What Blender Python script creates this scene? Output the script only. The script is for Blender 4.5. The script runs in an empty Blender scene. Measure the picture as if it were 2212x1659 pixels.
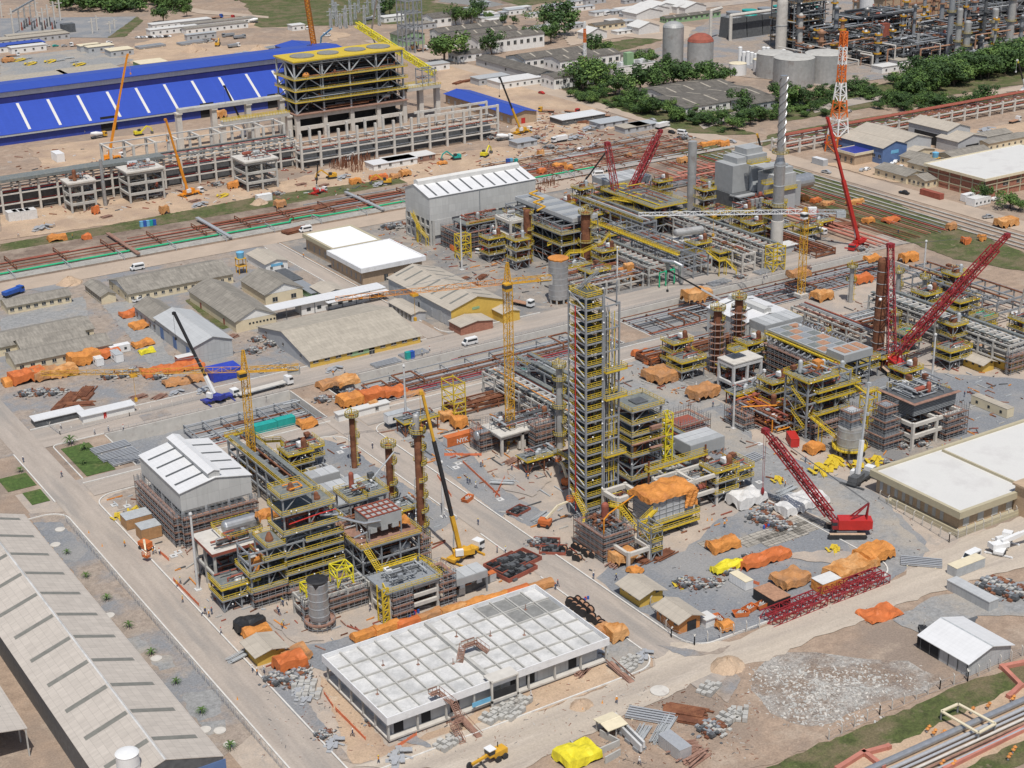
import bpy,math,random
from mathutils import Vector,Matrix
C=bpy.context.scene.collection
SC=bpy.context.scene
rnd=random.Random(7)
## camera
F,PITCH,ROLL,YAW,H=3463.85,.380116788,-.0180935423,.565219584,190.0
CX,CY=1106.0,829.5
fw=Vector((math.sin(YAW)*math.cos(PITCH),math.cos(YAW)*math.cos(PITCH),-math.sin(PITCH)))
rt0=Vector((math.cos(YAW),-math.sin(YAW),0));up0=rt0.cross(fw)
rt=math.cos(ROLL)*rt0+math.sin(ROLL)*up0;up=-math.sin(ROLL)*rt0+math.cos(ROLL)*up0
cam=bpy.data.cameras.new('camera');cam.sensor_width=36;cam.lens=F/2212*36;cam.clip_end=9000;cam.clip_start=1
co=bpy.data.objects.new('camera',cam);C.objects.link(co)
mm=Matrix((rt,up,-fw)).transposed().to_4x4();mm.translation=Vector((0,0,H));co.matrix_world=mm
SC.camera=co
## light
SUN_EL,SUN_AZ=math.radians(64),math.atan2(-.44,-.90)
w=bpy.data.worlds.new('World');SC.world=w;w.use_nodes=True
nt=w.node_tree;bg=nt.nodes['Background'];bg.inputs[1].default_value=.085
sky=nt.nodes.new('ShaderNodeTexSky');sky.sky_type='NISHITA';sky.sun_disc=False
sky.sun_elevation=SUN_EL;sky.sun_rotation=SUN_AZ;sky.dust_density=2.0
nt.links.new(sky.outputs[0],bg.inputs[0])
sl=bpy.data.lights.new('sun','SUN');sl.energy=3.7;sl.angle=math.radians(.5);sl.color=(1,.965,.91)
so=bpy.data.objects.new('sun',sl);C.objects.link(so)
sd=Vector((math.sin(SUN_AZ)*math.cos(SUN_EL),math.cos(SUN_AZ)*math.cos(SUN_EL),math.sin(SUN_EL)))
so.rotation_euler=sd.to_track_quat('Z','Y').to_euler()
SC.view_settings.view_transform='Standard';SC.view_settings.look='None'
SC.view_settings.exposure=0.0;SC.view_settings.gamma=1.0
SC.render.film_transparent=False
try:
 SC.cycles.max_bounces=5;SC.cycles.diffuse_bounces=3;SC.cycles.glossy_bounces=2;SC.cycles.transparent_max_bounces=6
except Exception:pass
## survey: where a point of the site plan lies on the ground
def g(x,y,z=0.0):
 d=rt*((x-CX)/F)-up*((y-CY)/F)+fw
 k=(H-z)/-d.z
 return Vector((d.x*k,d.y*k,z))
def ht(x,y,y2):
 b=g(x,y);lo,hi=0.0,220.0
 for _ in range(40):
  m=(lo+hi)/2;v=Vector((b.x,b.y,m-H))
  if CY-v.dot(up)/v.dot(fw)*F>y2:lo=m
  else:hi=m
 return lo
def scr(v):
 v=Vector(v)-Vector((0,0,H));k=v.dot(fw)
 return CX+v.dot(rt)/k*F,CY-v.dot(up)/k*F
## materials
def _new(name):
 m=bpy.data.materials.new(name);m.use_nodes=True
 n=m.node_tree;b=n.nodes['Principled BSDF'];return m,n,b
def _pos(n,sx=1,sy=1,sz=1):
 ge=n.nodes.new('ShaderNodeNewGeometry');mp=n.nodes.new('ShaderNodeMapping')
 mp.inputs['Scale'].default_value=(sx,sy,sz);n.links.new(ge.outputs['Position'],mp.inputs[0]);return mp.outputs[0]
def _noise(n,vec,sc,det=5,ro=.6):
 t=n.nodes.new('ShaderNodeTexNoise');t.inputs['Scale'].default_value=sc;t.inputs['Detail'].default_value=det
 t.inputs['Roughness'].default_value=ro;n.links.new(vec,t.inputs['Vector']);return t.outputs['Fac']
def _ramp(n,fac,stops):
 r=n.nodes.new('ShaderNodeValToRGB');el=r.color_ramp.elements
 while len(el)<len(stops):el.new(.5)
 for e,(p,c) in zip(el,stops):e.position=p;e.color=(*c,1) if len(c)==3 else c
 n.links.new(fac,r.inputs[0]);return r.outputs[0]
def _mix(n,fac,a,b,mode='MIX'):
 m=n.nodes.new('ShaderNodeMix');m.data_type='RGBA';m.blend_type=mode
 for s,v in((m.inputs[0],fac),(m.inputs[6],a),(m.inputs[7],b)):
  if hasattr(v,'links'):n.links.new(v,s)
  elif isinstance(v,(int,float)):s.default_value=v
  else:s.default_value=(*v,1)
 return m.outputs[2]
def sc_(c,k):return tuple(min(1,max(0,x*k)) for x in c)
def mat(name,c,rough=.75,var=.18,sc=.6,metal=0,c2=None,p2=.6,sc2=.15,bump=0,an=(1,1,1),fine=0,c3=None,p3=.6):
 m,n,b=_new(name);v=_pos(n,*an)
 col=_ramp(n,_noise(n,v,sc),[(.3,sc_(c,1-var)),(.7,sc_(c,1+var))])
 if c2:
  f=_ramp(n,_noise(n,v,sc2,6,.65),[(p2-.07,(0,0,0)),(p2+.07,(1,1,1))])
  col=_mix(n,f,col,c2)
 if c3:
  f=_ramp(n,_noise(n,v,sc2*2.7,7,.7),[(p3-.04,(0,0,0)),(p3+.1,(.85,.85,.85))]);col=_mix(n,f,col,c3)
 if fine:
  fv=_pos(n);col=_mix(n,1.0,col,_ramp(n,_noise(n,fv,2.2,9,.8),[(.36,(1-fine,)*3),(.64,(1+fine*.5,)*3)]),'MULTIPLY')
 n.links.new(col,b.inputs['Base Color']);b.inputs['Roughness'].default_value=rough;b.inputs['Metallic'].default_value=metal
 if bump:
  bp=n.nodes.new('ShaderNodeBump');bp.inputs['Strength'].default_value=bump;bp.inputs['Distance'].default_value=.4
  n.links.new(_noise(n,v,sc*2.5,4),bp.inputs['Height']);n.links.new(bp.outputs[0],b.inputs['Normal'])
 return m
def panel(name,c,rough=.7,bw=6.0,rw=1.6,swap=False,mort=.035,var=.12,dark=.72,stain=.22,vert=False,bump=0):
 """sheeted surface: panels with their own tone, joints, streaky weathering"""
 m,n,b=_new(name);ge=n.nodes.new('ShaderNodeNewGeometry')
 sp=n.nodes.new('ShaderNodeSeparateXYZ');cb=n.nodes.new('ShaderNodeCombineXYZ');n.links.new(ge.outputs['Position'],sp.inputs[0])
 if vert:
  ad=n.nodes.new('ShaderNodeMath');n.links.new(sp.outputs[0],ad.inputs[0]);n.links.new(sp.outputs[1],ad.inputs[1])
  n.links.new(ad.outputs[0],cb.inputs[0]);n.links.new(sp.outputs[2],cb.inputs[1])
 else:
  n.links.new(sp.outputs[1 if swap else 0],cb.inputs[0]);n.links.new(sp.outputs[0 if swap else 1],cb.inputs[1])
 t=n.nodes.new('ShaderNodeTexBrick');n.links.new(cb.outputs[0],t.inputs['Vector'])
 t.inputs['Color1'].default_value=(*sc_(c,1-var),1);t.inputs['Color2'].default_value=(*sc_(c,1+var),1);t.inputs['Mortar'].default_value=(*sc_(c,dark),1)
 t.inputs['Scale'].default_value=1;t.inputs['Mortar Size'].default_value=mort;t.inputs['Brick Width'].default_value=bw;t.inputs['Row Height'].default_value=rw
 t.offset=0.5 if not vert else 0
 mp=n.nodes.new('ShaderNodeMapping');mp.inputs['Scale'].default_value=(.5,2.5,.5) if swap else(2.5,.5,.5);n.links.new(ge.outputs['Position'],mp.inputs[0])
 st=_ramp(n,_noise(n,mp.outputs[0],.5,6,.65),[(.35,(1-stain,)*3),(.65,(1,1,1))])
 n.links.new(_mix(n,1.0,t.outputs['Color'],st,'MULTIPLY'),b.inputs['Base Color']);b.inputs['Roughness'].default_value=rough
 return m
MT={}
def add(k,*a,**kw):MT[k]=mat(k,*a,**kw)
CON=(.44,.40,.345)
add('concrete_road',(.40,.345,.295),.9,.12,.45,c2=(.31,.28,.25),p2=.55,sc2=.12,an=(1,.10,1),fine=.16,c3=(.45,.39,.33),p3=.58)
add('concrete_road_across',(.40,.345,.295),.9,.12,.45,c2=(.31,.28,.25),p2=.55,sc2=.12,an=(.10,1,1),fine=.16,c3=(.45,.39,.33),p3=.58)
add('dusty_road',(.50,.43,.35),.95,.13,.4,c2=(.39,.335,.28),p2=.55,sc2=.10,an=(.10,1,1),fine=.18,c3=(.55,.48,.40),p3=.57)
add('far_road',(.45,.36,.28),.95,.10,.1,c2=(.38,.31,.25),p2=.58,sc2=.03,fine=.12)
add('site_concrete',(.45,.375,.305),.9,.12,.22,c2=(.36,.32,.285),p2=.54,sc2=.045,fine=.2,c3=(.29,.27,.25),p3=.62)
add('gravel',(.225,.235,.25),.95,.16,1.6,c2=(.29,.285,.28),p2=.53,sc2=.05,fine=.25,c3=(.34,.31,.275),p3=.6)
add('gravel_dusty',(.29,.29,.285),.95,.2,.7,c2=(.38,.34,.29),p2=.55,sc2=.04,fine=.25,c3=(.22,.23,.24),p3=.6)
add('soil',(.36,.265,.195),.95,.2,.35,c2=(.28,.22,.175),p2=.55,sc2=.03,bump=.4,fine=.3,c3=(.44,.35,.27),p3=.57)
add('sand',(.50,.365,.25),.95,.16,.2,c2=(.38,.275,.2),p2=.56,sc2=.05,bump=.3,fine=.26,c3=(.54,.44,.33),p3=.6)
add('red_soil',(.21,.155,.12),.95,.2,.3,c2=(.34,.27,.21),p2=.52,sc2=.06,bump=.4,fine=.3)
add('yard_soil',(.34,.28,.23),.95,.22,.5,c2=(.245,.25,.26),p2=.52,sc2=.05,bump=.3,fine=.3,c3=(.40,.34,.28),p3=.6)
add('grass',(.085,.105,.03),.95,.35,.5,c2=(.17,.14,.075),p2=.52,sc2=.09,bump=.5,fine=.45,c3=(.30,.23,.16),p3=.62)
add('lawn',(.07,.12,.025),.95,.3,.8,c2=(.12,.14,.045),p2=.6,sc2=.2,bump=.3,fine=.35)
add('rubble',(.47,.44,.40),.95,.3,1.2,c2=(.33,.255,.20),p2=.5,sc2=.09,bump=1,fine=.5,c3=(.28,.24,.21),p3=.55)
add('concrete',(.44,.43,.40),.85,.13,.4,c2=(.33,.31,.28),p2=.62,sc2=.25)
add('bright_white',(.82,.82,.81),.6,.03,.3)
add('concrete_pale',(.56,.53,.48),.85,.10,.5,c2=(.44,.40,.36),p2=.63,sc2=.3)
add('concrete_new',(.60,.595,.58),.85,.10,.4,c2=(.45,.45,.44),p2=.56,sc2=.15,fine=.16)
add('slab_grey',(.22,.22,.21),.9,.2,.8)
add('unit_ground',(.33,.285,.24),.95,.2,.3,c2=(.22,.215,.21),p2=.5,sc2=.06,fine=.3,c3=(.40,.34,.28),p3=.58)
add('deck_dark',(.085,.09,.075),.7,.2,1)
add('core_shade',(.055,.052,.048),.8,.3,.4)  # near black for the boxes that darken the refinery frames inside
add('tyre_dark',(.345,.305,.262),.95,.12,.4,fine=.2)
add('tyre_pale',(.45,.39,.33),.95,.1,.4,fine=.2)
add('kerb',(.62,.60,.56),.85,.12,.8)
add('steel',(.26,.275,.29),.5,.12,1.2,metal=.0)
add('steel_dark',(.10,.105,.11),.6,.25,.8)
add('steel_light',(.42,.44,.45),.5,.12,1)
add('grating',(.17,.185,.18),.7,.25,1.2,c2=(.25,.24,.20),p2=.6,sc2=.3)
add('yellow',(.60,.435,.035),.55,.15,1)
add('crane_yellow',(.62,.34,.03),.5,.16,.6)
add('crane_orange',(.72,.27,.02),.45,.1,.6)
add('crane_red',(.27,.025,.03),.45,.2,.8)
add('bright_red',(.48,.03,.025),.4,.1,.6)
add('rust',(.165,.062,.032),.9,.35,.7,c2=(.26,.11,.055),p2=.55,sc2=.3)
add('primer',(.30,.085,.055),.8,.2,.5,c2=(.22,.07,.05),p2=.6,sc2=.2)
add('pink_pipe',(.48,.19,.14),.7,.16,.4)
add('wood',(.38,.21,.13),.9,.25,1.5)
add('plank',(.30,.175,.13),.9,.28,1.2,c2=(.24,.13,.095),p2=.55,sc2=.4)
add('crate_wood',(.40,.23,.11),.85,.15,1)
add('tarp',(.62,.25,.055),.65,.2,.5,c2=(.45,.17,.045),p2=.58,sc2=.25,bump=.8)
add('tarp_dull',(.50,.235,.085),.7,.2,.6,c2=(.40,.21,.10),p2=.52,sc2=.3,bump=.8)
add('tarp_faded',(.62,.33,.13),.7,.18,.5,c2=(.50,.22,.06),p2=.5,sc2=.3,bump=.8)
add('tarp_red',(.55,.15,.04),.6,.16,.5,bump=.4)
add('tarp_yellow',(.70,.60,.03),.5,.15,.5,bump=.4)
add('tarp_blue',(.03,.06,.42),.5,.15,.5,bump=.4)
add('tarp_white',(.64,.63,.61),.6,.06,.5,bump=.3)
add('black',(.022,.022,.024),.6,.3,1)
add('rubber',(.03,.03,.032),.85,.3,2)
add('white',(.74,.74,.73),.5,.05,.8)
add('cream',(.68,.60,.43),.7,.08,.6)
add('galv',(.50,.51,.52),.42,.09,1.5,metal=.35)
add('silver',(.46,.47,.48),.38,.12,.8,metal=.65)
add('silver_dull',(.40,.40,.39),.5,.13,.5,metal=.25,c2=(.30,.27,.25),p2=.63,sc2=.2)
add('grey_steel_plate',(.36,.37,.37),.55,.08,.5)
add('green_pipe',(.03,.42,.20),.45,.12,.8)
add('teal',(.02,.34,.30),.5,.12,.8)
add('blue',(.03,.10,.40),.5,.12,.8)
add('deep_blue',(.04,.05,.28),.4,.1,.8)
add('sky_blue',(.16,.42,.62),.5,.12,.8)
add('wall_white',(.74,.73,.70),.8,.06,.6,c2=(.55,.52,.47),p2=.66,sc2=.3)
add('wall_cream',(.66,.57,.40),.8,.07,.5,c2=(.50,.42,.30),p2=.68,sc2=.3)
add('wall_yellow',(.62,.41,.085),.8,.08,.5,c2=(.50,.32,.08),p2=.66,sc2=.3)
add('wall_orange',(.56,.23,.07),.8,.1,.5)
add('wall_grey',(.42,.43,.44),.8,.08,.5)
add('wall_blue',(.10,.17,.34),.7,.1,.5)
add('wall_green',(.26,.40,.22),.7,.1,.5)
add('parapet_white',(.74,.74,.74),.6,.05,.5,c2=(.62,.61,.60),p2=.6,sc2=.3,fine=.08)
add('parapet_beige',(.44,.39,.27),.8,.06,.6)
add('roof_white',(.64,.63,.60),.6,.035,.1,c2=(.58,.565,.54),p2=.58,sc2=.10,fine=.06)
add('window_glass',(.03,.038,.045),.15,.3,.6)
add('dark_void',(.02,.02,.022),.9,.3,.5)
add('skylight',(.20,.195,.17),.45,.15,.8)
add('leaf_mid',(.075,.14,.03),.8,.4,.6)
add('leaf_dark',(.04,.082,.022),.8,.4,.6)
add('leaf_light',(.13,.21,.045),.8,.35,.6)
add('bark',(.12,.09,.065),.9,.3,2)
add('skin',(.36,.21,.14),.7,.1,3)
add('hivis',(.75,.30,.03),.6,.1,3)
add('navy',(.03,.04,.09),.8,.2,3)
add('jean',(.07,.10,.17),.8,.2,3)
add('helmet_white',(.85,.85,.85),.3,.03,3)
add('helmet_yellow',(.8,.6,.03),.3,.03,3)
add('helmet_red',(.6,.05,.03),.3,.03,3)
add('orange_mesh',(.72,.20,.09),.8,.15,1)
MT['brick']=panel('brick',(.34,.15,.10),.85,1.2,.4,vert=True,mort=.05,var=.15,dark=1.35,stain=.15)
MT['brick_pale']=panel('brick_pale',(.50,.37,.25),.85,.8,.3,vert=True,mort=.04,var=.08,dark=.85,stain=.15)
MT['clad']=panel('cladding',(.55,.55,.53),.6,3.0,3.2,vert=True,mort=.04,var=.05,dark=.8,stain=.10)
MT['clad_grey']=panel('cladding_grey',(.45,.46,.46),.6,1.5,3.0,vert=True,mort=.04,var=.05,dark=.75,stain=.10)
MT['clad_blue']=panel('cladding_blue',(.03,.06,.33),.45,2.5,9,vert=True,mort=.04,var=.07,dark=.8,stain=.10)
MT['clad_navy']=panel('cladding_navy',(.02,.028,.17),.5,2.5,9,vert=True,mort=.04,var=.07,dark=.8,stain=.10)
MT['fibre_y']=panel('fibre_cement_along',(.51,.46,.405),.85,3.6,1.55,swap=True,mort=.04,var=.045,dark=.78,stain=.14)
MT['fibre_tan_y']=panel('fibre_tan_along',(.46,.41,.34),.85,8,1.8,swap=True,mort=.04,var=.05,dark=.8,stain=.15)
MT['fibre_tan_x']=panel('fibre_tan_across',(.43,.385,.315),.85,8,1.8,mort=.05,var=.07,dark=.78,stain=.22)
MT['fibre_grey_x']=panel('fibre_grey_across',(.30,.275,.235),.9,5,1.8,mort=.05,var=.10,dark=.75,stain=.35)
MT['fibre_grey_y']=panel('fibre_grey_along',(.30,.275,.235),.9,5,1.8,swap=True,mort=.05,var=.10,dark=.75,stain=.35)
MT['old_roof_x']=panel('old_roof_across',(.165,.15,.13),.95,4,1.8,mort=.05,var=.12,dark=.7,stain=.4)
MT['old_roof_y']=panel('old_roof_along',(.165,.15,.13),.95,4,1.8,swap=True,mort=.05,var=.12,dark=.7,stain=.4)
MT['metal_white_x']=panel('metal_sheet_across',(.70,.70,.70),.45,40,1.0,swap=False,mort=.03,var=.02,dark=.9,stain=.08)
MT['metal_white_y']=panel('metal_sheet_along',(.70,.70,.70),.45,40,1.0,swap=True,mort=.03,var=.02,dark=.9,stain=.08)
MT['metal_grey_y']=panel('metal_grey_along',(.50,.51,.51),.5,12,1.2,swap=True,mort=.04,var=.04,dark=.85,stain=.12)
MT['metal_grey_x']=panel('metal_grey_across',(.46,.47,.47),.5,12,1.2,mort=.04,var=.04,dark=.85,stain=.12)
MT['blue_roof']=panel('blue_roof',(.035,.08,.42),.4,60,1.6,swap=True,mort=.03,var=.03,dark=.85,stain=.08)
MT['mat_wood']=panel('timber_mat',(.40,.37,.32),.9,5.5,1.2,mort=.1,var=.12,dark=.4,stain=.3)
for nm,c1,c2,w_ in(('band_orange_white',(.70,.17,.03),(.80,.80,.78),8.6),):
 m,n,b=_new(nm);ge=n.nodes.new('ShaderNodeNewGeometry');sp=n.nodes.new('ShaderNodeSeparateXYZ');n.links.new(ge.outputs['Position'],sp.inputs[0])
 a=n.nodes.new('ShaderNodeMath');a.operation='DIVIDE';a.inputs[1].default_value=w_*2;n.links.new(sp.outputs[2],a.inputs[0])
 f_=n.nodes.new('ShaderNodeMath');f_.operation='FRACT';n.links.new(a.outputs[0],f_.inputs[0])
 gt=n.nodes.new('ShaderNodeMath');gt.operation='GREATER_THAN';gt.inputs[1].default_value=.5;n.links.new(f_.outputs[0],gt.inputs[0])
 n.links.new(_mix(n,gt.outputs[0],c1,c2),b.inputs['Base Color']);b.inputs['Roughness'].default_value=.5;MT[nm]=m
## mesh builder
class MB:
 def __init__(s):s.v=[];s.f=[];s.mi=[];s.k=0;s.o=Vector((0,0,0))
 def quad(s,*p):
  n=len(s.v);s.v+=[tuple(x) for x in p];s.f.append(tuple(range(n,n+len(p))));s.mi.append(s.k);return s
 def box(s,x0,y0,z0,x1,y1,z1):
  n=len(s.v)
  s.v+=[(x0,y0,z0),(x1,y0,z0),(x1,y1,z0),(x0,y1,z0),(x0,y0,z1),(x1,y0,z1),(x1,y1,z1),(x0,y1,z1)]
  s.f+=[(n,n+3,n+2,n+1),(n+4,n+5,n+6,n+7),(n,n+1,n+5,n+4),(n+1,n+2,n+6,n+5),(n+2,n+3,n+7,n+6),(n+3,n,n+4,n+7)];s.mi+=[s.k]*6;return s
 def bar(s,p,q,w,h=None):
  p=Vector(p);q=Vector(q);d=q-p
  if d.length<1e-6:return s
  d.normalize();a=Vector((0,0,1)) if abs(d.z)<.95 else Vector((1,0,0))
  u=d.cross(a).normalized();t=u.cross(d);u=u*(w/2);t=t*((h or w)/2)
  n=len(s.v)
  for e in(p,q):s.v+=[tuple(e-u-t),tuple(e+u-t),tuple(e+u+t),tuple(e-u+t)]
  s.f+=[(n,n+1,n+5,n+4),(n+1,n+2,n+6,n+5),(n+2,n+3,n+7,n+6),(n+3,n,n+4,n+7),(n,n+3,n+2,n+1),(n+4,n+5,n+6,n+7)];s.mi+=[s.k]*6;return s
 def tube(s,p,q,r,n=8,r2=None):
  p=Vector(p);q=Vector(q);d=(q-p)
  if d.length<1e-6:return s
  d.normalize();a=Vector((0,0,1)) if abs(d.z)<.95 else Vector((1,0,0))
  u=d.cross(a).normalized();t=u.cross(d);b0=len(s.v);r2=r if r2 is None else r2
  for e,rr in((p,r),(q,r2)):
   for i in range(n):
    th=2*math.pi*i/n;s.v.append(tuple(e+(u*math.cos(th)+t*math.sin(th))*rr))
  for i in range(n):s.f.append((b0+i,b0+(i+1)%n,b0+n+(i+1)%n,b0+n+i))
  s.f.append(tuple(b0+n-1-i for i in range(n)));s.f.append(tuple(b0+n+i for i in range(n)));s.mi+=[s.k]*(n+2);return s
 def path(s,pts,r,n=7):
  for a,b in zip(pts,pts[1:]):s.tube(a,b,r,n)
  for a in pts[1:-1]:s.ball(a,r*1.02,n,4)
  return s
 def rail(s,pts,w):
  for a,b in zip(pts,pts[1:]):s.bar(a,b,w)
  return s
 def lathe(s,prof,n=24,c=(0,0),z0=0,caps=True):
  b0=len(s.v)
  for r,z in prof:
   for i in range(n):
    th=2*math.pi*i/n;s.v.append((c[0]+r*math.cos(th),c[1]+r*math.sin(th),z0+z))
  for j in range(len(prof)-1):
   for i in range(n):
    a=b0+j*n+i;b=b0+j*n+(i+1)%n;s.f.append((a,b,b+n,a+n));s.mi.append(s.k)
  if caps:
   s.f.append(tuple(b0+n-1-i for i in range(n)));s.f.append(tuple(b0+(len(prof)-1)*n+i for i in range(n)));s.mi+=[s.k]*2
  return s
 def ball(s,c,r,n=8,m=5,sq=(1,1,1)):
  b0=len(s.v)
  for j in range(m+1):
   ph=math.pi*j/m
   for i in range(n):
    th=2*math.pi*i/n;s.v.append((c[0]+r*sq[0]*math.sin(ph)*math.cos(th),c[1]+r*sq[1]*math.sin(ph)*math.sin(th),c[2]+r*sq[2]*math.cos(ph)))
  for j in range(m):
   for i in range(n):
    a=b0+j*n+i;b=b0+j*n+(i+1)%n;s.f.append((a,a+n,b+n,b));s.mi.append(s.k)
  return s
 def prism(s,poly,z0,z1):
  n=len(s.v);k=len(poly)
  s.v+=[(p[0],p[1],z0) for p in poly]+[(p[0],p[1],z1) for p in poly]
  s.f.append(tuple(n+k-1-i for i in range(k)));s.f.append(tuple(n+k+i for i in range(k)));s.mi+=[s.k]*2
  for i in range(k):s.f.append((n+i,n+(i+1)%k,n+k+(i+1)%k,n+k+i));s.mi.append(s.k)
  return s
 def extr(s,poly,axis,a0,a1):
  """profile in (u,z) swept along axis 0 (x) or 1 (y) from a0 to a1"""
  n=len(s.v);k=len(poly)
  for a in(a0,a1):
   for(u,z) in poly:s.v.append((a,u,z) if axis==0 else(u,a,z))
  s.f.append(tuple(n+k-1-i for i in range(k)));s.f.append(tuple(n+k+i for i in range(k)));s.mi+=[s.k]*2
  for i in range(k):s.f.append((n+i,n+(i+1)%k,n+k+(i+1)%k,n+k+i));s.mi.append(s.k)
  return s
 def lattice(s,p,q,w,w2=None,bay=None,ch=.12,br=.07,up_=None,tri=False):
  """square (or triangular) truss from p to q"""
  p=Vector(p);q=Vector(q);d=q-p;L=d.length;d.normalize()
  a=Vector(up_) if up_ else(Vector((0,0,1)) if abs(d.z)<.95 else Vector((1,0,0)))
  u=d.cross(a).normalized();t=u.cross(d);w2=w if w2 is None else w2;bay=bay or w;n=max(2,round(L/bay))
  cs=[(-1,-1),(1,-1),(1,1),(-1,1)] if not tri else[(-1,-1),(1,-1),(0,1)]
  def P(i,c):e=(w+(w2-w)*i/n)/2;return p+d*(L*i/n)+u*(c[0]*e)+t*(c[1]*e)
  for c in cs:s.bar(P(0,c),P(n,c),ch)
  m=len(cs)
  for i in range(n):
   for j in range(m):
    c,c2=cs[j],cs[(j+1)%m]
    if(i+j)%2:c,c2=c2,c
    s.bar(P(i,c),P(i+1,c2),br)
    s.bar(P(i+1,cs[j]),P(i+1,cs[(j+1)%m]),br)
  return s
def obj(name,mb,mats,parent=None,loc=None,smooth=False):
 me=bpy.data.meshes.new(name);me.from_pydata(mb.v,[],mb.f)
 if not isinstance(mats,(list,tuple)):mats=[mats]
 for m in mats:me.materials.append(MT[m] if isinstance(m,str) else m)
 if len(mats)>1:me.polygons.foreach_set('material_index',mb.mi)
 if smooth:me.polygons.foreach_set('use_smooth',[True]*len(me.polygons))
 o=bpy.data.objects.new(name,me);C.objects.link(o)
 if parent:o.parent=parent
 if loc is not None:o.location=loc
 return o
AUTO=[]
LAND=[]
def tag(o,label,cat,group=None,auto=False):
 o['label']=label;o['category']=cat
 if group:o['group']=group
 if auto:AUTO.append(o)
 return o
def T(name,label,cat,loc=(0,0,0),rz=0,group=None,auto=False):
 o=bpy.data.objects.new(name,None);o.empty_display_size=.5;C.objects.link(o);o.location=loc;o.rotation_euler=(0,0,rz)
 return tag(o,label,cat,group,auto)
def one(name,mb,mats,label,cat,loc=(0,0,0),group=None,auto=False,smooth=False,rz=0):
 o=obj(name,mb,mats,None,loc,smooth);o.rotation_euler=(0,0,rz);return tag(o,label,cat,group,auto)
def dup(r,loc,rz=0,label=None,group=None,s=None,auto=None):
 c=r.copy();C.objects.link(c);c.location=loc;c.rotation_euler=(0,0,rz)
 if s:c.scale=(s,s,s) if isinstance(s,(int,float)) else s
 if label:c['label']=label
 if group:c['group']=group
 for ch in r.children:
  k=ch.copy();C.objects.link(k);k.parent=c
  for g2 in ch.children:
   k2=g2.copy();C.objects.link(k2);k2.parent=k
 if auto or(auto is None and r in AUTO):AUTO.append(c)
 return c
def struct(name,mb,mats):
 o=obj(name,mb,mats);o['kind']='structure';return o
## ground
TR=[(133,411,193.5,437),(204.5,411,306,437),(318,411,446,437)]
XS=sorted({-3000,6000,*[t[0] for t in TR],*[t[2] for t in TR]});YS=sorted({-600,9000,411,437})
m=MB()
for a,b in zip(XS,XS[1:]):
 for c,d in zip(YS,YS[1:]):
  if any(a>=t[0] and b<=t[2] and c>=t[1] and d<=t[3] for t in TR):continue
  m.quad((a,c,0),(b,c,0),(b,d,0),(a,d,0))
struct('ground',m,'soil')
m=MB()
for(a,c,b,d) in TR:m.quad((a,c,-4),(b,c,-4),(b,d,-4),(a,d,-4))
struct('trench_floor',m,'gravel')
NS=0
def sheet(name,pts,z,mt,jag=0,px=True):
 global NS;NS+=1;z=.02+.0024*NS+(.1 if mt in('concrete_road','concrete_road_across','dusty_road','far_road','tyre_dark','tyre_pale') else 0)
 P=[g(*p) for p in pts] if px else[Vector((p[0],p[1],0)) for p in pts]
 if jag:
  Q=[]
  for a,b in zip(P,P[1:]+P[:1]):
   n=max(1,int((b-a).length/(jag*2)))
   for i in range(n):
    t=i/n;Q.append(a.lerp(b,t)+Vector((rnd.uniform(-1,1),rnd.uniform(-1,1),0))*jag*(.35 if i==0 else 1)*.6)
  P=Q
 m=MB();m.quad(*[(p.x,p.y,z) for p in P]);return struct(name,m,mt)
def rect(name,x0,y0,x1,y1,z,mt,jag=0):return sheet(name,[(x0,y0),(x1,y0),(x1,y1),(x0,y1)],z,mt,jag,False)
rect('site_ground',98,242,192,411,.02,'site_concrete')
rect('site_ground',200.5,242,300,411,.02,'site_concrete')
rect('site_ground',300,285,372,411,.02,'unit_ground')
rect('site_ground',372,300,448,411,.02,'site_concrete')
rect('site_ground',268,330,300,396,.02,'gravel_dusty',2)
rect('site_ground',262,453,448,590,.02,'unit_ground')
rect('storage_ground',90,438,260,590,.02,'yard_soil')
rect('road',106,150,115,640,.09,'concrete_road')
rect('road',191.5,229,200.5,411,.09,'concrete_road')
rect('road',116,398,191,407,.09,'concrete_road_across')
rect('road',201,398,330,407,.09,'concrete_road_across')
rect('road',115,438,470,453,.085,'concrete_road_across')
rect('road',253.5,453.5,260,590,.09,'concrete_road')
rect('road',-200,589,520,603,.095,'far_road')
rect('road',517,380,530,1000,.1,'far_road')
sheet('road',[(760,1659),(850,1625),(1050,1560),(1196,1527),(1341,1470),(1413,1440),(1450,1390),(1500,1392),(1600,1383),(1659,1352),(1940,1252),(2010,1200),(2120,1150),(2230,1110),(2230,1222),(2080,1262),(1960,1302),(1750,1385),(1659,1429),(1568,1444),(1463,1496),(1356,1539),(1219,1614),(1130,1665)],.1,'dusty_road',1.2)
for(x,y0,y1) in((434,604,680),):rect('road',x,y0,x+9,y1,.09,'far_road')
sheet('gravel_yard',[(1460,905),(1560,870),(1640,960),(1760,1010),(1900,1070),(2000,1170),(1990,1205),(1920,1255),(1655,1345),(1520,1390),(1460,1380),(1290,1250),(1330,1215),(1480,1190),(1540,1130),(1640,1090),(1560,1020)],.05,'gravel',1.5)
sheet('dusty_track',[(1480,905),(1540,885),(1640,960),(1760,1020),(1880,1070),(2010,1190),(1900,1260),(1830,1180),(1700,1060),(1600,1000)],.06,'gravel_dusty',1.5)
sheet('gravel_yard',[(1790,850),(1960,800),(2212,820),(2230,900),(2080,950),(1960,930),(1870,880)],.05,'gravel',1.5)
sheet('gravel_yard',[(940,960),(985,945),(1090,1060),(1190,1115),(1150,1140),(1090,1110)],.05,'gravel',.5)
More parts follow.
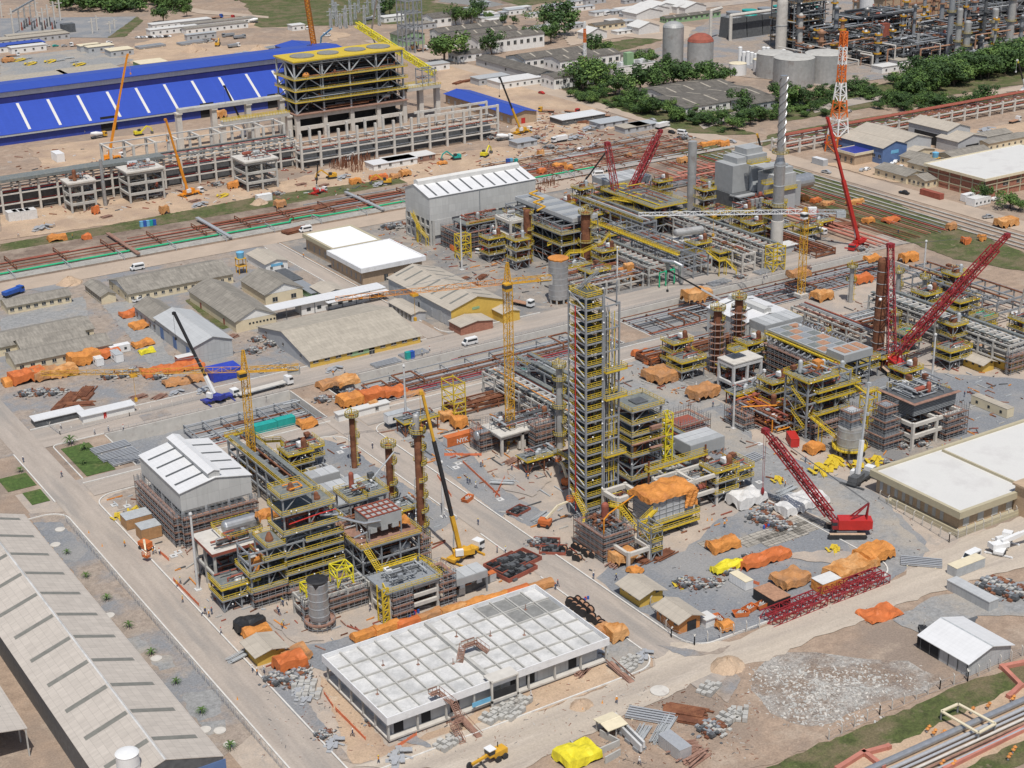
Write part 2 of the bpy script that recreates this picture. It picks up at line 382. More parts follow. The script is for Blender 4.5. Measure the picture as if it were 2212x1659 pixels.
sheet('gravel_yard',[(830,915),(880,900),(960,960),(1000,1010),(1110,1090),(1085,1118)],.055,'gravel',.3)
sheet('gravel_yard',[(590,985),(700,950),(760,965),(800,1000),(990,1120),(940,1150),(860,1090),(770,1060),(640,1040)],.05,'gravel',.5)
sheet('gravel_yard',[(232,1075),(305,1045),(330,1075),(370,1110),(330,1130),(300,1140)],.05,'yard_soil',.4)
sheet('gravel_strip',[(560,1405),(700,1450),(1185,1275),(1180,1255),(700,1390)],.05,'gravel',.5)
sheet('gravel_yard',[(60,1110),(140,1105),(255,1244),(550,1580),(480,1640),(160,1240)],.05,'yard_soil',.6)
sheet('gravel_yard',[(70,1130),(130,1128),(190,1190),(165,1215),(130,1205)],.06,'gravel',.6)
for q in([(255,1380),(300,1375),(330,1400),(290,1420),(262,1400)],[(320,1420),(365,1415),(380,1440),(345,1450)],[(395,1500),(470,1490),(480,1540),(430,1560),(400,1530)],[(430,1560),(485,1555),(490,1580),(450,1590)]):
 sheet('gravel_patch',q,.065,'gravel_dusty',.8)
sheet('gravel_yard',[(560,1445),(610,1440),(760,1650),(690,1625)],.05,'yard_soil',.5)
sheet('sandy_ground',[(690,1460),(720,1480),(840,1615),(1000,1560),(1060,1500),(1180,1440),(1300,1400),(1395,1400),(1410,1440),(1340,1470),(1190,1530),(1040,1580),(880,1640),(760,1650)],.045,'sand',.8)
sheet('gravel_corner',[(1300,1375),(1340,1360),(1400,1410),(1405,1440),(1345,1462),(1310,1440)],.055,'gravel_dusty',.4)
sheet('red_soil_bank',[(1500,1500),(1580,1445),(1700,1410),(1800,1390),(1960,1380),(2090,1460),(2010,1500),(1700,1640),(1600,1665),(1400,1665),(1290,1610),(1380,1545)],.05,'soil',1.5)
sheet('rubble_field',[(1630,1450),(1700,1410),(1850,1420),(1960,1430),(2050,1470),(2000,1500),(1900,1520),(1800,1560),(1740,1570),(1660,1540),(1620,1490)],.07,'rubble',2)
sheet('dark_ground',[(1985,1365),(2030,1340),(2110,1330),(2100,1450),(2085,1455)],.06,'steel_dark',.5)  # dark sheet under and along the left side of the tent
sheet('gravel_yard',[(1930,1340),(2010,1290),(2110,1270),(2230,1250),(2230,1330),(2110,1330),(1990,1370)],.055,'gravel_dusty',1.2)
sheet('grass_bank',[(1640,1665),(1720,1630),(1850,1575),(2010,1510),(2095,1470),(2230,1430),(2230,1470),(2100,1540),(1960,1605),(1830,1665)],.08,'grass',1)
sheet('grass_bank',[(2040,1670),(2230,1580),(2230,1640),(2130,1680)],.08,'grass',1)
sheet('pipe_way',[(1800,1670),(2230,1470),(2230,1590),(2060,1670)],.06,'sand',1)
rect('lawn',118.5,411.5,127,434.5,.12,'lawn')
rect('lawn',100,402,105,411,.12,'lawn')
rect('lawn',97,414,105,424,.12,'lawn')
sheet('storage_yard',[(70,885),(130,830),(430,790),(440,855),(140,930)],.05,'yard_soil',.6)
sheet('gravel_yard',[(220,660),(330,640),(330,690),(360,760),(400,800),(330,800),(290,740)],.06,'gravel_dusty',.8)
sheet('worn_ground',[(0,690),(180,640),(200,720),(0,740)],.06,'gravel_dusty',.8)
sheet('dark_gravel_heap_base',[(60,625),(150,600),(185,595),(150,620),(100,632)],.06,'gravel',.4)
sheet('grass_strip',[(400,650),(425,640),(470,680),(510,705),(480,712),(440,685)],.06,'grass',.4)
sheet('sandy_ground',[(0,520),(0,465),(150,440),(600,395),(760,355),(1080,318),(1160,325),(1150,350),(880,400),(560,440)],.04,'sand',2.5)
sheet('sandy_ground',[(60,320),(300,290),(560,270),(620,310),(400,370),(120,400)],.04,'sand',2.5)
sheet('sandy_ground',[(950,130),(1100,180),(1280,230),(1300,270),(1180,310),(1080,300),(1140,250),(940,190)],.04,'sand',2.5)
sheet('sandy_ground',[(290,95),(560,40),(760,75),(640,120),(480,150),(330,160),(270,125)],.04,'sand',4)
sheet('red_ground',[(430,60),(700,60),(720,90),(480,100)],.05,'soil',3)
sheet('gravel_yard',[(0,40),(120,38),(296,36),(232,82),(0,80)],.06,'gravel',0)
sheet('grass_field',[(232,82),(296,36),(310,45),(270,80)],.07,'grass',1)
sheet('gravel_yard',[(0,125),(180,105),(290,130),(200,160),(0,175)],.05,'gravel_dusty',2)
sheet('grass_corridor',[(0,545),(0,528),(220,490),(560,425),(860,385),(880,395),(560,452)],.06,'grass',.6)
sheet('red_pipe_bed',[(0,600),(0,545),(560,452),(880,395),(885,420),(560,500)],.05,'red_soil',.6)
sheet('grass_field',[(1690,355),(1800,390),(1960,450),(2212,545),(2230,590),(2060,560),(1850,480),(1690,420)],.05,'grass',1.2)
sheet('red_pipe_bed',[(1290,330),(1420,300),(1660,345),(1690,420),(1850,490),(1760,520),(1560,440),(1330,370)],.045,'red_soil',1.2)
sheet('grass_field',[(1440,330),(1530,310),(1640,340),(1560,355)],.06,'grass',1)
sheet('grass_strip',[(1106,152),(1280,217),(1480,287),(1570,292),(1640,290),(1480,250),(1250,185)],.05,'grass',1.5)
sheet('grass_strip',[(1640,318),(1700,302),(1800,286),(2000,266),(2230,216),(2230,186),(1960,240),(1790,268),(1660,292)],.05,'grass',1)
sheet('grass_field',[(1500,240),(1800,205),(2000,160),(2230,110),(2230,180),(1990,215),(1700,262)],.055,'grass',2)
sheet('grass_field',[(1240,105),(1420,75),(1440,85),(1300,120)],.06,'grass',2)
sheet('grass_field',[(520,0),(560,60),(880,50),(1000,35),(1220,0),(1300,-60),(500,-60)],.04,'grass',6)
sheet('sports_ground',[(930,5),(1070,22),(1120,12),(1000,-20)],.09,'red_soil',0)
sheet('sports_court',[(945,4),(1060,16),(1090,10),(990,-14)],.12,'slab_grey',0)
sheet('road',[(378,10),(440,22),(580,36),(580,40),(430,30),(372,16)],.09,'far_road',0)
sheet('road',[(1350,20),(1660,-5),(1660,3),(1500,20),(1390,30)],.09,'site_concrete',0)
sheet('road',[(2024,232),(1932,255),(1932,247),(2024,222),(2230,180),(2230,190)],.11,'far_road',0)
sheet('road',[(1750,232),(1850,212),(1930,205),(1920,213),(1760,245)],.1,'concrete_road',0)
sheet('paved_yard',[(1200,60),(1330,30),(1500,60),(1480,90),(1350,80),(1230,100)],.05,'far_road',2)
sheet('paved_yard',[(1500,262),(1560,250),(1600,238),(1590,255),(1520,280)],.07,'concrete_road',0)
sheet('plant_ground',[(1560,30),(1800,0),(2230,-30),(2230,110),(1990,155),(1800,190),(1560,160),(1400,150),(1390,120)],.04,'yard_soil',2)
sheet('sandy_ground',[(1780,355),(1960,330),(2100,280),(2230,262),(2230,400),(2100,390),(1930,395)],.045,'sand',1.5)
def kerb(pts,w=.35,h=.34,mt='kerb',px=False):
 P=[g(*p) for p in pts] if px else[Vector((p[0],p[1],0)) for p in pts]
 m=MB()
 for a,b in zip(P,P[1:]):m.bar(a+Vector((0,0,h/2+.03)),b+Vector((0,0,h/2+.03)),w,h)
 return struct('kerb',m,mt)
def arc(cx,cy,r,a0,a1,n=8):return[(cx+r*math.cos(math.radians(a0+(a1-a0)*i/n)),cy+r*math.sin(math.radians(a0+(a1-a0)*i/n))) for i in range(n+1)]
kerb([(105.7,240),(105.7,388)]+arc(100,388,5.7,0,90)+[(80,393.7)])
kerb([(115.3,242),(115.3,391)]+arc(121.3,391,6,180,90)+[(185,397.6)]+arc(185,391.6,6,90,0)+[(191.2,330)])
kerb([(191.2,318),(191.2,300)])
kerb([(191.2,290),(191.2,250)]+arc(185.2,248,6,0,-90)+[(118,242)])
kerb([(200.8,250),(200.8,391)]+arc(206.8,391,6,180,90)+[(330,397.6)])
kerb([(200.8,250)]+arc(207,248.5,6,180,270)+[(258,242.5)]+arc(258,250,7.5,-90,20)+[(265,300)])
kerb([(116,407.4),(193,407.4)]);kerb([(205,407.4),(330,407.4)])
kerb([(115.3,453.4),(253,453.4)]);kerb([(260.5,470),(260.5,588)]);kerb([(253,457),(253,586)])
kerb([(261,462)]+arc(266,459,5,180,270)+[(300,453.4)])
kerb([(105.7,400),(105.7,438)]);kerb([(117,410.5),(117,436)]+arc(119,436,2,180,90)+[(133,438)])
for q in([(1420,1395),(1460,1400),(1530,1410),(1580,1395),(1560,1412),(1480,1420)],[(1490,1480),(1530,1500),(1550,1515),(1520,1495)],[(1540,1495),(1580,1450),(1600,1470),(1570,1520)],[(810,1560),(900,1590),(940,1620),(860,1600)],[(300,900),(360,885),(370,897),(310,910)]):
 sheet('damp_patch',q,.13,'yard_soil',.5)
for(a,c,b,d) in TR:
 m=MB();m.box(a,d,-4,b,d+.4,.35)
 for x in range(int(a),int(b),6):m.box(x,d-.06,-4,x+.08,d,.3)
 one('retaining_wall',m,'concrete_pale','long pale concrete retaining wall along the sunken pipe trench','wall',group='trench retaining walls',auto=True)
 m=MB();m.box(a,c-.4,-4,b,c,.2);one('retaining_wall',m,'concrete_pale','near concrete side wall of the sunken pipe trench','wall',group='trench retaining walls',auto=True)
 m=MB();m.box(a-.4,c,-4,a,d,.2);m.box(b,c,-4,b+.4,d,.2)
 one('trench_end_wall',m,'concrete_pale','short concrete end walls closing the pipe trench','wall',group='trench end walls',auto=True)
 for yy in(d+.8,c-.8):
  m=MB()
  for z in(.6,1.1):m.bar((a,yy,z),(b,yy,z),.07)
  for i in range(int((b-a)/2.5)+1):m.bar((a+i*2.5,yy,0),(a+i*2.5,yy,1.12),.07)
  one('guard_rail',m,'galv','thin galvanised guard rail along the trench edge','railing',group='trench guard rails',auto=True)
for q in([(1500,1000),(1530,985),(1640,1065),(1780,1120),(1770,1140),(1620,1095)],[(1660,1200),(1800,1190),(1900,1205),(1890,1220),(1760,1215)],[(1060,1010),(1130,1000),(1190,1040),(1150,1075),(1090,1060)],[(560,1330),(620,1325),(700,1385),(640,1390)],[(1850,700),(1960,730),(2060,790),(1980,790)]):
 sheet('dust_patch',q,.1,'site_concrete',.9)
## buildings
def openings(t,w,d,wins):
 for q in wins:
  face,n,z,ww,hh=q[:5];mt=q[5] if len(q)>5 else 'window_glass';nm='door' if mt not in('window_glass',) else 'window'
  L=w if face=='F' else d;u0,u1=(q[6],q[7]) if len(q)>6 else(0,1)
  for i in range(n):
   u=L*(u0+(u1-u0)*(i+.5)/n);m=MB()
   if face=='F':m.box(u-ww/2,-.10,z,u+ww/2,.02,z+hh)
   else:m.box(-.10,u-ww/2,z,.02,u+ww/2,z+hh)
   p=obj(nm,m,mt,t)
   if ww>.9 and nm=='window' and d<60:
    k=MB()
    if face=='F':k.box(u-ww/2-.1,-.16,z-.12,u+ww/2+.1,-.02,z-.01);k.box(u-.04,-.13,z,u+.04,-.105,z+hh)
    else:k.box(-.16,u-ww/2-.1,z-.12,-.02,u+ww/2+.1,z-.01);k.box(-.13,u-.04,z,-.105,u+.04,z+hh)
    obj('sill',k,'concrete_pale',p)
def gable(name,label,x0,y0,w,d,h,rh,axis,roof,wall,ov=.6,wins=(),sky=0,skw=.8,skmat='skylight',ridge=None,cat='building',group=None,auto=False,open_=False,gw=None,rp=.5,sr=(.08,.8)):
 t=T(name,label,cat,(x0,y0,0),0,group,auto)
 m=MB();L=w if axis==1 else d;R=L*rp
 prof=[(0,0),(L,0),(L,h),(R,h+rh),(0,h)]
 if open_:
  for i in range(max(2,int((d if axis==1 else w)/6))+1):
   for u in(0.2,L-.2):
    a=(d if axis==1 else w)*i/max(2,int((d if axis==1 else w)/6))
    p=(u,a) if axis==1 else(a,u);m.box(p[0]-.15,p[1]-.15,0,p[0]+.15,p[1]+.15,h)
  obj('post',m,wall,t)
 else:
  m.extr(prof,1 if axis==1 else 0,0,d if axis==1 else w);obj('wall',m,wall,t)
  if gw:
   k=MB();k.extr([(0.0,h-.02),(L,h-.02),(R,h+rh)],1 if axis==1 else 0,-.04,.02);obj('gable_panel',k,gw,t)
 m=MB();th=.16;A=(d if axis==1 else w);s0=rh/R;s1=rh/(L-R)
 lo0=h-ov*s0;lo1=h-ov*s1
 m.extr([(-ov,lo0+.03),(R,h+rh+.03),(R,h+rh+.03+th),(-ov,lo0+.03+th)],1 if axis==1 else 0,-ov,A+ov)
 m.extr([(R,h+rh+.03),(L+ov,lo1+.03),(L+ov,lo1+.03+th),(R,h+rh+.03+th)],1 if axis==1 else 0,-ov,A+ov)
 r=obj('roof',m,roof,t)
 m=MB();e=.25
 m.extr([(R-e,h+rh+th-e*s0+.05),(R,h+rh+th+.06),(R+e,h+rh+th-e*s1+.05),(R,h+rh+th+.16)],1 if axis==1 else 0,-ov,A+ov);obj('ridge_cap',m,ridge or roof,r)
 for i in range(sky):
  a=A*(i+.7)/sky
  for side in(0,1):
   m=MB()
   if side==0:u0,u1=R*(1-sr[0]),R*(1-sr[1]);z=lambda u:h+rh*(u/R)
   else:u0,u1=R+(L-R)*sr[0],R+(L-R)*sr[1];z=lambda u:h+rh*(1-(u-R)/(L-R))
   zz=[z(u)+.03+th+.03 for u in(u0,u1)]
   if axis==1:m.quad((u0,a-skw/2,zz[0]),(u1,a-skw/2,zz[1]),(u1,a+skw/2,zz[1]),(u0,a+skw/2,zz[0]))
   else:m.quad((a-skw/2,u0,zz[0]),(a+skw/2,u0,zz[0]),(a+skw/2,u1,zz[1]),(a-skw/2,u1,zz[1]))
   obj('skylight',m,skmat,r)
 openings(t,w,d,wins)
 return t
def flat(name,label,x0,y0,w,d,h,roof,wall,para=None,ph=1.0,ov=.0,z0=0,wins=(),cat='building',group=None,auto=False,pt=.35,drop=.5):
 t=T(name,label,cat,(x0,y0,0),0,group,auto)
 m=MB();m.box(0,0,z0,w,d,h-drop);obj('wall',m,wall,t)
 m=MB();m.box(-ov+.02,-ov+.02,h-drop+.004,w+ov-.02,d+ov-.02,h-drop+.25);r=obj('roof',m,roof,t)
 if para:
  a,b=h-ph,h
  m=MB();o=ov;p=pt
  m.box(-o,-o,a,w+o,-o+p,b);m.box(-o,d+o-p,a,w+o,d+o,b);m.box(-o,-o+p,a,-o+p,d+o-p,b);m.box(w+o-p,-o+p,a,w+o,d+o-p,b)
  obj('parapet',m,para,t)
 openings(t,w,d,wins);return t
def fr(ce,a,b,h,base=None):
 """plan of a building from its eave corner, the eave's right end and left far end, all at height h"""
 p=g(*ce,h);return p.x,p.y,g(*a,h).x-p.x,g(*b,h).y-p.y
h=6.5;xe=g(482,1634,h);xr=g(332.5,1609,10.2).x;yf=xe.y;yb=g(54,1112,h).y;xl=2*xr-xe.x
SHED=(xl,yf,xe.x-xl,yb-yf)
gable('long_shed','very long shed with pale fibre cement roof and dark skylight strips at lower left',xl,yf,xe.x-xl,yb-yf,h,3.7,1,'fibre_y','steel_dark',.1,sky=11,skw=1.5,wins=[('F',1,.3,17,5.6,'wall_blue',.3,1)],ridge='concrete_new',sr=(.04,.82))  # dark wall colour stands in for the shade of an open side
p=g(57,1574,6.5);m=None
gable('workshop_shed','open fronted workshop shed with pale roof at the lower left corner',p.x-22,p.y,22,60,6.5,2.2,1,'fibre_y','concrete',.2,sky=4,skw=1.2,open_=True)
HX,HY=g(400,1178).x,g(400,1178).y;hw=g(538,1023,14.7).x-HX;hd=g(303,984,14.7).y-HY
t=T('turbine_hall','white clad hall with ridge monitor standing on scaffolded steel legs','industrial hall',(HX,HY,0))
m=MB();m.extr([(0,9.6),(hw,9.6),(hw,14.7),(hw/2,16.6),(0,14.7)],1,0,hd);obj('wall',m,'clad',t)
m=MB();s=1.9/(hw/2)
for a,b in((-.3,hw/2),(hw/2,hw+.3)):
 za,zb=(14.7-.3*s,16.6) if a<0 else(16.6,14.7-.3*s);m.extr([(a,za+.03),(b,zb+.03),(b,zb+.2),(a,za+.2)],1,-.3,hd+.3)
r=obj('roof',m,'metal_white_y',t)
for i in range(4):
 y=hd*(.12+.22*i)+1
 for s0,s1 in((.03,.42),(.60,.97)):
  m=MB();u0,u1=hw*s0,hw*s1;z=lambda u:16.85-1.9*abs(u-hw/2)/(hw/2);m.quad((u0,y,z(u0)),(u1,y,z(u1)),(u1,y+.9,z(u1)),(u0,y+.9,z(u0)));obj('skylight',m,'steel_dark',r)
m=MB();c=hw/2;m.extr([(c-1.5,16.5),(c+1.5,16.5),(c+1.5,18.0),(c,18.5),(c-1.5,18.0)],1,.4,hd-.2);obj('ridge_monitor',m,'clad',t)
m=MB();m.extr([(c-1.9,17.9),(c,18.55),(c+1.9,17.9),(c+1.9,18.05),(c,18.72),(c-1.9,18.05)],1,.2,hd+.1);obj('monitor_roof',m,'metal_white_y',t)
for i in range(4):
 for j in range(5):
  m=MB();x,y=.3+(hw-.6)*i/3,.3+(hd-.6)*j/4;m.box(x-.3,y-.3,0,x+.3,y+.3,9.6);obj('column',m,'steel_light',t)
m=MB();m.box(.1,.1,5.2,hw-.1,hd-.1,5.6);obj('floor_deck',m,'grating',t)
m=MB();m.box(.1,.1,9.2,hw-.1,hd-.1,9.55);obj('floor_deck',m,'concrete',t)
m=MB()
for i in range(3):
 a,b=.3+(hw-.6)*i/3,.3+(hw-.6)*(i+1)/3;m.bar((a,.3,0),(b,.3,5.2),.16);m.bar((b,.3,0),(a,.3,5.2),.16)
obj('bracing',m,'steel',t)
m=MB();m.box(4,6,0,hw-3,hd-3,5);obj('equipment',m,'steel_dark',t)
PB=g(843,1612);ph_=ht(843,1612,1551.5)
px_,py_=g(835.6,1551.5,ph_).x,g(835.6,1551.5,ph_).y;pw=g(1304.7,1369,ph_).x-px_;pd=g(695.5,1414,ph_).y-py_
t=T('concrete_building','unfinished flat concrete building with white parapet and gridded roof beams','building',(px_,py_,0))
m=MB();m.box(2,2,.9,pw-2,pd-2,ph_-1.6);obj('wall',m,'wall_grey',t)
m=MB();m.box(1,1,0,pw-1,pd-1,.25);m.box(.5,.5,.6,pw-.5,pd-.5,1.0);obj('floor_slab',m,'concrete_pale',t)
m=MB();m.box(.3,.3,ph_-1.75,pw-.3,pd-.3,ph_-1.05);obj('roof_slab',m,'concrete_new',t)
for b in((0,0,pw,.25),(0,pd-.25,pw,pd),(0,.25,.25,pd-.25),(pw-.25,.25,pw,pd-.25)):
 m=MB();m.box(b[0],b[1],ph_-1.8,b[2],b[3],ph_);obj('parapet',m,'parapet_white',t)
NXP=13
m=MB()
for i in range(1,NXP):x=pw*i/NXP;m.box(x-.16,.26,ph_-1.046,x+.16,pd-.26,ph_-.55)
obj('roof_beam',m,'concrete',t)
m=MB()
for j in range(1,5):
 y=pd*j/5
 for i in range(NXP):m.box(pw*i/NXP+.17,y-.15,ph_-1.046,pw*(i+1)/NXP-.17,y+.15,ph_-.65)
obj('roof_beam',m,'concrete',t)
m=MB();m.box(pw*6/NXP-.3,.26,ph_-1.04,pw*6/NXP+.5,pd-.26,ph_-.15);obj('expansion_upstand',m,'concrete',t)
for i,j in((9,4),(10,4),(11,4),(10,3),(11,3),(12,3)):
 m=MB();x0,x1=pw*i/NXP+.25,pw*(i+1)/NXP-.25;y0,y1=pd*j/5+.25,min(pd*(j+1)/5-.25,pd-.4);m.quad((x0,y0,ph_-1.03),(x1,y0+rnd.uniform(0,.8),ph_-1.03),(x1,y1,ph_-1.03),(x0,y1,ph_-1.03));obj('wet_screed',m,'slab_grey',t)
for i in range(9):
 for(x,y) in(((pw-1)*i/8+.5,.6),):m=MB();m.box(x-.2,y-.2,1,x+.2,y+.2,ph_-1.75);obj('column',m,'concrete',t)
for i in range(6):m=MB();y=1.2+(pd-2.4)*i/5;m.box(.5,y-.2,1,.9,y+.2,ph_-1.75);obj('column',m,'concrete',t)
openings(t,pw,pd,[])
for x in(2.5,9,16,31,35,46):m=MB();m.box(x,1.9,1.1,x+2.2,2.02,ph_-2.2);obj('window',m,'dark_void',t)
for x in(25.5,38,42):m=MB();m.box(x,1.88,1.0,x+4,2.02,ph_-2);obj('wall_panel',m,'sky_blue' if x==99 else 'clad_grey',t)
m=MB();x=pw*.50;m.box(x-3.4,-.9,0,x-3,-.5,ph_+.4);m.box(x+3,-.9,0,x+3.4,-.5,ph_+.2);m.box(x-3.4,-.9,1.6,x+3.4,-.3,2.2);m.box(x-3.4,-1,ph_-.2,x+3.4,2.4,ph_+.15);m.box(x-3,-.6,0,x+3,.2,1.5);obj('porch',m,'concrete_pale',t)
m=MB();m.box(x-3,-.55,2.3,x+3,-.45,4.2);obj('porch_opening',m,'dark_void',t)
def stair(m,p,q,wd=1.1,n=8):
 p,q=Vector(p),Vector(q);d=q-p;u=Vector((-d.y,d.x,0)).normalized()*wd/2
 for s in(-1,1):
  m.bar(p+u*s,q+u*s,.12,.25);m.bar(p+u*s+Vector((0,0,1.05)),q+u*s+Vector((0,0,1.05)),.09)
  for i in range(4):a=p.lerp(q,i/3)+u*s;m.bar(a,a+Vector((0,0,1.05)),.07)
 for i in range(n):a=p.lerp(q,(i+.5)/n);m.bar(a-u,a+u,.3,.06)
def wstair(label,pts,wd=1.3):
 m=MB()
 for a,b in zip(pts,pts[1:]):
  if abs(b[2]-a[2])<.1:
   m.bar(Vector(a),Vector(b),wd,.12)
   d=(Vector(b)-Vector(a));u=Vector((-d.y,d.x,0)).normalized()*wd/2
   for s in(-1,1):
    m.bar(Vector(a)+u*s+Vector((0,0,1)),Vector(b)+u*s+Vector((0,0,1)),.12,.3)
    for k in range(3):e=Vector(a).lerp(Vector(b),k/2)+u*s;m.bar(e,e+Vector((0,0,1.1)),.09)
  else:stair(m,a,b,wd,10)
 return one('wooden_stair',m,'plank',label,'stairs',(0,0,0))
X0,Y0,Z0=px_,py_,ph_
wstair('reddish timber stair climbing over the front white parapet',[(X0+13,Y0-8,0),(X0+13,Y0-4,2.8),(X0+15,Y0-4,2.8),(X0+15,Y0-1,5.2),(X0+13,Y0+1.5,ph_+.7),(X0+11,Y0+1.5,ph_+.7)])
wstair('reddish timber bridge stair in the middle of the gridded roof',[(X0+pw*.43,Y0+pd*.38,ph_-1),(X0+pw*.47,Y0+pd*.46,ph_+.9),(X0+pw*.53,Y0+pd*.46,ph_+.9),(X0+pw*.56,Y0+pd*.38,ph_-.8)])
m=MB();m.bar((X0+17,Y0-8,.1),(X0+17,Y0-.5,1.0),1.5,.12)
for s in(-.75,.75):m.bar((X0+17+s,Y0-8,1.0),(X0+17+s,Y0-.5,1.9),.1)
one('wooden_ramp',m,'plank','straight pale timber ramp beside the front timber stair','ramp')
m=MB();m.bar((X0+pw-.5,Y0-9,.1),(X0+pw-.5,Y0-.5,1.0),1.6,.12)
for s in(-.8,.8):m.bar((X0+pw-.5+s,Y0-9,1.0),(X0+pw-.5+s,Y0-.5,1.9),.12,.3)
one('wooden_ramp',m,'plank','long pink timber ramp at the right end of the unfinished building','ramp')
m=MB();m.box(X0+20,Y0-.35,2.0,X0+26,Y0-.25,3.1);one('banner',m,'sky_blue','pale blue banner on the front railing of the unfinished building','banner')
for i in range(8):
 m=MB();x,y=X0+pw*(.06+.115*i),Y0+pd*(.35+.45*((i*37)%10)/10);m.box(-.06,-.06,0,.06,.06,1.4);m.box(-.3,-.3,0,.3,.3,.12)
 one('roof_prop',m,'plank','short upright timber post on the gridded concrete roof','post',(x,y,ph_-1.04),'timber posts on the gridded roof')
def hut(label,base,top,a,b,rh,roof='fibre_tan_y',wall='wall_yellow',axis=1,ov=.9,wins=(('L',3,1.6,.9,.7),('F',2,2.6,.9,.6)),name='site_hut',cat='hut',**kw):
 h=ht(*base,top);x,y,wd,dp=g(*base).x,g(*base).y,0,0
 wd=g(*a,h).x-x;dp=g(*b,h).y-y
 return gable(name,label,x,y,wd,dp,h,rh,axis,roof,wall,ov,wins,cat=cat,**kw)
hut('yellow walled hut with tan roof beside the centre road',(1382.5,1313),1290,(1426,1269),(1340,1260),1.1)
hut('orange walled hut with tan roof at the road junction',(1466.5,1371),1343,(1510,1325),(1420,1310),1.1,wall='wall_orange',wins=(('L',3,1.8,.9,.8),('F',1,.05,2.6,2.5,'black',.3,.9)))
m=MB();p=g(1530,1350);flat('hut_annex','small white lean-to annex beside the orange hut',p.x-1.5,p.y-1.0,2.6,3,2.6,'roof_white','wall_white',cat='annex',ov=.3)
hut('yellow hut with tan roof by the left road, before the silver tank',(557,1440),1416,(614,1396),(527,1388),.8)
t=hut('small yellow hut at the far right behind the mast',(2122,806),787,(2175,790),(2085,770),.9)
hut('second yellow hut at the far right edge',(2184,806),776,(2230,772),(2150,752),.9)
rz_=ht(2069,1149.5,1100.7);RX,RY=g(2069,1149.5).x,g(2069,1149.5).y;rd=g(1897.7,1014.5,rz_).y-RY
flat('control_building','large flat building with white roof, beige parapet and pale brick walls',RX,RY,75,rd,rz_,'roof_white','brick_pale','parapet_beige',1.9,1.4,wins=[('L',9,1.2,1.1,2.6,'metal_grey_y',.15,.98),('F',14,1.2,2.2,2.6,'metal_grey_y')],pt=1.0,drop=.8)
m=MB();m.box(RX-2.4,RY-2.4,0,RX+76,RY+rd-6,.9);m.box(RX-2.3,RY-2.3,.9,RX-2.15,RY+rd-8,1.7);m.box(RX-2.15,RY-2.3,.9,RX+70,RY-2.15,1.7)
one('terrace',m,'parapet_beige','raised beige terrace with low wall around the big flat building','terrace')
m=MB();m.box(0,0,0,5,4,rz_+1.8);m.box(-.6,-.6,rz_+1.8,5.6,4.6,rz_+2.4);one('entrance_block',m,'brick_pale','tall brick entrance block on the front of the white roofed building','porch',(RX+20,RY-4.4,0))
m=MB();m.box(RX+24,RY+.2,rz_-.7,RX+24.5,RY+rd-.5,rz_+.15);one('roof_upstand',m,'parapet_beige','low beige upstand crossing the large white roof','roof wall')
h=3.6;x,y=g(2092.7,1436.5,h).x,g(2092.7,1436.5,h).y;xr_=g(2162.7,1401.5,6.2).x;dd=g(1987.7,1369,h).y-y
t=gable('storage_tent','white open sided storage tent inside the fence at lower right',x+.6,y+.6,2*(xr_-x)-1.2,dd-1.2,h,2.0,1,'metal_white_y','clad_grey',.6,cat='tent',ridge='steel_light')
for i in range(6):m=MB();yy=.2+(dd-1.6)*i/5;m.box(-.12,yy-.1,0,-.0,yy+.1,h);obj('post',m,'steel_dark',t)
m=MB();m.box(-.05,dd*.55,.1,.0,dd*.98,h-.3);obj('opening',m,'dark_void',t)
p=g(2135,1322);flat('container_office','long grey container office behind the white tent',p.x,p.y,3.2,13,2.9,'metal_grey_y','clad_grey',cat='container',ov=.1)
h=ht(975.5,708.5,671);x,y=g(975.5,708.5).x,g(975.5,708.5).y;wd=g(1084,645,h).x-x;dd=g(834,601,h).y-y
t=gable('warehouse','warehouse with beige roof, slatted skylights and yellow gable wall',x,y,wd,dd,h,3.2,1,'fibre_tan_y','wall_grey',.5,sky=7,skw=1.1,wins=[('L',3,.2,2.4,4.5,'clad_grey'),('L',5,.6,.9,2.6,'wall_grey')])
m=MB();m.extr([(0,0),(wd,0),(wd,h),(wd/2,h+3.2),(0,h)],1,-.05,.0);obj('gable_wall',m,'wall_yellow',t)
m=MB();m.box(wd*.40,-.16,h*.78,wd*.54,-.06,h*.92);obj('sign_panel',m,'wall_green',t)
WHX,WHY=x,y
gable('warehouse_annex','low beige roofed annex in front of the yellow gable',x-1.5,y-9,13,8,3.2,1.0,1,'fibre_tan_y','brick',.4,cat='annex')
gable('warehouse_annex','narrow beige roofed annex at the right of the yellow gable',x+17,y-7,7,7,3.6,.9,1,'fibre_tan_y','wall_yellow',.4,cat='annex')
p=g(868,648);gable('side_shed','low beige roofed side shed along the warehouse flank',x-8.6,y+13,5.6,17,3.0,.6,1,'fibre_tan_y','wall_grey',.4,wins=[('L',6,.3,1.2,2,'window_glass')],cat='shed')
h=ht(670.5,796,780);x,y=g(670.5,796).x,g(670.5,796).y;wd=g(909,726,h).x-x;dd=g(570.5,703,h).y-y
t=gable('office_hall','wide tan roofed hall with long yellow front wall and small windows',x,y,wd,dd,h,4.2,0,'fibre_tan_x','wall_yellow',.5,wins=[('F',10,1.6,1.9,1.1),('F',1,.1,2,2.6,'window_glass',.5,.6),('F',1,.9,7,1.8,'wall_green',.36,.52),('L',3,1.8,1.2,1.0)])
m=MB();m.extr([(0,0),(dd,0),(dd,h),(dd/2,h+4.2),(0,h)],0,-.05,0);obj('gable_wall',m,'wall_grey',t)
p=g(589,697.0);t=T('canopy','long white metal canopy over a site kitchen behind the tan hall','canopy',(p.x,p.y,0))
m=MB();m.box(0,0,4.2,46,7,4.4);obj('roof',m,'metal_white_x',t)
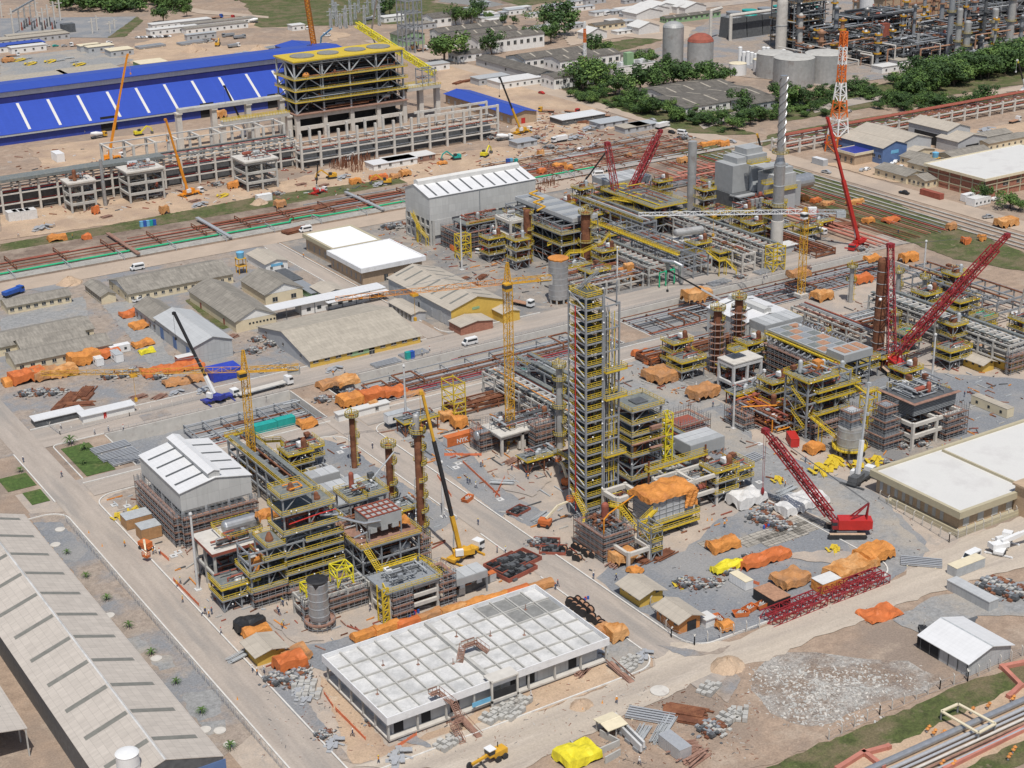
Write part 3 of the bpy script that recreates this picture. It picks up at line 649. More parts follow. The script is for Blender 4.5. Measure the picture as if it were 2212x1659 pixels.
m=MB();m.box(21,-2.5,3.6,46,0,3.75);obj('awning',m,'metal_white_x',t)
m=MB();m.box(12,1,0,40,6.5,3.8);obj('wall',m,'wall_white',t)
for i in range(9):m=MB();m.box(i*5.6,.2,0,i*5.6+.2,.4,4.2);obj('post',m,'steel_dark',t)
openings(t,46,7,[])
for i in range(6):m=MB();m.box(14+i*4.2,.9,1.2,15.6+i*4.2,1.02,2.4);obj('window',m,'window_glass',t)
for nm,bs,tp,a,b in(('near white parapet building with plain white flat roof',(785,617),578,(914,554),(707,543)),):
 h=ht(*bs,tp);x,y=g(*bs).x,g(*bs).y
 wd=g(*a,h).x-x;dd=g(*b,h).y-y
 flat('flat_building',nm,x,y,wd,dd,h,'bright_white','brick_pale','parapet_white',1.8,1.2,wins=[('F',3,.2,1.6,2.6,'window_glass',.3,.8),('L',7,1.2,.8,2.4,'steel')],pt=.7)
 flat('flat_building','far white parapet building with white roof and beige edge',x+2.5,y+dd+2.8,wd-5.5,dd*.92,h,'bright_white','brick_pale','parapet_beige',1.6,1.0,wins=[('L',5,1.2,.8,2.4,'steel')],pt=1.0)
def shed(label,ce,a,b,h,rh,axis,roof,wall='wall_cream',wins=(),**kw):
 x,y,wd,dd=fr(ce,a,b,h);return gable('shed',label,x+.3,y+.3,wd-.6,dd-.6,h,rh,axis,roof,wall,.5,wins,cat='shed',**kw)
shed('longest grey roofed shed facing the far dirt road',(276,636),(506,592),(238,603),3.6,2.6,0,'fibre_grey_x',wins=[('F',14,1.4,1.2,.9),('L',3,1.4,1,.9)],gw='wall_white')
shed('small grey shed with colonnade left of the longest shed',(217,641),(250,633),(181,613),3.2,1.2,1,'fibre_grey_y',wins=[('L',9,.8,1.3,1.9,'window_glass')])
shed('grey roofed shed with cream gable left of the white canopy',(508,696),(598,677),(407,627),4.2,3.4,1,'fibre_grey_y',wins=[('F',8,2.2,.7,.6,'window_glass',.3,1),('L',2,.2,1.2,2.2,'primer')],gw='wall_white')
shed('shorter grey roofed shed with cream gable behind the canopy',(572,638),(654,620),(516,605),4.0,3.2,1,'fibre_grey_y',wins=[('F',2,.8,2,1.6,'window_glass')],gw='wall_white')
shed('dark grey roofed shed joined to the light metal shed',(365,718),(425,704),(285,661),4.4,2.6,1,'fibre_grey_y','wall_grey',wins=[('L',8,.8,1.3,1.8)])
shed('light grey metal shed under the black crane boom',(418,750),(501,730),(327,687),6.2,2.2,1,'metal_grey_y','clad_grey',wins=[('L',3,.2,3,4,'wall_blue')])
shed('long low grey shed at the left edge with white porch',(15,664),(160,641),(1,648),3.0,1.2,0,'fibre_grey_x',wins=[('F',8,1.2,1.4,1)])
shed('grey shed of the left courtyard with cream front wall',(33,787),(247,746),(20,760),3.4,1.9,0,'fibre_grey_x',wins=[('F',9,1.3,1.3,1.1)])
shed('grey shed right behind the cream fronted shed',(47,757),(192,729),(26,738),3.4,1.9,0,'fibre_grey_x',wins=[('F',4,1.3,1.3,1.1)])
shed('farthest grey roof of the left courtyard',(-30,757),(205,710),(-60,728),3.4,2.0,0,'fibre_grey_x',wins=[('F',8,1.3,1.3,1.1)])
shed('small tan roofed house with blue sign by the white van',(573,572),(612,556),(548,545),3.6,1.2,1,'fibre_tan_y','wall_white',wins=[('F',2,1.2,1,1),('F',1,2.2,5,1.0,'sky_blue',.2,.8)])
shed('low tan roofed shed beside the inner road',(700,637),(752,628),(676,618),3.2,1.2,1,'fibre_tan_y','wall_grey')
for lb,ce,a,b,h,rf,wl in(('dark roofed timber hut on the inner road kerb',(632,604),(650,598),(607,580),2.8,'steel_dark','plank'),('dark green roofed hut on the inner road kerb',(672,632),(692,626),(648,604),2.8,'steel','wall_green'),
('white roofed long guard hut beside the ring road',(731,894),(837,864),(723,888),2.8,'roof_white','wall_white'),):
 x,y,wd,dd=fr(ce,a,b,h);flat('site_hut',lb,x,y,wd,dd,h,rf,wl,cat='hut',ov=.3,wins=[('F',2,1,1,1)])
x,y,wd,dd=fr((178,897),(283,866),(170,888),2.8);flat('site_hut','long white hut with red door beside the ring road',x,y,wd,dd,2.8,'metal_white_x','wall_white',cat='hut',ov=.5,wins=[('F',1,.1,.9,2,'bright_red',.35,.5)])
x,y,wd,dd=fr((75,907),(178,883),(71,896),2.6);t=flat('lean_to','open white roofed lean-to beside the long white hut',x,y,wd,dd,2.6,'metal_white_x','steel_dark',cat='shelter',ov=.4)
t=None
b0=g(879,507);hh=ht(879,507,405.5);nx=g(926,428,hh);W2=g(1163,389,hh).x-b0.x;D2=b0.y-nx.y
t=T('process_hall','pale clad hall with white roof panels and concrete lower storeys','industrial hall',(b0.x,nx.y,0))
m=MB();m.extr([(0,hh*.52),(D2,hh*.52),(D2,hh),(D2*.62,hh+3),(0,hh)],0,0,W2);obj('wall',m,'clad',t)
m=MB();m.box(.6,.6,0,W2-.6,D2-.6,hh*.52);obj('lower_wall',m,'wall_grey',t)
m=MB();s=3/(D2*.62)
m.extr([(-.3,hh+.03-.3*s),(D2*.62,hh+3.03),(D2*.62,hh+3.2),(-.3,hh+.2-.3*s)],0,-.3,W2+.3);m.extr([(D2*.62,hh+3.03),(D2+.3,hh),(D2+.3,hh+.17),(D2*.62,hh+3.2)],0,-.3,W2+.3)
r=obj('roof',m,'metal_white_x',t)
for i in range(9):
 m=MB();x=W2*(i+.6)/9.2;y0,y1=.4,D2*.52;m.quad((x,y0,hh+.26+y0*s),(x+.9,y0,hh+.26+y0*s),(x+.9,y1,hh+.26+y1*s),(x,y1,hh+.26+y1*s));obj('skylight',m,'steel_dark',r)
m=MB();m.extr([(D2*.62-1.8,hh+2.6),(D2*.62+1.8,hh+2.6),(D2*.62+1.8,hh+4.4),(D2*.62,hh+5),(D2*.62-1.8,hh+4.4)],0,1,W2-1);obj('ridge_monitor',m,'roof_white',t)
m=MB();m.box(W2*.46,-.25,0,W2*.46+.3,-.01,hh);obj('downpipe',m,'steel',t)
for i in range(6):m=MB();y=D2*i/5;m.box(-.2,max(0,y-.5),0,.55,min(D2,y+.5),hh*.52);obj('column',m,'concrete',t)
for z in(0,hh*.17,hh*.35):m=MB();m.box(-.1,.5,z,.5,D2-.5,z+1);obj('beam',m,'concrete',t)
for j in range(5):
 for z in(hh*.17+1.4,hh*.35+1.2):m=MB();m.box(.4,D2*j/5+1,z,.58,D2*(j+1)/5-1,z+hh*.10);obj('window',m,'steel_dark',t)
for x in(.02,.30,.48,.62,.78,.95):m=MB();m.box(W2*x,-.3,0,W2*x+.9,.6,hh*.52);obj('column',m,'concrete',t)
m=MB();m.box(W2*.22,.3,hh*.12,W2*.95,.58,hh*.45);obj('louvre_panel',m,'clad_grey',t)
m=MB();m.box(1,-.1,hh*.2,W2*.2,.5,hh*.52);obj('side_panel',m,'clad',t)
he=ht(55,311,286);A=g(0,288.7,he);Bq=g(415,236,he);ey=(A.y+Bq.y)/2
x0=g(-260,320,he).x;x1=g(752,101,he+20).x
up_h=he+11.5;dy=19
t=T('storage_hall','very long bright blue hall with white skylight stripes on its roof','industrial hall',(x0,ey,0))
LW=x1-x0;dd=19;s=11.5/dd
m=MB();m.extr([(.5,0),(dd,0),(dd,he+11.2),(.5,he-.2)],0,0.3,LW);obj('wall',m,'clad_blue',t)
m=MB();m.extr([(-1,he-1*s+.03),(dd,up_h+.03),(dd,up_h+.3),(-1,he-1*s+.3)],0,0,LW);r=obj('roof',m,'blue_roof',t)
m=MB();m.box(0,-.9,he-1.6,LW,-.6,he-.5);obj('gutter',m,'steel_light',t)
m=MB();m.box(0,dd+.01,0,LW,dd+26,up_h+6.2);obj('upper_wall',m,'clad_navy',t)
m=MB();m.box(0,dd-.25,up_h+3.6,LW,dd,up_h+6.1);obj('clerestory_strip',m,'clad',t)
m=MB();m.extr([(dd-1.5,up_h+6.4),(dd+13,up_h+7.6),(dd+13,up_h+7.9),(dd-1.5,up_h+6.7)],0,-.5,LW+.5);m.extr([(dd+13,up_h+7.6),(dd+28,up_h+6.4),(dd+28,up_h+6.7),(dd+13,up_h+7.9)],0,-.5,LW+.5);obj('upper_roof',m,'blue_roof',t)
n=int(LW/16.4)
for i in range(n):
 m=MB();x=(i+.5)*16.4;y0,y1=.5,dd-.8;m.quad((x,y0,he+y0*s+.34),(x+1.5,y0,he+y0*s+.34),(x+1.5,y1,he+y1*s+.34),(x,y1,he+y1*s+.34));obj('skylight',m,'roof_white',r)
for px1,w_ in((190,9),(410,8),(560,8)):
 q=g(px1,285-(px1-55)*.115);m=MB();u=q.x-x0;m.box(u,.38,0,u+w_,.49,8);obj('doorway',m,'dark_void',t)
BLX0,BLY=x0,ey
for lb,ce,a,b,h in(('wide beige flat roof behind the blue hall',(-60,190),(160,165),(-40,170),8),('beige flat roof with white canopy behind the blue hall',(150,164),(262,146),(110,150),8)):
 x,y,wd,dd_=fr(ce,a,b,h);flat('flat_building',lb,x,y,wd,max(8,dd_),h,'parapet_beige' if 0 else 'fibre_tan_x','wall_cream',ov=.5)
x,y,wd,dd_=fr((170,178),(290,153),(160,172),6);flat('canopy','white sheet canopy close behind the blue hall',x,y,wd,7,6,'metal_white_x','steel_light',z0=5.4,cat='canopy',ov=.3)
h=ht(1108,271,248);x,y=g(1106,248,h).x,g(1106,248,h).y;wd=g(1153,238,h).x-x;dd=g(958,203,h).y-y
gable('blue_roofed_building','tan walled building with curved blue roof beside the dirt yard',x,y,wd,dd,h,1.6,1,'blue_roof','brick_pale',1.0,wins=[('L',10,1,2.2,2.4,'steel_light'),('F',1,.2,2.5,3,'bright_red',.3,.6)])
x,y,wd,dd=fr((642,104),(708,92),(624,85),9);t=gable('blue_roofed_shed','blue roofed shed on legs behind the boiler building',x,y,wd,dd,6,2,1,'blue_roof','steel',.5,open_=True,cat='shed')
m=MB();m.box(0,0,3.5,wd,dd,6);obj('wall',m,'clad_blue',t)
## process plant
def handrail(m,pts,w=.095,h=1.1,closed=False):
 P=[Vector(p) for p in pts]
 if closed:P.append(P[0])
 for a,b in zip(P,P[1:]):
  for z in(.55,h):m.bar(a+Vector((0,0,z)),b+Vector((0,0,z)),w)
  m.bar(a+Vector((0,0,.1)),b+Vector((0,0,.1)),.05,.14)
  n=max(1,int((b-a).length/1.6))
  for i in range(n+1):e=a.lerp(b,i/n);m.bar(e,e+Vector((0,0,h)),w*.9)
def deck(t,x0,y0,x1,y1,z,mt='grating',rail='yellow',th=.28,rails='FLBR',edge=True):
 m=MB();m.box(x0,y0,z-th,x1,y1,z);d=obj('deck',m,mt,t)
 if rail:
  m=MB();s={'F':((x0,y0,z),(x1,y0,z)),'L':((x0,y0,z),(x0,y1,z)),'B':((x0,y1,z),(x1,y1,z)),'R':((x1,y0,z),(x1,y1,z))}
  for r in rails:handrail(m,s[r])
  obj('handrail',m,rail,d)
  if edge:
   m=MB();m.box(x0-.06,y0-.06,z-th-.12,x1+.06,y0-.003,z+.02);m.box(x0-.06,y0-.003,z-th-.12,x0-.003,y1,z+.02);obj('edge_beam',m,rail if edge==2 else 'steel',d)
 return d
def gauss_pick(R,seq):return seq[int(R.random()*len(seq))%len(seq)]
def clutter(t,x0,y0,z0,x1,y1,z1,n,seed,mts=('rust','steel','primer','steel_dark','steel_light'),r=(.08,.3),vessels=2,boxes=3):
 R=random.Random(seed);B={k:MB() for k in mts}
 for i in range(n):
  k=gauss_pick(R,mts);ax=R.choice((0,0,1,1,2));p=[R.uniform(x0,x1),R.uniform(y0,y1),R.uniform(z0,z1)];q=list(p)
  lo,hi=((x0,x1),(y0,y1),(z0,z1))[ax];L=(hi-lo)*R.uniform(.25,.9);p[ax]=R.uniform(lo,hi-L);q[ax]=p[ax]+L;rr=R.uniform(*r)*(.7 if ax==2 else 1)
  B[k].tube(p,q,rr,6)
  if R.random()<.5:
   e=list(q);a2=(ax+R.choice((1,2)))%3;l2,h2=((x0,x1),(y0,y1),(z0,z1))[a2];e[a2]=min(h2,max(l2,e[a2]+R.uniform(-3,3)));B[k].tube(q,e,rr,6);B[k].ball(q,rr,6,4)
 for k,m in B.items():
  if m.v:obj('pipework',m,k,t)
 for i in range(vessels):
  m=MB();L=R.uniform(2,4);rr=R.uniform(.6,1.0);x,y,z=R.uniform(x0+1,x1-1),R.uniform(y0+1,y1-1),R.uniform(z0+.5,max(z0+.6,z1-1.5))
  if R.random()<.5:a,b=(x-L/2,y,z+rr),(x+L/2,y,z+rr)
  else:a,b=(x,y,z),(x,y,z+L)
  m.tube(a,b,rr,12);m.ball(a,rr,12,6);m.ball(b,rr,12,6);obj('vessel',m,R.choice(('rust','silver_dull','primer','steel_light')),t,smooth=False)
 for i in range(boxes):
  m=MB();x,y,z=R.uniform(x0,x1-1),R.uniform(y0,y1-1),R.uniform(z0,z1);s=R.uniform(.5,1.6);m.box(x,y,z,x+s,y+s*R.uniform(.6,1.4),z+s*R.uniform(.5,1));obj('equipment',m,R.choice(('steel_dark','steel','rust','white')),t)
def lamps(t,pts,r=.2):
 for p in pts:m=MB();m.ball(p,r,6,4);obj('lamp',m,'helmet_white',t)
def frame(t,w,d,levels,nx,ny,col='steel',cw=.36,brace='XF',beam=None,x0=0,y0=0,z0=0,bmat=None):
 bw=beam or cw*.9;bmat=bmat or col
 X=[x0+w*i/(nx-1) for i in range(nx)];Y=[y0+d*j/(ny-1) for j in range(ny)];top=levels[-1]
 for x in X:
  for y in Y:m=MB();m.box(x-cw/2,y-cw/2,z0,x+cw/2,y+cw/2,top);obj('column',m,col,t)
 for z in levels:
  m=MB()
  for y in Y:m.box(X[0]+cw/2,y-bw/2,z-bw*1.2-.3,X[-1]-cw/2,y+bw/2,z-.3)
  for x in X:
   for a,b in zip(Y,Y[1:]):m.box(x-bw/2+.003,a+bw/2+.003,z-bw*1.2-.303,x+bw/2-.003,b-bw/2-.003,z-.303)
  obj('floor_beam',m,bmat,t)
 if brace:
  zs=[z0]+list(levels);m=MB()
  for k,(a,b) in enumerate(zip(zs,zs[1:])):
   for i in range(nx-1):
    if 'A' in brace or(i+k)%2==0:
     mid=(X[i]+X[i+1])/2;y=Y[0]-.02
     if 'F' in brace:m.bar((X[i],y,a),(mid,y,b-.3),.2);m.bar((X[i+1],y,a),(mid,y,b-.3),.2)
   for j in range(ny-1):
    if 'L' in brace:m.bar((X[0]-.02,Y[j],b-.3) if k%2 else(X[0]-.02,Y[j],a),(X[0]-.02,Y[j+1],a) if k%2 else(X[0]-.02,Y[j+1],b-.3),.2)
  if m.v:obj('bracing',m,col,t)
def scaffold(name,label,x,y,w,d,h,step=2.0,wd=1.0,z0=0,inner=None,auto=True,taper=0,group='timber decked scaffolds'):
 t=T(name,label,'scaffold',(x,y,z0),0,group,label.split()[-1] in('of','near','by','before'))
 m=MB();nx,ny=max(2,int(w/1.8)),max(2,int(d/1.8))
 k=int(h/step)
 for i in range(nx+1):
  for yy in(0,wd,d-wd,d):xx=w*i/nx;m.bar((xx,yy,0),(xx,yy,h+.9),.09)
 for j in range(ny+1):
  for xx in(0,wd,w-wd,w):yy=d*j/ny;m.bar((xx,yy,0),(xx,yy,h+.9),.09)
 for q in range(k+1):
  z=q*step+.9
  for(a,b) in(((0,0),(w,0)),((0,0),(0,d)),((w,0),(w,d)),((0,d),(w,d))):
   m.bar((*a,z+.3),(*b,z+.3),.08);m.bar((*a,z-.3),(*b,z-.3),.08)
 obj('tube_frame',m,'steel',t)
 for q in range(1,k+1):
  z=q*step;m=MB();m.box(0,0,z-.12,w,wd,z);m.box(0,d-wd,z-.12,w,d,z);m.box(0,wd,z-.12,wd,d-wd,z);m.box(w-wd,wd,z-.12,w,d-wd,z)
  m.box(-.05,-.05,z,w+.05,-.0,z+.25);m.box(-.05,0,z,-.0,d,z+.25);obj('plank_platform',m,'plank',t)
 if inner:m=MB();m.box(wd+.2,wd+.2,0,w-wd-.2,d-wd-.2,h*inner[1]);obj('core',m,inner[0],t)
 return t
def stairs(name,label,pts,auto=False,wd=1.2,mt='yellow',legs=True,group='yellow steel stairs'):
 t=T(name,label,'stairs',(0,0,0),0,group,auto);lg=MB()
 for a,b in zip(pts,pts[1:]):
  a,b=Vector(a),Vector(b);d=b-a;u=Vector((-d.y,d.x,0)).normalized()*wd/2;m=MB()
  if abs(d.z)<.2:
   m.bar(a,b,wd,.15);handrail(m,(a+u,b+u),.12);handrail(m,(a-u,b-u),.12);obj('landing',m,mt,t)
  else:stair(m,a,b,wd,14);obj('flight',m,mt,t)
  if legs:
   for s in(-1,1):e=b+u*s;lg.bar(e,(e.x,e.y,0),.22)
 if lg.v:obj('support',lg,mt,t)
 return t
def column(label,x,y,r,h,mt='rust',plats=(),z0=0,neck=True,cat='process column',name='process_column',auto=False,skirt=None,rings=(),ladder=True,pr=1.1,group=None):
 t=T(name,label,cat,(x,y,z0),0,group,auto)
 m=MB();m.lathe([(r*.98,0),(r*.98,h*.02),(r,h*.021),(r,h-r*.6),(r*.85,h-r*.2),(r*.4,h)],20);s=obj('shell',m,mt,t,smooth=False)
 for z in rings:m=MB();m.lathe([(r+.02,z),(r+.09,z+.02),(r+.09,z+.2),(r+.02,z+.22)],20,caps=False);obj('band',m,'steel_light',s)
 for(z,a0,a1) in plats:
  n=max(4,int(abs(a1-a0)/20));m=MB();k=MB();A=[math.radians(a0+(a1-a0)*i/n) for i in range(n+1)];ro,ri=r+pr,r+.06
  for a,b in zip(A,A[1:]):
   c=[(ri*math.cos(a),ri*math.sin(a)),(ro*math.cos(a),ro*math.sin(a)),(ro*math.cos(b),ro*math.sin(b)),(ri*math.cos(b),ri*math.sin(b))];m.prism(c,z-.15,z)
   handrail(k,((ro*math.cos(a),ro*math.sin(a),z),(ro*math.cos(b),ro*math.sin(b),z)))
  p=obj('platform',m,'grating',t);obj('handrail',k,'yellow',p)
 if ladder:
  m=MB();a=math.radians(-60)
  for s_ in(-.3,.3):cx,cy=(r+.35)*math.cos(a)+s_*math.sin(a)*-1,(r+.35)*math.sin(a)+s_*math.cos(a);m.bar((cx,cy,1),(cx,cy,h*.95),.08)
  for i in range(int(h/2.2)):z=1+i*2.2;m.lathe([(.45,z),(.5,z+.12)],8,c=((r+.6)*math.cos(a),(r+.6)*math.sin(a)),caps=False)
  obj('ladder',m,'yellow',t)
 if neck:
  m=MB();m.path([(0,0,h-.2),(0,0,h+1.6),(-.5,-.3,h+2.1),(-2,-1.2,h+2.1)],.14);obj('vent_pipe',m,'yellow',t)
  m=MB();m.path([(r+.3,.3,h*.1),(r+.3,.3,h*.85),(r*.5,.2,h*.9)],.14);m.path([(-r-.3,.3,h*.05),(-r-.3,.3,h*.6),(-r,0,h*.62)],.1);obj('pipework',m,'steel_light',t)
 return t
PALETTE=('rust','primer','steel','steel_light','rust','primer','steel_dark','silver_dull')
def rack(name,label,x,y,L,axis,w,levels,bay,mt='concrete',npipe=6,cat='pipe rack',cw=.55,seed=1,tray=True,pal=PALETTE,rail=None,auto=False,group=None,lon=True,top=None,fill=.9,fins=False):
 R=random.Random(seed);t=T(name,label,cat,(x,y,0),0,group,auto)
 def V(a,b,z):return(a,b,z) if axis==0 else(b,a,z)
 def bx(m,a0,b0,z0,a1,b1,z1):
  p,q=V(a0,b0,z0),V(a1,b1,z1);m.box(p[0],p[1],z0,q[0],q[1],z1)
 n=max(1,round(L/bay));H_=top or levels[-1]
 for i in range(n+1):
  a=L*i/n;m=MB();bx(m,a-cw/2,-cw/2,0,a+cw/2,cw/2,H_+.02);bx(m,a-cw/2,w-cw/2,0,a+cw/2,w+cw/2,H_+.02)
  for z in levels:bx(m,a-cw*.4,cw/2,z-.75,a+cw*.4,w-cw/2,z)
  obj('portal_frame',m,mt,t)
 if lon:
  for z in levels:
   for b in(0,w):m=MB();bx(m,0,b-cw*.36,z-.55,L,b+cw*.36,z-.06);obj('long_beam',m,mt,t)
 if fins:
  for i in range(n*2):m=MB();a=L*(i+.25)/(n*2);bx(m,a-.25,w*.05,levels[-1]+.3,a+.25,w*.55,levels[-1]+1.2);obj('cross_beam',m,'concrete_pale',t)
 for z in levels:
  for k in range(npipe):
   if R.random()>fill:continue
   b=cw+(w-2*cw)*(k+.5)/npipe;r=R.choice((.12,.16,.2,.26,.32));a0,a1=(0,L) if R.random()<.6 else sorted((R.uniform(0,L),R.uniform(0,L)))
   if a1-a0<4:continue
   m=MB();m.tube(V(a0,b,z+r),V(a1,b,z+r),r,7);obj('pipe',m,R.choice(pal),t)
 if tray:
  z=levels[-1]
  for b in(w*.12,w*.82):m=MB();bx(m,0,b-.7,z+.8,L,b+.7,z+1.15);obj('cable_tray',m,'grating',t)
 if rail:
  m=MB();handrail(m,(V(0,0,levels[-1]),V(L,0,levels[-1])));handrail(m,(V(0,w,levels[-1]),V(L,w,levels[-1])));obj('handrail',m,rail,t)
 return t
def cooler(name,label,x,y,w,d,z,h=2.2,legs=True,roof='grey_steel_plate',auto=True,axis=0):
 t=T(name,label,'air cooler',(x,y,0),0,'fin fan air coolers',auto);m=MB();m.box(0,0,z,w,d,z+h);obj('casing',m,roof,t)
 n=max(2,int((w if axis==0 else d)/2.5))
 for i in range(n):
  m=MB()
  if axis==0:m.box(w*i/n+.08,.1,z+h+.003,w*(i+1)/n-.08,d-.1,z+h+.12)
  else:m.box(.1,d*i/n+.08,z+h+.003,w-.1,d*(i+1)/n-.08,z+h+.12)
  obj('fin_panel',m,'metal_grey_y' if i%3 else roof,t)
 for i in range(max(2,int(w/4))):m=MB();a=w*(i+.5)/max(2,int(w/4));m.box(a-.7,-.05,z-.9,a+.7,1.2,z-.003);obj('duct',m,'steel',t)
 if legs:
  for a in(.2,w-.2):
   for b in(.2,d-.2):m=MB();m.box(a-.15,b-.15,0,a+.15,b+.15,z);obj('leg',m,'steel',t)
 return t
R_=random.Random(11)
## unit 1 (lower left block)
def rlamps(t,x0,y0,z0,x1,y1,z1,n,s):R=random.Random(s);lamps(t,[(R.choice((x0,x1,R.uniform(x0,x1))),y0-.1 if R.random()<.7 else R.uniform(y0,y1),R.uniform(z0,z1)) for _ in range(n)])
t=T('process_structure','tall stepped steel structure with yellow railings beside the white hall','process structure',(136.3,317,0))
frame(t,14.2,7.5,[3.2,6,8.5,10.9,14],4,3,brace='FL');frame(t,13,7,[17,21.8],3,2,x0=.3,y0=.2,z0=14,brace='F');frame(t,7.8,6.6,[25.8],2,2,x0=.3,y0=.3,z0=21.8,brace='F')
for z in(3.2,6,8.5,10.9):deck(t,-.7,-.9,14.9,8,z,rails='FL')
deck(t,5,-1.2,15,2,13.7,rails='FR');deck(t,-.6,-.8,15.3,8,16.6);deck(t,-.5,-.6,13.6,7.8,21.6);deck(t,-.3,-.2,8.2,7.4,25.8)
clutter(t,.5,.5,14.2,13,7,21,40,1);clutter(t,.5,.5,.5,13.5,7,13,70,2,mts=('steel_dark','rust','steel','steel_dark'),vessels=4)
for x,y,z in((4,3.5,25.8),(10.5,3.5,21.6),(3,2,16.6),(8,2,16.6),(11.5,4,16.6)):m=MB();m.lathe([(1,0),(1,.5),(.7,.9),(.5,1.6),(.2,1.9)],12,c=(x,y),z0=z);obj('valve_stack',m,'rust',t)
m=MB();m.path([(3,2,26.6),(6.5,2.4,26.6),(6.5,5,26.6),(2.5,5,26.6)],.16);obj('pipe_loop',m,'crane_orange',t)
m=MB();m.path([(1,-.9,19.2),(9,-.9,19.8),(13.5,-.9,19.8)],.15);obj('fire_pipe',m,'bright_red',t)
rlamps(t,-.5,-.9,4,14.5,7,24,18,3)
t=T('process_structure','lower railed bay with pumps at the left of the tall stepped structure','process structure',(126.8,316.5,0))
frame(t,9,7,[4.5,8.5,11.5,14.5],3,2,brace='FL')
deck(t,-.8,-1,9,8,4.5);deck(t,-.6,-.8,9,8,8.5);deck(t,3.5,-.6,9,8,11.5,rails='FL');deck(t,4.4,-.6,9.2,7.8,14.7)
clutter(t,.5,.5,.5,8.5,7,13,40,5,vessels=3)
for x,y,z in((6.6,3,14.7),(2,2.5,8.5)):m=MB();m.lathe([(1,0),(1,.6),(.8,1.1),(.5,1.9),(.3,2.2)],12,c=(x,y),z0=z);obj('valve_stack',m,'rust',t)
t=T('equipment_deck','concrete deck with a silver horizontal vessel behind the railed bay','process structure',(122.5,328,0))
frame(t,13,12,[5,10.6],3,3,col='concrete',cw=.6,brace=None);m=MB();m.box(-.8,-.8,10.3,13.8,12.6,10.75);obj('deck',m,'concrete_pale',t)
m=MB();m.box(-.85,-.85,10.2,13.85,-.803,11.0);m.box(-.85,-.85,10.2,-.803,12.6,11.0);obj('edge_beam',m,'primer',t)
m=MB();m.tube((6,6.5,13.3),(13.5,6.5,13.3),1.7,16);m.ball((6,6.5,13.3),1.7,16,8,(.6,1,1));m.ball((13.5,6.5,13.3),1.7,16,8,(.6,1,1));obj('vessel',m,'silver',t)
m=MB();handrail(m,((4,2.5,12.2),(14,2.5,12.2),(14,11,12.2),(4,11,12.2)),closed=True);obj('handrail',m,'yellow',t)
clutter(t,.5,.5,10.9,13,5,13,22,6,vessels=1);clutter(t,1,1,.5,12,11,9.5,40,7)
m=MB();m.box(1,1,0,12.5,11.5,4.4);obj('equipment',m,'steel_dark',t)
t=T('process_structure','steel table with rust brown plated deck behind the orange cable stair','process structure',(152.7,309.3,0))
t['label']='steel table with rust brown plated deck and a grey hopper on it'
frame(t,15.5,15,[4,7.5,11.0],4,4,brace='FL');deck(t,-.6,-.6,16.2,16,11.2,mt='crate_wood' if 0 else 'plank');clutter(t,.5,.5,.5,15,14,10,90,8,mts=('steel_dark','rust','steel_dark','steel'),vessels=5);clutter(t,1,9,11.4,14,15,15,30,9,mts=('steel_light','rust','silver_dull'),vessels=2)
m=MB();m.box(3,2,14.4,12.2,9,17.2);obj('hopper_casing',m,'grey_steel_plate',t)
for i in range(3):m=MB();m.box(3.5+i*3,1.95,13.2,5.3+i*3,4,14.39);obj('hopper_outlet',m,'grey_steel_plate',t)
for x in(3.2,12):m=MB();m.box(x-.15,2,11.2,x+.15,2.3,14.4);m.box(x-.15,8.6,11.2,x+.15,8.9,14.4);m.bar((x,2.1,11.2),(x,8.7,14.4),.15);obj('support_leg',m,'steel',t)
m=MB()
for i in range(7):m.bar((3+i*1.5,2,17.4),(3+i*1.5,9,17.4),.25)
for i in range(4):m.bar((3,2.2+i*2.2,17.5),(12.2,2.2+i*2.2,17.5),.25)
obj('top_grillage',m,'primer',t)
m=MB();m.path([(-3,6,18),(0,3,17.2),(2,2,16.5),(6,1.2,16.5)],.35);m.path([(-6,12,18),(-6,9,18.2),(-2.5,7,18.2),(-2.5,10,18.2)],.4);m.path([(-1.5,1,14),(2,1,14.5),(2,1,12)],.25);obj('duct_pipe',m,'silver',t)
rlamps(t,0,0,3,15,10,17,14,10)
t=T('process_structure','railed steel platform of valves behind the grey hopper','process structure',(156,321,0));frame(t,9.5,7.5,[5,9,13.5,17.8],3,2,brace='FL');deck(t,-.6,-.6,4.5,8,18);deck(t,4.5,-.9,10.4,8,18.4);clutter(t,.4,.4,18.2,9.5,7,20.2,26,12,mts=('steel','steel_light','rust'),vessels=1);clutter(t,.5,.5,6,9,7,17,30,13,mts=('steel_dark','rust'))
t=T('process_structure','low concrete framed unit with yellow gangways by the orange covered trench','process structure',(150.3,292,0))
frame(t,13,8,[3.2,5.6,8.0],2,2,col='concrete_pale',cw=.7,brace=None,beam=.75);deck(t,-1,-1,14,9,8.3,rails='FR',mt='steel');clutter(t,1,1,8.5,12.5,8,10,36,14,mts=('steel','steel_light','steel_dark'),vessels=0);clutter(t,.5,.5,.3,12.5,8,7.6,30,15,mts=('steel_dark','rust'))
stairs('access_stair','yellow gangway stair dropping from the brown deck',[(153.5,310,11.2),(153,301.5,8.6),(161,301.5,8.6),(163.5,301.5,8.6),(169.5,296.5,5.0)])
m=MB()
for a,b,c in((0,0,0),(1.6,0,0),(0,2.5,0),(1.6,2.5,0)):m.bar((a,b,0),(a,b,9.5),.3)
for k in range(5):m.bar((0,0,k*1.9),(1.6,0,k*1.9+1.9),.22);m.bar((0,0,k*1.9+1.9),(0,2.5,k*1.9),.22);m.bar((1.6,0,k*1.9),(1.6,2.5,k*1.9+1.9),.2);m.bar((0,0,k*1.9+1.9),(1.6,0,k*1.9+1.9),.2)
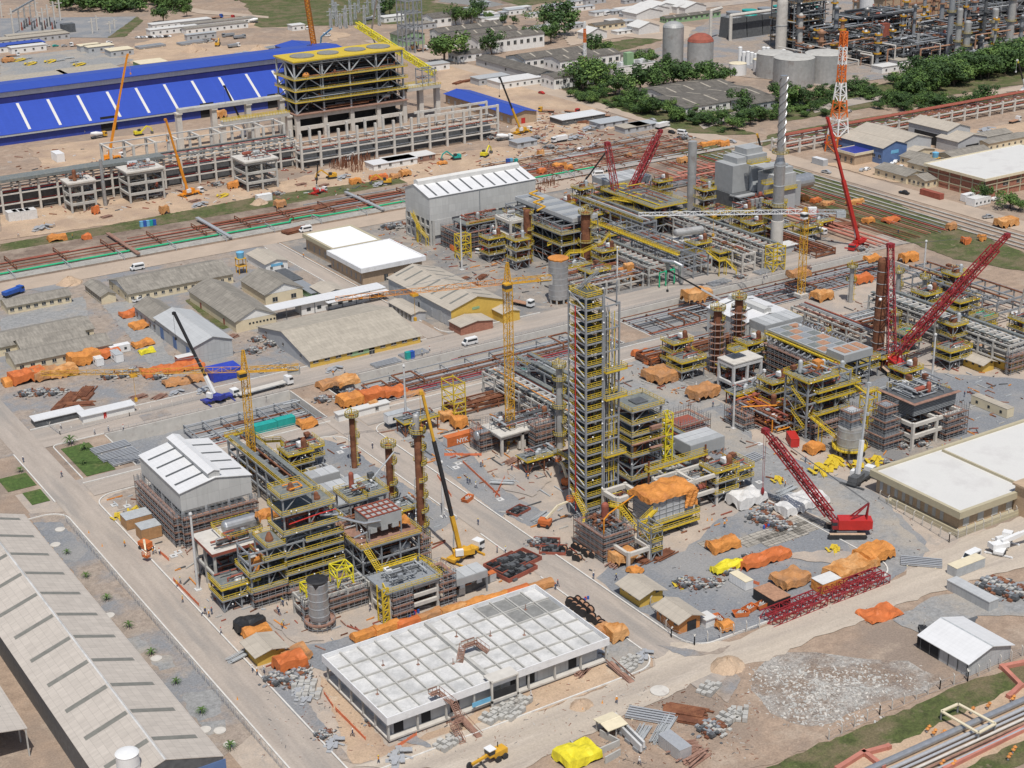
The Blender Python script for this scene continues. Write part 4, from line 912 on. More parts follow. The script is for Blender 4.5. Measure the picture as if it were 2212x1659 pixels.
one('stair_tower',m,'yellow','bright yellow braced stair tower at the low concrete unit','stair tower',(148.4,291.5,0))
scaffold('scaffold','dense timber decked scaffold at the front left of',150.6,290.6,5.5,7,7.5)
scaffold('scaffold','timber decked scaffold at the front right of',163.4,291,4.5,7,8)
scaffold('scaffold','low timber scaffold round the base of',126.6,315,9,3,4)
rack('pipe_rack','low scaffolded pipe rack with bright yellow frames near the front silver tank',133.8,303,17,0,5.5,[3,5.6],5,'concrete',6,seed=3,tray=False)
scaffold('scaffold','long timber decked scaffold before the low rack near',133.5,302,16.5,2.2,5.5,wd=.8)
def yframe(x,y,z,w,d,h,label):
 m=MB()
 for a in(0,w):
  for b in(0,d):m.bar((a,b,0),(a,b,h),.28)
 for z_ in(h*.5,h):
  for p,q in(((0,0),(w,0)),((w,0),(w,d)),((w,d),(0,d)),((0,d),(0,0))):m.bar((*p,z_),(*q,z_),.24)
 m.bar((0,0,h),(w,d,h),.2);m.bar((w,0,h),(0,d,h),.2);m.bar((0,0,0),(w/2,0,h),.2);m.bar((w,0,0),(w/2,0,h),.2);m.bar((w,0,0),(w,d,h),.2);m.bar((0,0,h*.5),(0,d,h),.2)
 return one('lifting_frame',m,'tarp_yellow',label,'steel frame',(x,y,z))
yframe(143.2,304,5.8,4.2,4,4.6,'bright yellow cube shaped lifting frame on the low rack')
yframe(135.0,304,5.8,5.0,3.2,2.6,'lower bright yellow frame on the rack behind the silver tank')
rack('pipe_rack','steel cable rack running away behind the tall stepped structure',153,346,44,1,6.5,[4,7.5,10.5],6,'steel',6,seed=5,rail='yellow',pal=('steel_dark','steel','rust'))
cooler('air_cooler','long grey roofed air cooler nearest the brown deck beside',159.5,336,15,5.6,8,1.8,auto=False);cooler('air_cooler','second long grey roofed air cooler behind the first',160.3,345,12.5,5.4,8,1.8,auto=False);cooler('air_cooler','small grey air cooler farthest back by the cable rack',162,356,8.5,5,7,2,auto=False)
cooler('air_cooler','low grey air cooler at the right of the low concrete unit',167.5,291.5,9.5,5,4,1.8,auto=False)
stairs('access_stair','yellow truss gangway stair at the far end of the cable rack',[(153,392,10.5),(160,392,10.5),(164,390,7),(168,388,7),(172,386,3)])
rack('pipe_rack','low pipe rack between the short rusty column and the air coolers',168,352,20,1,6,[2.5,4.5],5,'concrete',5,seed=7,tray=False)
column('short rusty column with round railed head and yellow vent beyond the air coolers',183.6,373.6,.85,16.5,'rust',[(16,0,360),(9.5,-60,90)])
column('middle rusty column with yellow cage ladder beside the centre road',181.2,347.7,.98,17.5,'rust',[(17,0,360),(12,-90,80),(6,-120,90),(2.5,-120,60)])
c=column('tallest rusty column with eight yellow ring platforms by the black crane boom',174.3,318.7,.98,33.5,'rust',[(33,0,360),(28.5,-90,120),(24.5,-100,100),(20,-120,60),(15.5,-90,100),(11.5,-110,90),(7.5,-100,110),(4.5,-120,90)])
clutter(c,-1.8,-1.8,31,1.8,1.8,35,14,21,vessels=1,boxes=1)
m=MB();m.path([(165,326,20),(176,335,21),(183,345,15)],.2);one('pipe',m,'steel_light','thin grey pipe bridging from the valve platform to the middle column','pipe')
def tank(label,x,y,r,h,z0=0,mt='silver',rings=5,cover=None,legs=6,name='silver_tank',cat='tank',roof=None,scaf=False,auto=False,group=None,dome=0):
 t=T(name,label,cat,(x,y,0),0,group,auto);m=MB();m.lathe([(r*.9,z0-.2),(r,z0+.1),(r,h)],32);s=obj('shell',m,mt,t)
 if dome:m=MB();m.lathe([(r+.1,h),(r*.92,h+dome*.35),(r*.7,h+dome*.68),(r*.4,h+dome*.9),(.05,h+dome)],32);obj('roof',m,roof or mt,t)
 for i in range(rings):z=z0+(h-z0)*(i+.6)/rings;m=MB();m.lathe([(r+.01,z),(r+.07,z),(r+.07,z+.18),(r+.01,z+.18)],32,caps=False);obj('stiffener_ring',m,'galv',s)
 if legs and z0>.5:
  for i in range(legs):a=2*math.pi*i/legs;m=MB();m.box((r-.3)*math.cos(a)-.25,(r-.3)*math.sin(a)-.25,0,(r-.3)*math.cos(a)+.25,(r-.3)*math.sin(a)+.25,z0);obj('leg',m,'concrete',t)
 if cover:
  m=MB();n=20;R=random.Random(int(x));m.lathe([(r+.05,h-.3),(r+.25,h+.02),(r*.9,h+.25),(r*.4,h+.4),(.05,h+.32)],n)
  for i in range(n):a=(m.v[i]);m.v[i]=(a[0]*1.02,a[1]*1.02,h-R.uniform(.2,1.5)*(1 if R.random()<.6 else.3))
  obj('cover',m,cover,t)
 if scaf:
  m=MB();k=MB();ro=r+1.3
  for i in range(20):
   a,b=2*math.pi*i/20,2*math.pi*(i+1)/20;c_=[((r+.2)*math.cos(a),(r+.2)*math.sin(a)),(ro*math.cos(a),ro*math.sin(a)),(ro*math.cos(b),ro*math.sin(b)),((r+.2)*math.cos(b),(r+.2)*math.sin(b))];m.prism(c_,1.6,1.75)
   k.bar((*c_[1],0),(*c_[1],2.8),.08);k.bar((*c_[1],2.7),(*c_[2],2.7),.08);k.bar((*c_[1],.9),(*c_[2],.9),.08)
   m.prism([c_[1],(c_[1][0]*1.02,c_[1][1]*1.02),(c_[2][0]*1.02,c_[2][1]*1.02),c_[2]],1.75,2.1)
  obj('plank_ring',m,'plank',t);obj('tube_ring',k,'steel',t)
 return t
tank('shiny silver tank with black cover and timber ring scaffold at front',136.0,299.6,2.35,12.3,2.2,cover='black',scaf=True,rings=5)
## unit 2 (reactor tower)
TX,TY=217.4,307.9
lv=[1.2+3.05*i for i in range(1,21)]
t=T('reactor_tower','tallest grey steel tower with yellow balconies at the centre of the site','process tower',(TX,TY,0))
frame(t,5.2,7.5,lv,2,2,cw=.42,brace='',beam=.28);frame(t,4.6,7,lv[::2],2,2,x0=5.8,y0=.1,cw=.4,brace='',beam=.3)
m=MB()
for k,z in enumerate([0]+lv[:-1]):m.bar((-.03,7.3,z+3),(-.03,.4,z+.1),.3)
obj('bracing',m,'steel_light',t)
m=MB();m.tube((-.3,4.2,2),(-.3,4.2,59),.16,8);obj('fire_pipe',m,'bright_red',t)
for k,z in enumerate(lv):
 deck(t,.1,.1,5.1,7.4,z,rails='FLR',edge=False,mt='deck_dark',th=.12)
 m=MB();stair(m,(4.4,1 if k%2 else 6.4,z-3),(4.4,6.4 if k%2 else 1,z),.9,9);obj('flight',m,'yellow',t)
for z in(7,13,23,35):deck(t,5.7,.2,10.2,7,z,rails='FR',edge=False,mt='deck_dark',th=.12)
for z in(18,34,41.5):deck(t,5.4,-1.4,12,1.2,z,edge=2)
m=MB()
for i,(x,r,mt_) in enumerate(((6.1,.1,0),(6.6,.14,0),(7.0,.09,0),(7.9,.2,0),(8.5,.12,0),(9.1,.16,0),(9.6,.1,0),(10.0,.12,0))):m.tube((x,.6+(i%2)*.5,2),(x,.6+(i%2)*.5,62.5-i*1.5),r,7)
obj('riser_pipes',m,'steel_light',t)
m=MB()
for x in(7.4,8.9):m.tube((x,.1,4),(x,.1,57),.11,7)
obj('ladder_rails',m,'yellow',t)
m=MB();m.lathe([(1.4,0),(1.4,54),(.9,56.5),(.3,57)],16,c=(8.2,4.4));obj('reactor_shell',m,'steel_dark',t)
m=MB();m.lathe([(1.1,1),(1.1,50)],14,c=(2.6,4.2));obj('inner_vessel',m,'steel_dark',t)
clutter(t,.5,.5,2,5,7,58,110,31,mts=('steel','steel_dark','rust','grating'),r=(.06,.2),vessels=4,boxes=10)
clutter(t,5.8,.4,2,10.5,7,56,90,32,mts=('steel','steel_dark','steel_light','yellow'),r=(.06,.16),vessels=2,boxes=6)
m=MB();m.lattice((.3,7,61),(8,6,66),.8,.6,1.4,.12,.08);m.bar((5,7.4,61),(5,7.4,66),.3);m.bar((9.8,.5,58),(9.8,.5,64.5),.3);m.bar((5.8,.3,58),(5.8,.3,63),.3);obj('top_davit',m,'steel',t)
m=MB();handrail(m,((0,0,62.2),(5.2,0,62.2),(5.2,7.4,62.2),(0,7.4,62.2)),closed=True);obj('handrail',m,'yellow',t)
R=random.Random(5);lamps(t,[(5.0 if i%2 else R.choice((5.3,2,8)),-.3,z+1.6) for i,z in enumerate(lv)],.24)
stairs('access_stair','yellow stair with canopy at the left foot of the tall grey tower',[(216.5,312,7.5),(215.3,304.5,3.6),(213,302.5,3.6)])
t=T('process_structure','railed steel block with four storeys right of the tall tower','process structure',(234.6,311,0))
L3=[4.5,6.9,10.5,13.7,17.4,19.7,23,26.7]
frame(t,9.4,8.5,L3,2,2,cw=.5,brace='AFL',beam=.4)
for z in(6.9,13.7,17.4,19.7,23,26.7):deck(t,-.8,-.8,10,9,z,edge=True)
m=MB();m.box(3,2.5,26.72,7,6,27.1);obj('hatch',m,'steel_dark',t)
clutter(t,.5,.5,.5,9,8,26,90,41,mts=('rust','steel_dark','steel','primer'),vessels=5,boxes=4)
m=MB();m.box(-1,-1.4,17.2,10.2,-.9,17.45);m.box(5,-1.9,15.1,9,-.9,15.3);m.box(5,-1.9,20.5,8.4,-.9,21.4);obj('plank_platform',m,'plank',t)
m=MB();m.tube((1.2,1,12.2),(1.2,1,15.6),.8,8);obj('wrapped_vessel',m,'tarp',t)
rlamps(t,-.8,-.9,5,9.8,8,25,14,42)
t=T('ladder_tower','bright yellow lattice ladder tower right of the railed steel block','stair tower',(246.2,311.6,0))
m=MB();m.lattice((1.2,1.2,4),(1.2,1.2,22.5),2.4,2.4,3,.28,.16);obj('mast',m,'tarp_yellow',t)
for z in(8,12,16,20):m=MB();m.box(.1,.1,z,2.3,2.3,z+.12);obj('landing',m,'yellow',t)
t=T('fired_heater','ribbed grey heater box under a draped orange tarpaulin','heater',(226.8,291.6,0))
m=MB();m.box(0,0,2.6,13,8.5,10.2);obj('casing',m,'wall_grey',t)
m=MB()
for i in range(7):m.box(13*i/6-.1,-.16,2.6,13*i/6+.1,-.004,10.2)
obj('vertical_rib',m,'steel',t)
for k in range(6):m=MB();m.box(0,-.13,3.2+k*1.3,13,-.003,3.35+k*1.3);obj('horizontal_rib',m,'galv',t)
for k in range(6):m=MB();m.box(-.16,0,3.2+k*1.3,-.003,8.5,3.35+k*1.3);obj('horizontal_rib',m,'galv',t)
deck(t,-1.4,-1.8,14,0,4.4,rails='FLR',edge=2);deck(t,-1.4,-1.8,14,0,2.2,rails='FLR',edge=2)
for x in(.3,4.5,8.7,12.7):m=MB();m.box(x-.3,.2,0,x+.3,8.3,2.6);obj('pedestal',m,'concrete',t)
for x in(5.6,6.6,9.8):m=MB();m.box(x,-.2,3.6,x+.5,-.14,5);obj('door',m,'tarp_white',t)
def drape(name,label,x,y,z,w,d,drop=(1.5,1.5,1.5,1.5),mt='tarp',seed=0,bump=.25,cat='tarpaulin',group=None,auto=False,rz=0,ridge=0,h=None,nx=None):
 """a cloth sheet lying over something w x d, hanging down its sides"""
 R=random.Random(seed);m=MB();nx=nx or max(5,int(w/.9));ny=max(5,int(d/.9));G=[]
 ph=[R.uniform(0,6.28) for _ in range(6)]
 for i in range(nx+3):
  row=[]
  for j in range(ny+3):
   u=(i-1)/nx;v=(j-1)/ny;uu,vv=min(1,max(0,u)),min(1,max(0,v));zz=z+bump*(math.sin(uu*w*.9+ph[0])*math.sin(vv*d*1.1+ph[1])*1.3+math.sin(uu*w*2.3+ph[2])*.4+R.uniform(-.5,.5))+ridge*(1-abs(2*vv-1))
   ox=oy=0;k=0
   if i==0:ox,k=-.12-R.uniform(0,.25),drop[0]
   if i==nx+2:ox,k=.12+R.uniform(0,.25),drop[1]
   if j==0:oy,k=-.12-R.uniform(0,.25),max(k,drop[2])
   if j==ny+2:oy,k=.12+R.uniform(0,.25),max(k,drop[3])
   if k:zz-=k*R.uniform(.5,1.05)
   row.append((uu*w+ox,vv*d+oy,zz))
  G.append(row)
 n0=len(m.v)
 for row in G:m.v+=row
 J=ny+3
 for i in range(nx+2):
  for j in range(J-1):a=n0+i*J+j;m.f.append((a,a+J,a+J+1,a+1));m.mi.append(0)
 return one(name,m,mt,label,cat,(x,y,0),group,auto,rz=rz)
drape('tarpaulin','big orange tarpaulin draped over the ribbed grey heater',225.6,291,10.6,15,9.4,(1.5,2.0,.9,1.2),seed=4,ridge=.7)
m=MB();G_=[[(236.6+i*.5+.15*math.sin(j*2.3),290.6-.25*math.sin(i*1.7+j*.8),10.4-j*.55) for j in range(9)] for i in range(9)]
for i in range(8):
 for j in range(8):m.quad(G_[i][j],G_[i+1][j],G_[i+1][j+1],G_[i][j+1])
one('tarpaulin',m,'tarp','hanging orange tarpaulin corner on the right of the heater front','tarpaulin')
t=T('stair_tower','grey braced stair tower with yellow flights at the heater front','stair tower',(214.6+3,277.5+3,0));t.location=(218.2,281,0)
frame(t,3.4,5.5,[2.8,5.4,8.2,9.6],2,2,cw=.3,brace='AFL')
for k,z in enumerate((2.8,5.4,8.2)):m=MB();stair(m,(.3 if k%2 else 3.2,.6,z-2.6),(3.2 if k%2 else.3,5,z),1.1,10);obj('flight',m,'yellow',t);deck(t,0,-.3,3.4,1,z,edge=False)
m=MB();m.bar((1.5,5.5,8.2),(8.5,9.4,8.2),1.4,.15);handrail(m,((1.2,6.3,8.2),(8,10,8.2)));handrail(m,((2.2,5,8.2),(8.6,8.6,8.2)));obj('landing',m,'yellow',t)
t=T('process_structure','scaffold wrapped pump unit at the front foot of the tall tower','process structure',(205.8,287,0))
m=MB();m.box(1.3,1.3,0,8,12,5.6);obj('core',m,'steel_dark',t);clutter(t,1,1,5.7,8.5,12,8.2,40,51,mts=('steel','steel_dark','rust'),vessels=1);clutter(t,.5,.5,1,9,12,6,30,52)
t.location=(208.5,287.5,0)
scaffold('scaffold','thick timber decked scaffold stack at the front foot of',208,287,9.5,13,7.4,step=1.75)
m=MB();m.path([(211,291,5.5),(211,291,9.8),(214,293,9.8),(226,298,9.8)],.2);one('fire_pipe',m,'crane_orange','orange fire water pipe from the scaffold stack to the heater','pipe')
stairs('access_stair','yellow stair from the scaffold stack down to the concrete portal',[(217,297,9.6),(218.5,294,9.6),(219.5,285.5,4.6)])
t=T('concrete_portal','pale concrete portal frame at the heater front','concrete frame',(211.6,281.5,0));frame(t,6.5,9,[4.6],2,2,col='concrete_pale',cw=.7,brace=None,beam=.8)
t=T('concrete_portal','pale concrete portal frame behind the heater right side','concrete frame',(236.5,297.2,0));frame(t,16,7,[5.2,9.6],3,2,col='concrete_pale',cw=.7,brace=None,beam=.8);clutter(t,1,1,.5,15,6,9,40,53)
deck(t,-2,6.5,18,8.2,12.0,edge=2);m=MB()
for x in(-1.5,17.6):m.bar((x,7,0),(x,7,14.5),.4)
obj('post',m,'rust',t)
t=T('concrete_portal','pale concrete portal between the tall tower and the heater','concrete frame',(222,300.4,0));frame(t,7,6,[9.2],2,2,col='concrete_pale',cw=.8,brace=None,beam=1.0);clutter(t,.5,.5,.5,6.5,5.5,8.5,26,54,mts=('steel_dark','rust','yellow'))
rack('pipe_rack','long concrete pipe rack running away behind the tall tower',243,303,97,1,9.5,[4.5,7.5],7,'concrete',8,seed=9,fins=True,rail=None)
rack('pipe_rack','second rack of rusty pipes alongside the long concrete rack',254,318,80,1,6,[4,7.5,9.8],7,'steel',7,seed=10,rail='yellow',pal=('rust','primer','rust','steel'))
m=MB();m.tube((244.5,396,9.2),(244.5,330,9.2),.16,7);one('pipe',m,'crane_orange','thin orange pipe along the top of the long concrete rack','pipe')
rack('cable_bridge','grey cable bridge with flat covers behind the railed steel block',252.5,336,52,1,5,[8,11.5],8,'steel',8,seed=12,pal=('steel','steel_light','grating'),cat='cable bridge')
scaffold('scaffold','reddish timber scaffold block at the right of',262,325,11,10,11,inner=('primer',.8))
cooler('air_cooler','pale grey fan cooler right of the yellow ladder tower',254.5,311,12,8,8,3.4,auto=False,axis=1)
t=T('process_structure','concrete table with pumps behind the orange tower crane mast','process structure',(222,356,0));frame(t,21,9,[6.4],4,2,col='concrete_pale',cw=.7,brace=None,beam=.7);m=MB();m.box(-.8,-.8,6.2,21.8,9.8,6.6);obj('deck',m,'concrete_pale',t);clutter(t,.5,.5,6.7,20,9,9.5,44,55);clutter(t,.5,1,.5,20,9,6,44,56,mts=('steel_dark','rust'))
m=MB();m.tube((-4,7,5),(2.5,7,5),1.5,14);m.ball((-4,7,5),1.5,14,8,(.6,1,1));m.ball((2.5,7,5),1.5,14,8,(.6,1,1));obj('vessel',m,'silver',t)
scaffold('scaffold','timber scaffold wrapping the concrete table left of',218,361,11,6,7.5)
t=T('stair_tower','yellow skeletal stair tower at the far edge of the tower block','stair tower',(224,386,0));frame(t,4,7,[3,6,9,12],2,2,col='yellow',cw=.28,brace='AFL',beam=.25)
column('slim process column with six yellow platforms left of the tall tower',238.9,351.5,.95,26,'silver_dull',[(25.5,0,360),(21.5,0,360),(17.5,-90,180),(13,0,360),(8.5,-100,120),(4.5,0,360)])
m=MB();m.lattice((243,392,12.5),(262,377,12.5),3,3,3.2,.16,.1);one('roof_truss',m,'steel','grey lattice roof truss lying behind the tall tower','truss')
## unit 3 (right)
t=T('process_structure','steel structure with four yellow railed floors right of the grey track','process structure',(301.4,315.9,0))
frame(t,16.5,9.5,[3.5,7,11.2,14,18],4,3,brace='FL',cw=.45)
for z,x1 in((7,16),(11.2,20),(14,20),(18,11)):deck(t,3.2 if z<18 else-.8,-1,x1,10,z,edge=2)
clutter(t,.5,.5,.5,16,9,17,110,61,mts=('rust','primer','steel_dark','rust','steel'),vessels=5);clutter(t,.5,.5,18.1,10,9,19.5,16,62,vessels=1)
m=MB();m.box(8.5,5.5,18,11,8,20.3);obj('wrapped_valve',m,'tarp',t);rlamps(t,0,-1,4,19,9,19,16,63)
for k,z in enumerate((3.5,7,10.5,14)):m=MB();stair(m,(-.2,.3 if k%2 else 6,z-3.5),(-.2,6 if k%2 else.3,z),1.1,10);obj('flight',m,'yellow',t)
stairs('access_stair','yellow stair falling from the railed floors to the round tank',[(302,315,7.2),(300.5,309,7),(302.5,303,4),(303,300.5,4)])
stairs('access_stair','tall yellow braced stair right of the railed floors',[(318.5,316,14),(322,313,10.5),(326,313,10.5),(329.5,310,7.5)])
t=T('stair_tower','yellow braced tower under the tall stair','stair tower',(320.2,310,0));frame(t,3.4,3.6,[3.4,6.8,10.2],2,2,col='yellow',cw=.3,brace='AFL',beam=.26)
t=T('process_structure','long dark structure under flat grey fan decks beside the brown column','process structure',(329,330,0))
frame(t,11,34,[4,7.5,11,13.6],3,8,col='steel',cw=.4,brace='L')
m=MB();m.box(-.5,7.5,13.5,11.5,34.5,14.1);obj('fan_deck',m,'grey_steel_plate',t);m=MB();m.box(-.5,-.5,13.3,11.5,7.2,15.8);obj('fan_casing',m,'grey_steel_plate',t)
for i in range(6):
 for j in range(3):m=MB();m.box(.2+j*3.7,9+i*4.2,14.103,3.4+j*3.7,12.4+i*4.2,14.2);obj('grille',m,('wood','steel','grating')[(i*2+j)%3],t)
for i in range(3):m=MB();m.box(1+i*3.6,.8,15.803,3.6+i*3.6,6,15.95);obj('grille',m,'wood',t)
m=MB();m.box(-1.6,-.5,12.6,-.52,34.5,12.9);handrail(m,((-1.6,-.5,12.9),(-1.6,34.5,12.9)));obj('walkway',m,'yellow',t)
m=MB();m.box(11.6,6,12.6,13.4,34.5,12.9);obj('edge_platform',m,'plank',t)
for i in range(14):
 for x in(12.4,):m=MB();m.path([(x,12+i*1.6,12.9),(x,12+i*1.6,14.3),(x+1,12.3+i*1.6,14.5),(x+1.3,12.3+i*1.6,13.4)],.22);obj('outlet_pipe',m,'silver',t)
for i in range(8):m=MB();m.path([(-.9,13+i*2.6,11.5),(-1.6,13+i*2.6,11.9),(-2.4,13.4+i*2.6,11.2)],.3);obj('outlet_pipe',m,'silver',t)
clutter(t,-2,.5,.5,10,33,11,160,64,mts=('steel_dark','rust','primer','steel_dark','steel'),vessels=8)
for k in range(3):m=MB();m.box(-2.6,0,3.4+k*3.2,-1.5,34,3.7+k*3.2);obj('plank_platform',m,'plank',t)
rlamps(t,-2.4,0,3,0,33,12,20,65)
t=T('process_structure','white topped concrete table with slim columns by the white crane','concrete frame',(306.2,354.2,0));frame(t,11,7,[4.2,10],3,2,col='concrete_new',cw=.75,brace=None,beam=.8);m=MB();m.box(-.5,-.5,9.95,11.5,7.5,10.35);obj('deck',m,'concrete_pale',t);clutter(t,1,1,.5,10,6,9,50,66);deck(t,2,2,7,6,13.2,edge=2)
for i,(x,y,lb) in enumerate(((314.7,372.7,'rusty column wrapped in scaffold rings, left of the pair'),(327.3,377.2,'rusty column wrapped in scaffold rings, right of the pair'))):
 c=column(lb,x,y,1.35,22,'rust',[(21.5,0,360),(18,-90,150)])
 m=MB();k=MB()
 for z in[2+2.1*q for q in range(8)]:m.lathe([(1.5,z),(2.7,z),(2.7,z+.12),(1.5,z+.12)],10,caps=False)
 for q in range(10):a=2*math.pi*q/10;k.bar((2.7*math.cos(a),2.7*math.sin(a),0),(2.7*math.cos(a),2.7*math.sin(a),18),.08)
 obj('plank_ring',m,'plank',c);obj('scaffold_tube',k,'steel',c)
cooler('air_cooler','dark grey roofed cooler in front of the small white hall',330,367,16,8,11.5,2.6,auto=False,axis=0)
t=gable('process_hall','small white roofed hall with ridge monitor behind the yellow crane mast',336,383.5,20,20,9,1.6,1,'metal_white_y','clad',.4,cat='industrial hall',sky=2,skw=.8,skmat='steel_dark')
m=MB();m.extr([(8.5,10),(11.5,10),(11.5,12),(10,12.4),(8.5,12)],1,.5,19.5);obj('ridge_monitor',m,'clad',t)
tank('grey round tank with yellow ring walkway below the scaffold',303.9,300.5,3.6,9,2.4,'silver_dull',3,legs=8)
t=T('ring_walkway','yellow ring walkway round the foot of the grey tank','walkway',(303.9,300.5,0));m=MB();k=MB()
for i in range(24):
 a,b=2*math.pi*i/24,2*math.pi*(i+1)/24;c_=[(3.7*math.cos(a),3.7*math.sin(a)),(5*math.cos(a),5*math.sin(a)),(5*math.cos(b),5*math.sin(b)),(3.7*math.cos(b),3.7*math.sin(b))];m.prism(c_,2.5,2.65);handrail(k,((*c_[1],2.65),(*c_[2],2.65)))
obj('platform',m,'yellow',t);obj('handrail',k,'yellow',t)
scaffold('scaffold','scaffold on top of the grey round tank near',301.3,298,5.2,5,5,z0=9,inner=('wall_grey',1.0),step=2.4,wd=.7)
for i,(s,z,h_) in enumerate(((8,0,4.4),(6.4,4.4,4.2),(5,8.6,4.2))):scaffold('scaffold',('lowest','middle','top')[i]+' tier of the tapering scaffold around a hidden vessel',313+(8-s)/2,296.2+(8-s)/2,s,s,h_,z0=z,inner=('steel',.95),wd=.8,auto=False)
t=T('process_structure','concrete frame carrying a dark louvred cooler at the right yard','process structure',(321.4,293.3,0));frame(t,19,11,[4.5,8],3,2,col='concrete_pale',cw=.8,brace=None,beam=.85)
m=MB();m.box(3,3,8.2,20,16,12.2);obj('cooler_block',m,'steel_dark',t)
for k in range(8):m=MB();m.box(2.9,2.85,8.4+k*.48,20.1,2.98,8.6+k*.48);obj('louvre',m,'steel',t)
for k in range(8):m=MB();m.box(2.85,2.98,8.4+k*.48,2.99,16,8.6+k*.48);obj('louvre',m,'steel',t)
m=MB();m.box(1.8,1.8,12.2,21,3,12.35);m.box(1.8,3,12.2,3,16.5,12.35);obj('plank_platform',m,'plank',t);clutter(t,4,4,12.4,19,15,15,40,67,mts=('steel','steel_light','concrete'),vessels=2,boxes=6);clutter(t,1,1,.5,18,10,7.5,40,68)
scaffold('scaffold','wide timber scaffold at the right end of the louvred cooler by',333,291.5,9,15,9,step=1.9)
clt=T('pipe_manifold','tangle of rusty manifold pipes left of the railed floors','pipework',(294,322,0));clutter(clt,0,0,.5,18,22,5,130,69,mts=('rust','primer','rust','steel','crane_orange'),r=(.1,.35),vessels=5,boxes=5)
m=MB();m.path([(0,14,5),(14,6,5.2),(22,2,5.2)],.25);obj('main_header',m,'crane_orange',clt)
column('huge rust brown column standing beside the big red crane',367.7,353.7,1.95,33.6,'rust',(),neck=False,ladder=False,rings=[4.5+4.1*i for i in range(7)])
m=MB();m.ball((365.6,352.1,20.2),.55,10,6);one('round_target',m,'helmet_white','round white nozzle cover on the huge brown column','cover')
rack('pipe_rack','long grey rack with white cross beams right of the big red crane',389,318,62,1,10,[4,7.5,9.5],6.5,'concrete',9,seed=21,fins=True,pal=('steel','steel_light','silver_dull','steel_dark'))
t=T('stair_tower','yellow stair tower at the near end of the grey rack','stair tower',(402,316,0));frame(t,5,4.5,[3,6,9],2,2,col='yellow',cw=.3,brace='AFL',beam=.26)
for k,z in enumerate((3,6,9)):m=MB();stair(m,(.3 if k%2 else 4.6,1,z-3),(4.6 if k%2 else.3,1,z),1.1,9);obj('flight',m,'yellow',t)
for(x,y,h_,lb) in((384,362,9,'nearest'),(398,398,14,'middle'),(407,384,14,'rightmost'),(414,378,12,'farthest right')):
 column(lb+' slim grey column with yellow platforms beyond the grey rack',x,y,.8,h_,'silver_dull',[(h_-.5,0,360),(h_*.6,-90,180)],name='slim_column')
for i,(x,y) in enumerate(((376,349),(408,345))):t=T('process_skid',('yellow railed skid with green valves at the foot of the grey rack','far yellow railed skid with green valves behind the grey rack')[i],'process skid',(x,y,0));frame(t,6,6,[3.2,6.2],2,2,brace='F',col='steel');deck(t,-.5,-.5,6.5,6.5,6.4);deck(t,-.5,-.5,6.5,6.5,3.3);clutter(t,0,0,.5,6,6,7.5,36,71+i,mts=('green_pipe','steel','silver_dull','yellow'),r=(.06,.2),vessels=1)
rack('steel_skeleton','bare grey steel skeleton at the right edge behind the columns',420,350,46,1,16,[5,9],7,'steel',5,seed=22,tray=False,cat='steel frame',cw=.4)
rack('pipe_rack','concrete rack under the far end of the right unit',366,360,34,1,7,[3.5,6],7,'concrete',7,seed=23,tray=False)
## unit 4 (middle back)
t=T('process_structure','three storey concrete frame with a blue banner beside rusty columns','process structure',(325,511.4,0));frame(t,5.5,10.5,[5.5,11,16.7],2,2,col='concrete_pale',cw=.8,brace=None,beam=.9)
for z in(5.5,11,16.7):deck(t,.4,.4,5,10,z,mt='concrete',rail=None)
clutter(t,.5,.5,.5,5,9,19.5,50,81);m=MB();m.box(.9,-.55,6.6,4.2,-.46,8.2);obj('banner',m,'sky_blue',t)
t=T('process_structure','dark steel unit under a flat grey cooler roof in the middle unit','process structure',(336,492,0));frame(t,17,40,[5,9.5,14,17.5],4,7,brace='L');m=MB();m.box(5,0,17.6,17,41,19.2);obj('cooler_roof',m,'metal_grey_y',t)
for i in range(10):m=MB();m.box(5.3,.5+i*4,19.203,16.7,3.9+i*4,19.35);obj('fin_panel',m,('grey_steel_plate','steel')[i%2],t)
for z in(9.5,14):deck(t,-1,-1,17.5,41,z,rails='FL')
clutter(t,0,0,.5,16,40,16,190,82,mts=('steel_dark','rust','primer','steel_dark'),vessels=8);rlamps(t,-1,-1,3,16,40,17,16,83)
m=MB();m.path([(-2,14,20.5),(3,16,20.8),(3,24,20.8),(9,26,20.8),(9,36,20.8),(14,38,20.8)],.4);obj('top_header',m,'crane_yellow',t)
column('stout rust red column left of the grey cooler roof',329.0,505.5,1.5,22,'rust',[(20.5,-100,90),(14,-120,60),(8,-120,60)],neck=False)
column('stout rust red column standing right before the grey cooler roof',345.5,489.5,1.85,22,'rust',[(21.5,0,360),(16,-90,90),(10,0,360)])
stairs('access_stair','yellow bridge stair between the two stout rust columns',[(334,499,8),(338,496,10.5),(342,494,10.5),(344,490,8)])
stairs('access_stair','large yellow stair with tower left of the silver tank',[(331,489,3),(336,487,7.5),(341,485,7.5),(350,485,9.5),(353,484,13)])
tank('tall ringed silver tank under a flat orange cover',312.2,459.5,3.6,17,1.8,'silver',7,cover='tarp',legs=8)
rack('pipe_rack','concrete rack with white cross beams running right of the orange covered tank',350,437+18,74,1,9,[4.5,7.5],7,'concrete',8,seed=31,fins=True)
rack('pipe_rack','low concrete rack in front of the rusty columns',318,470,34,0,8,[2.6,4.6],6,'concrete_pale',6,seed=32,tray=False)
rack('pipe_rack','low concrete rack beside the orange covered tank',320,456,28,0,7,[3,5.4],6,'concrete',6,seed=33,tray=False,pal=('green_pipe','steel','primer','rust'))
m=MB()
for p in([(352,451,.5),(352,451,6),(359,451,6),(359,451,.5)],[(355,451,.5),(355,451,5.4),(361,454,5.4)]):m.path(p,.3)
one('green_pipes',m,'green_pipe','bent green pipes at the front end of the white beam rack','pipe')
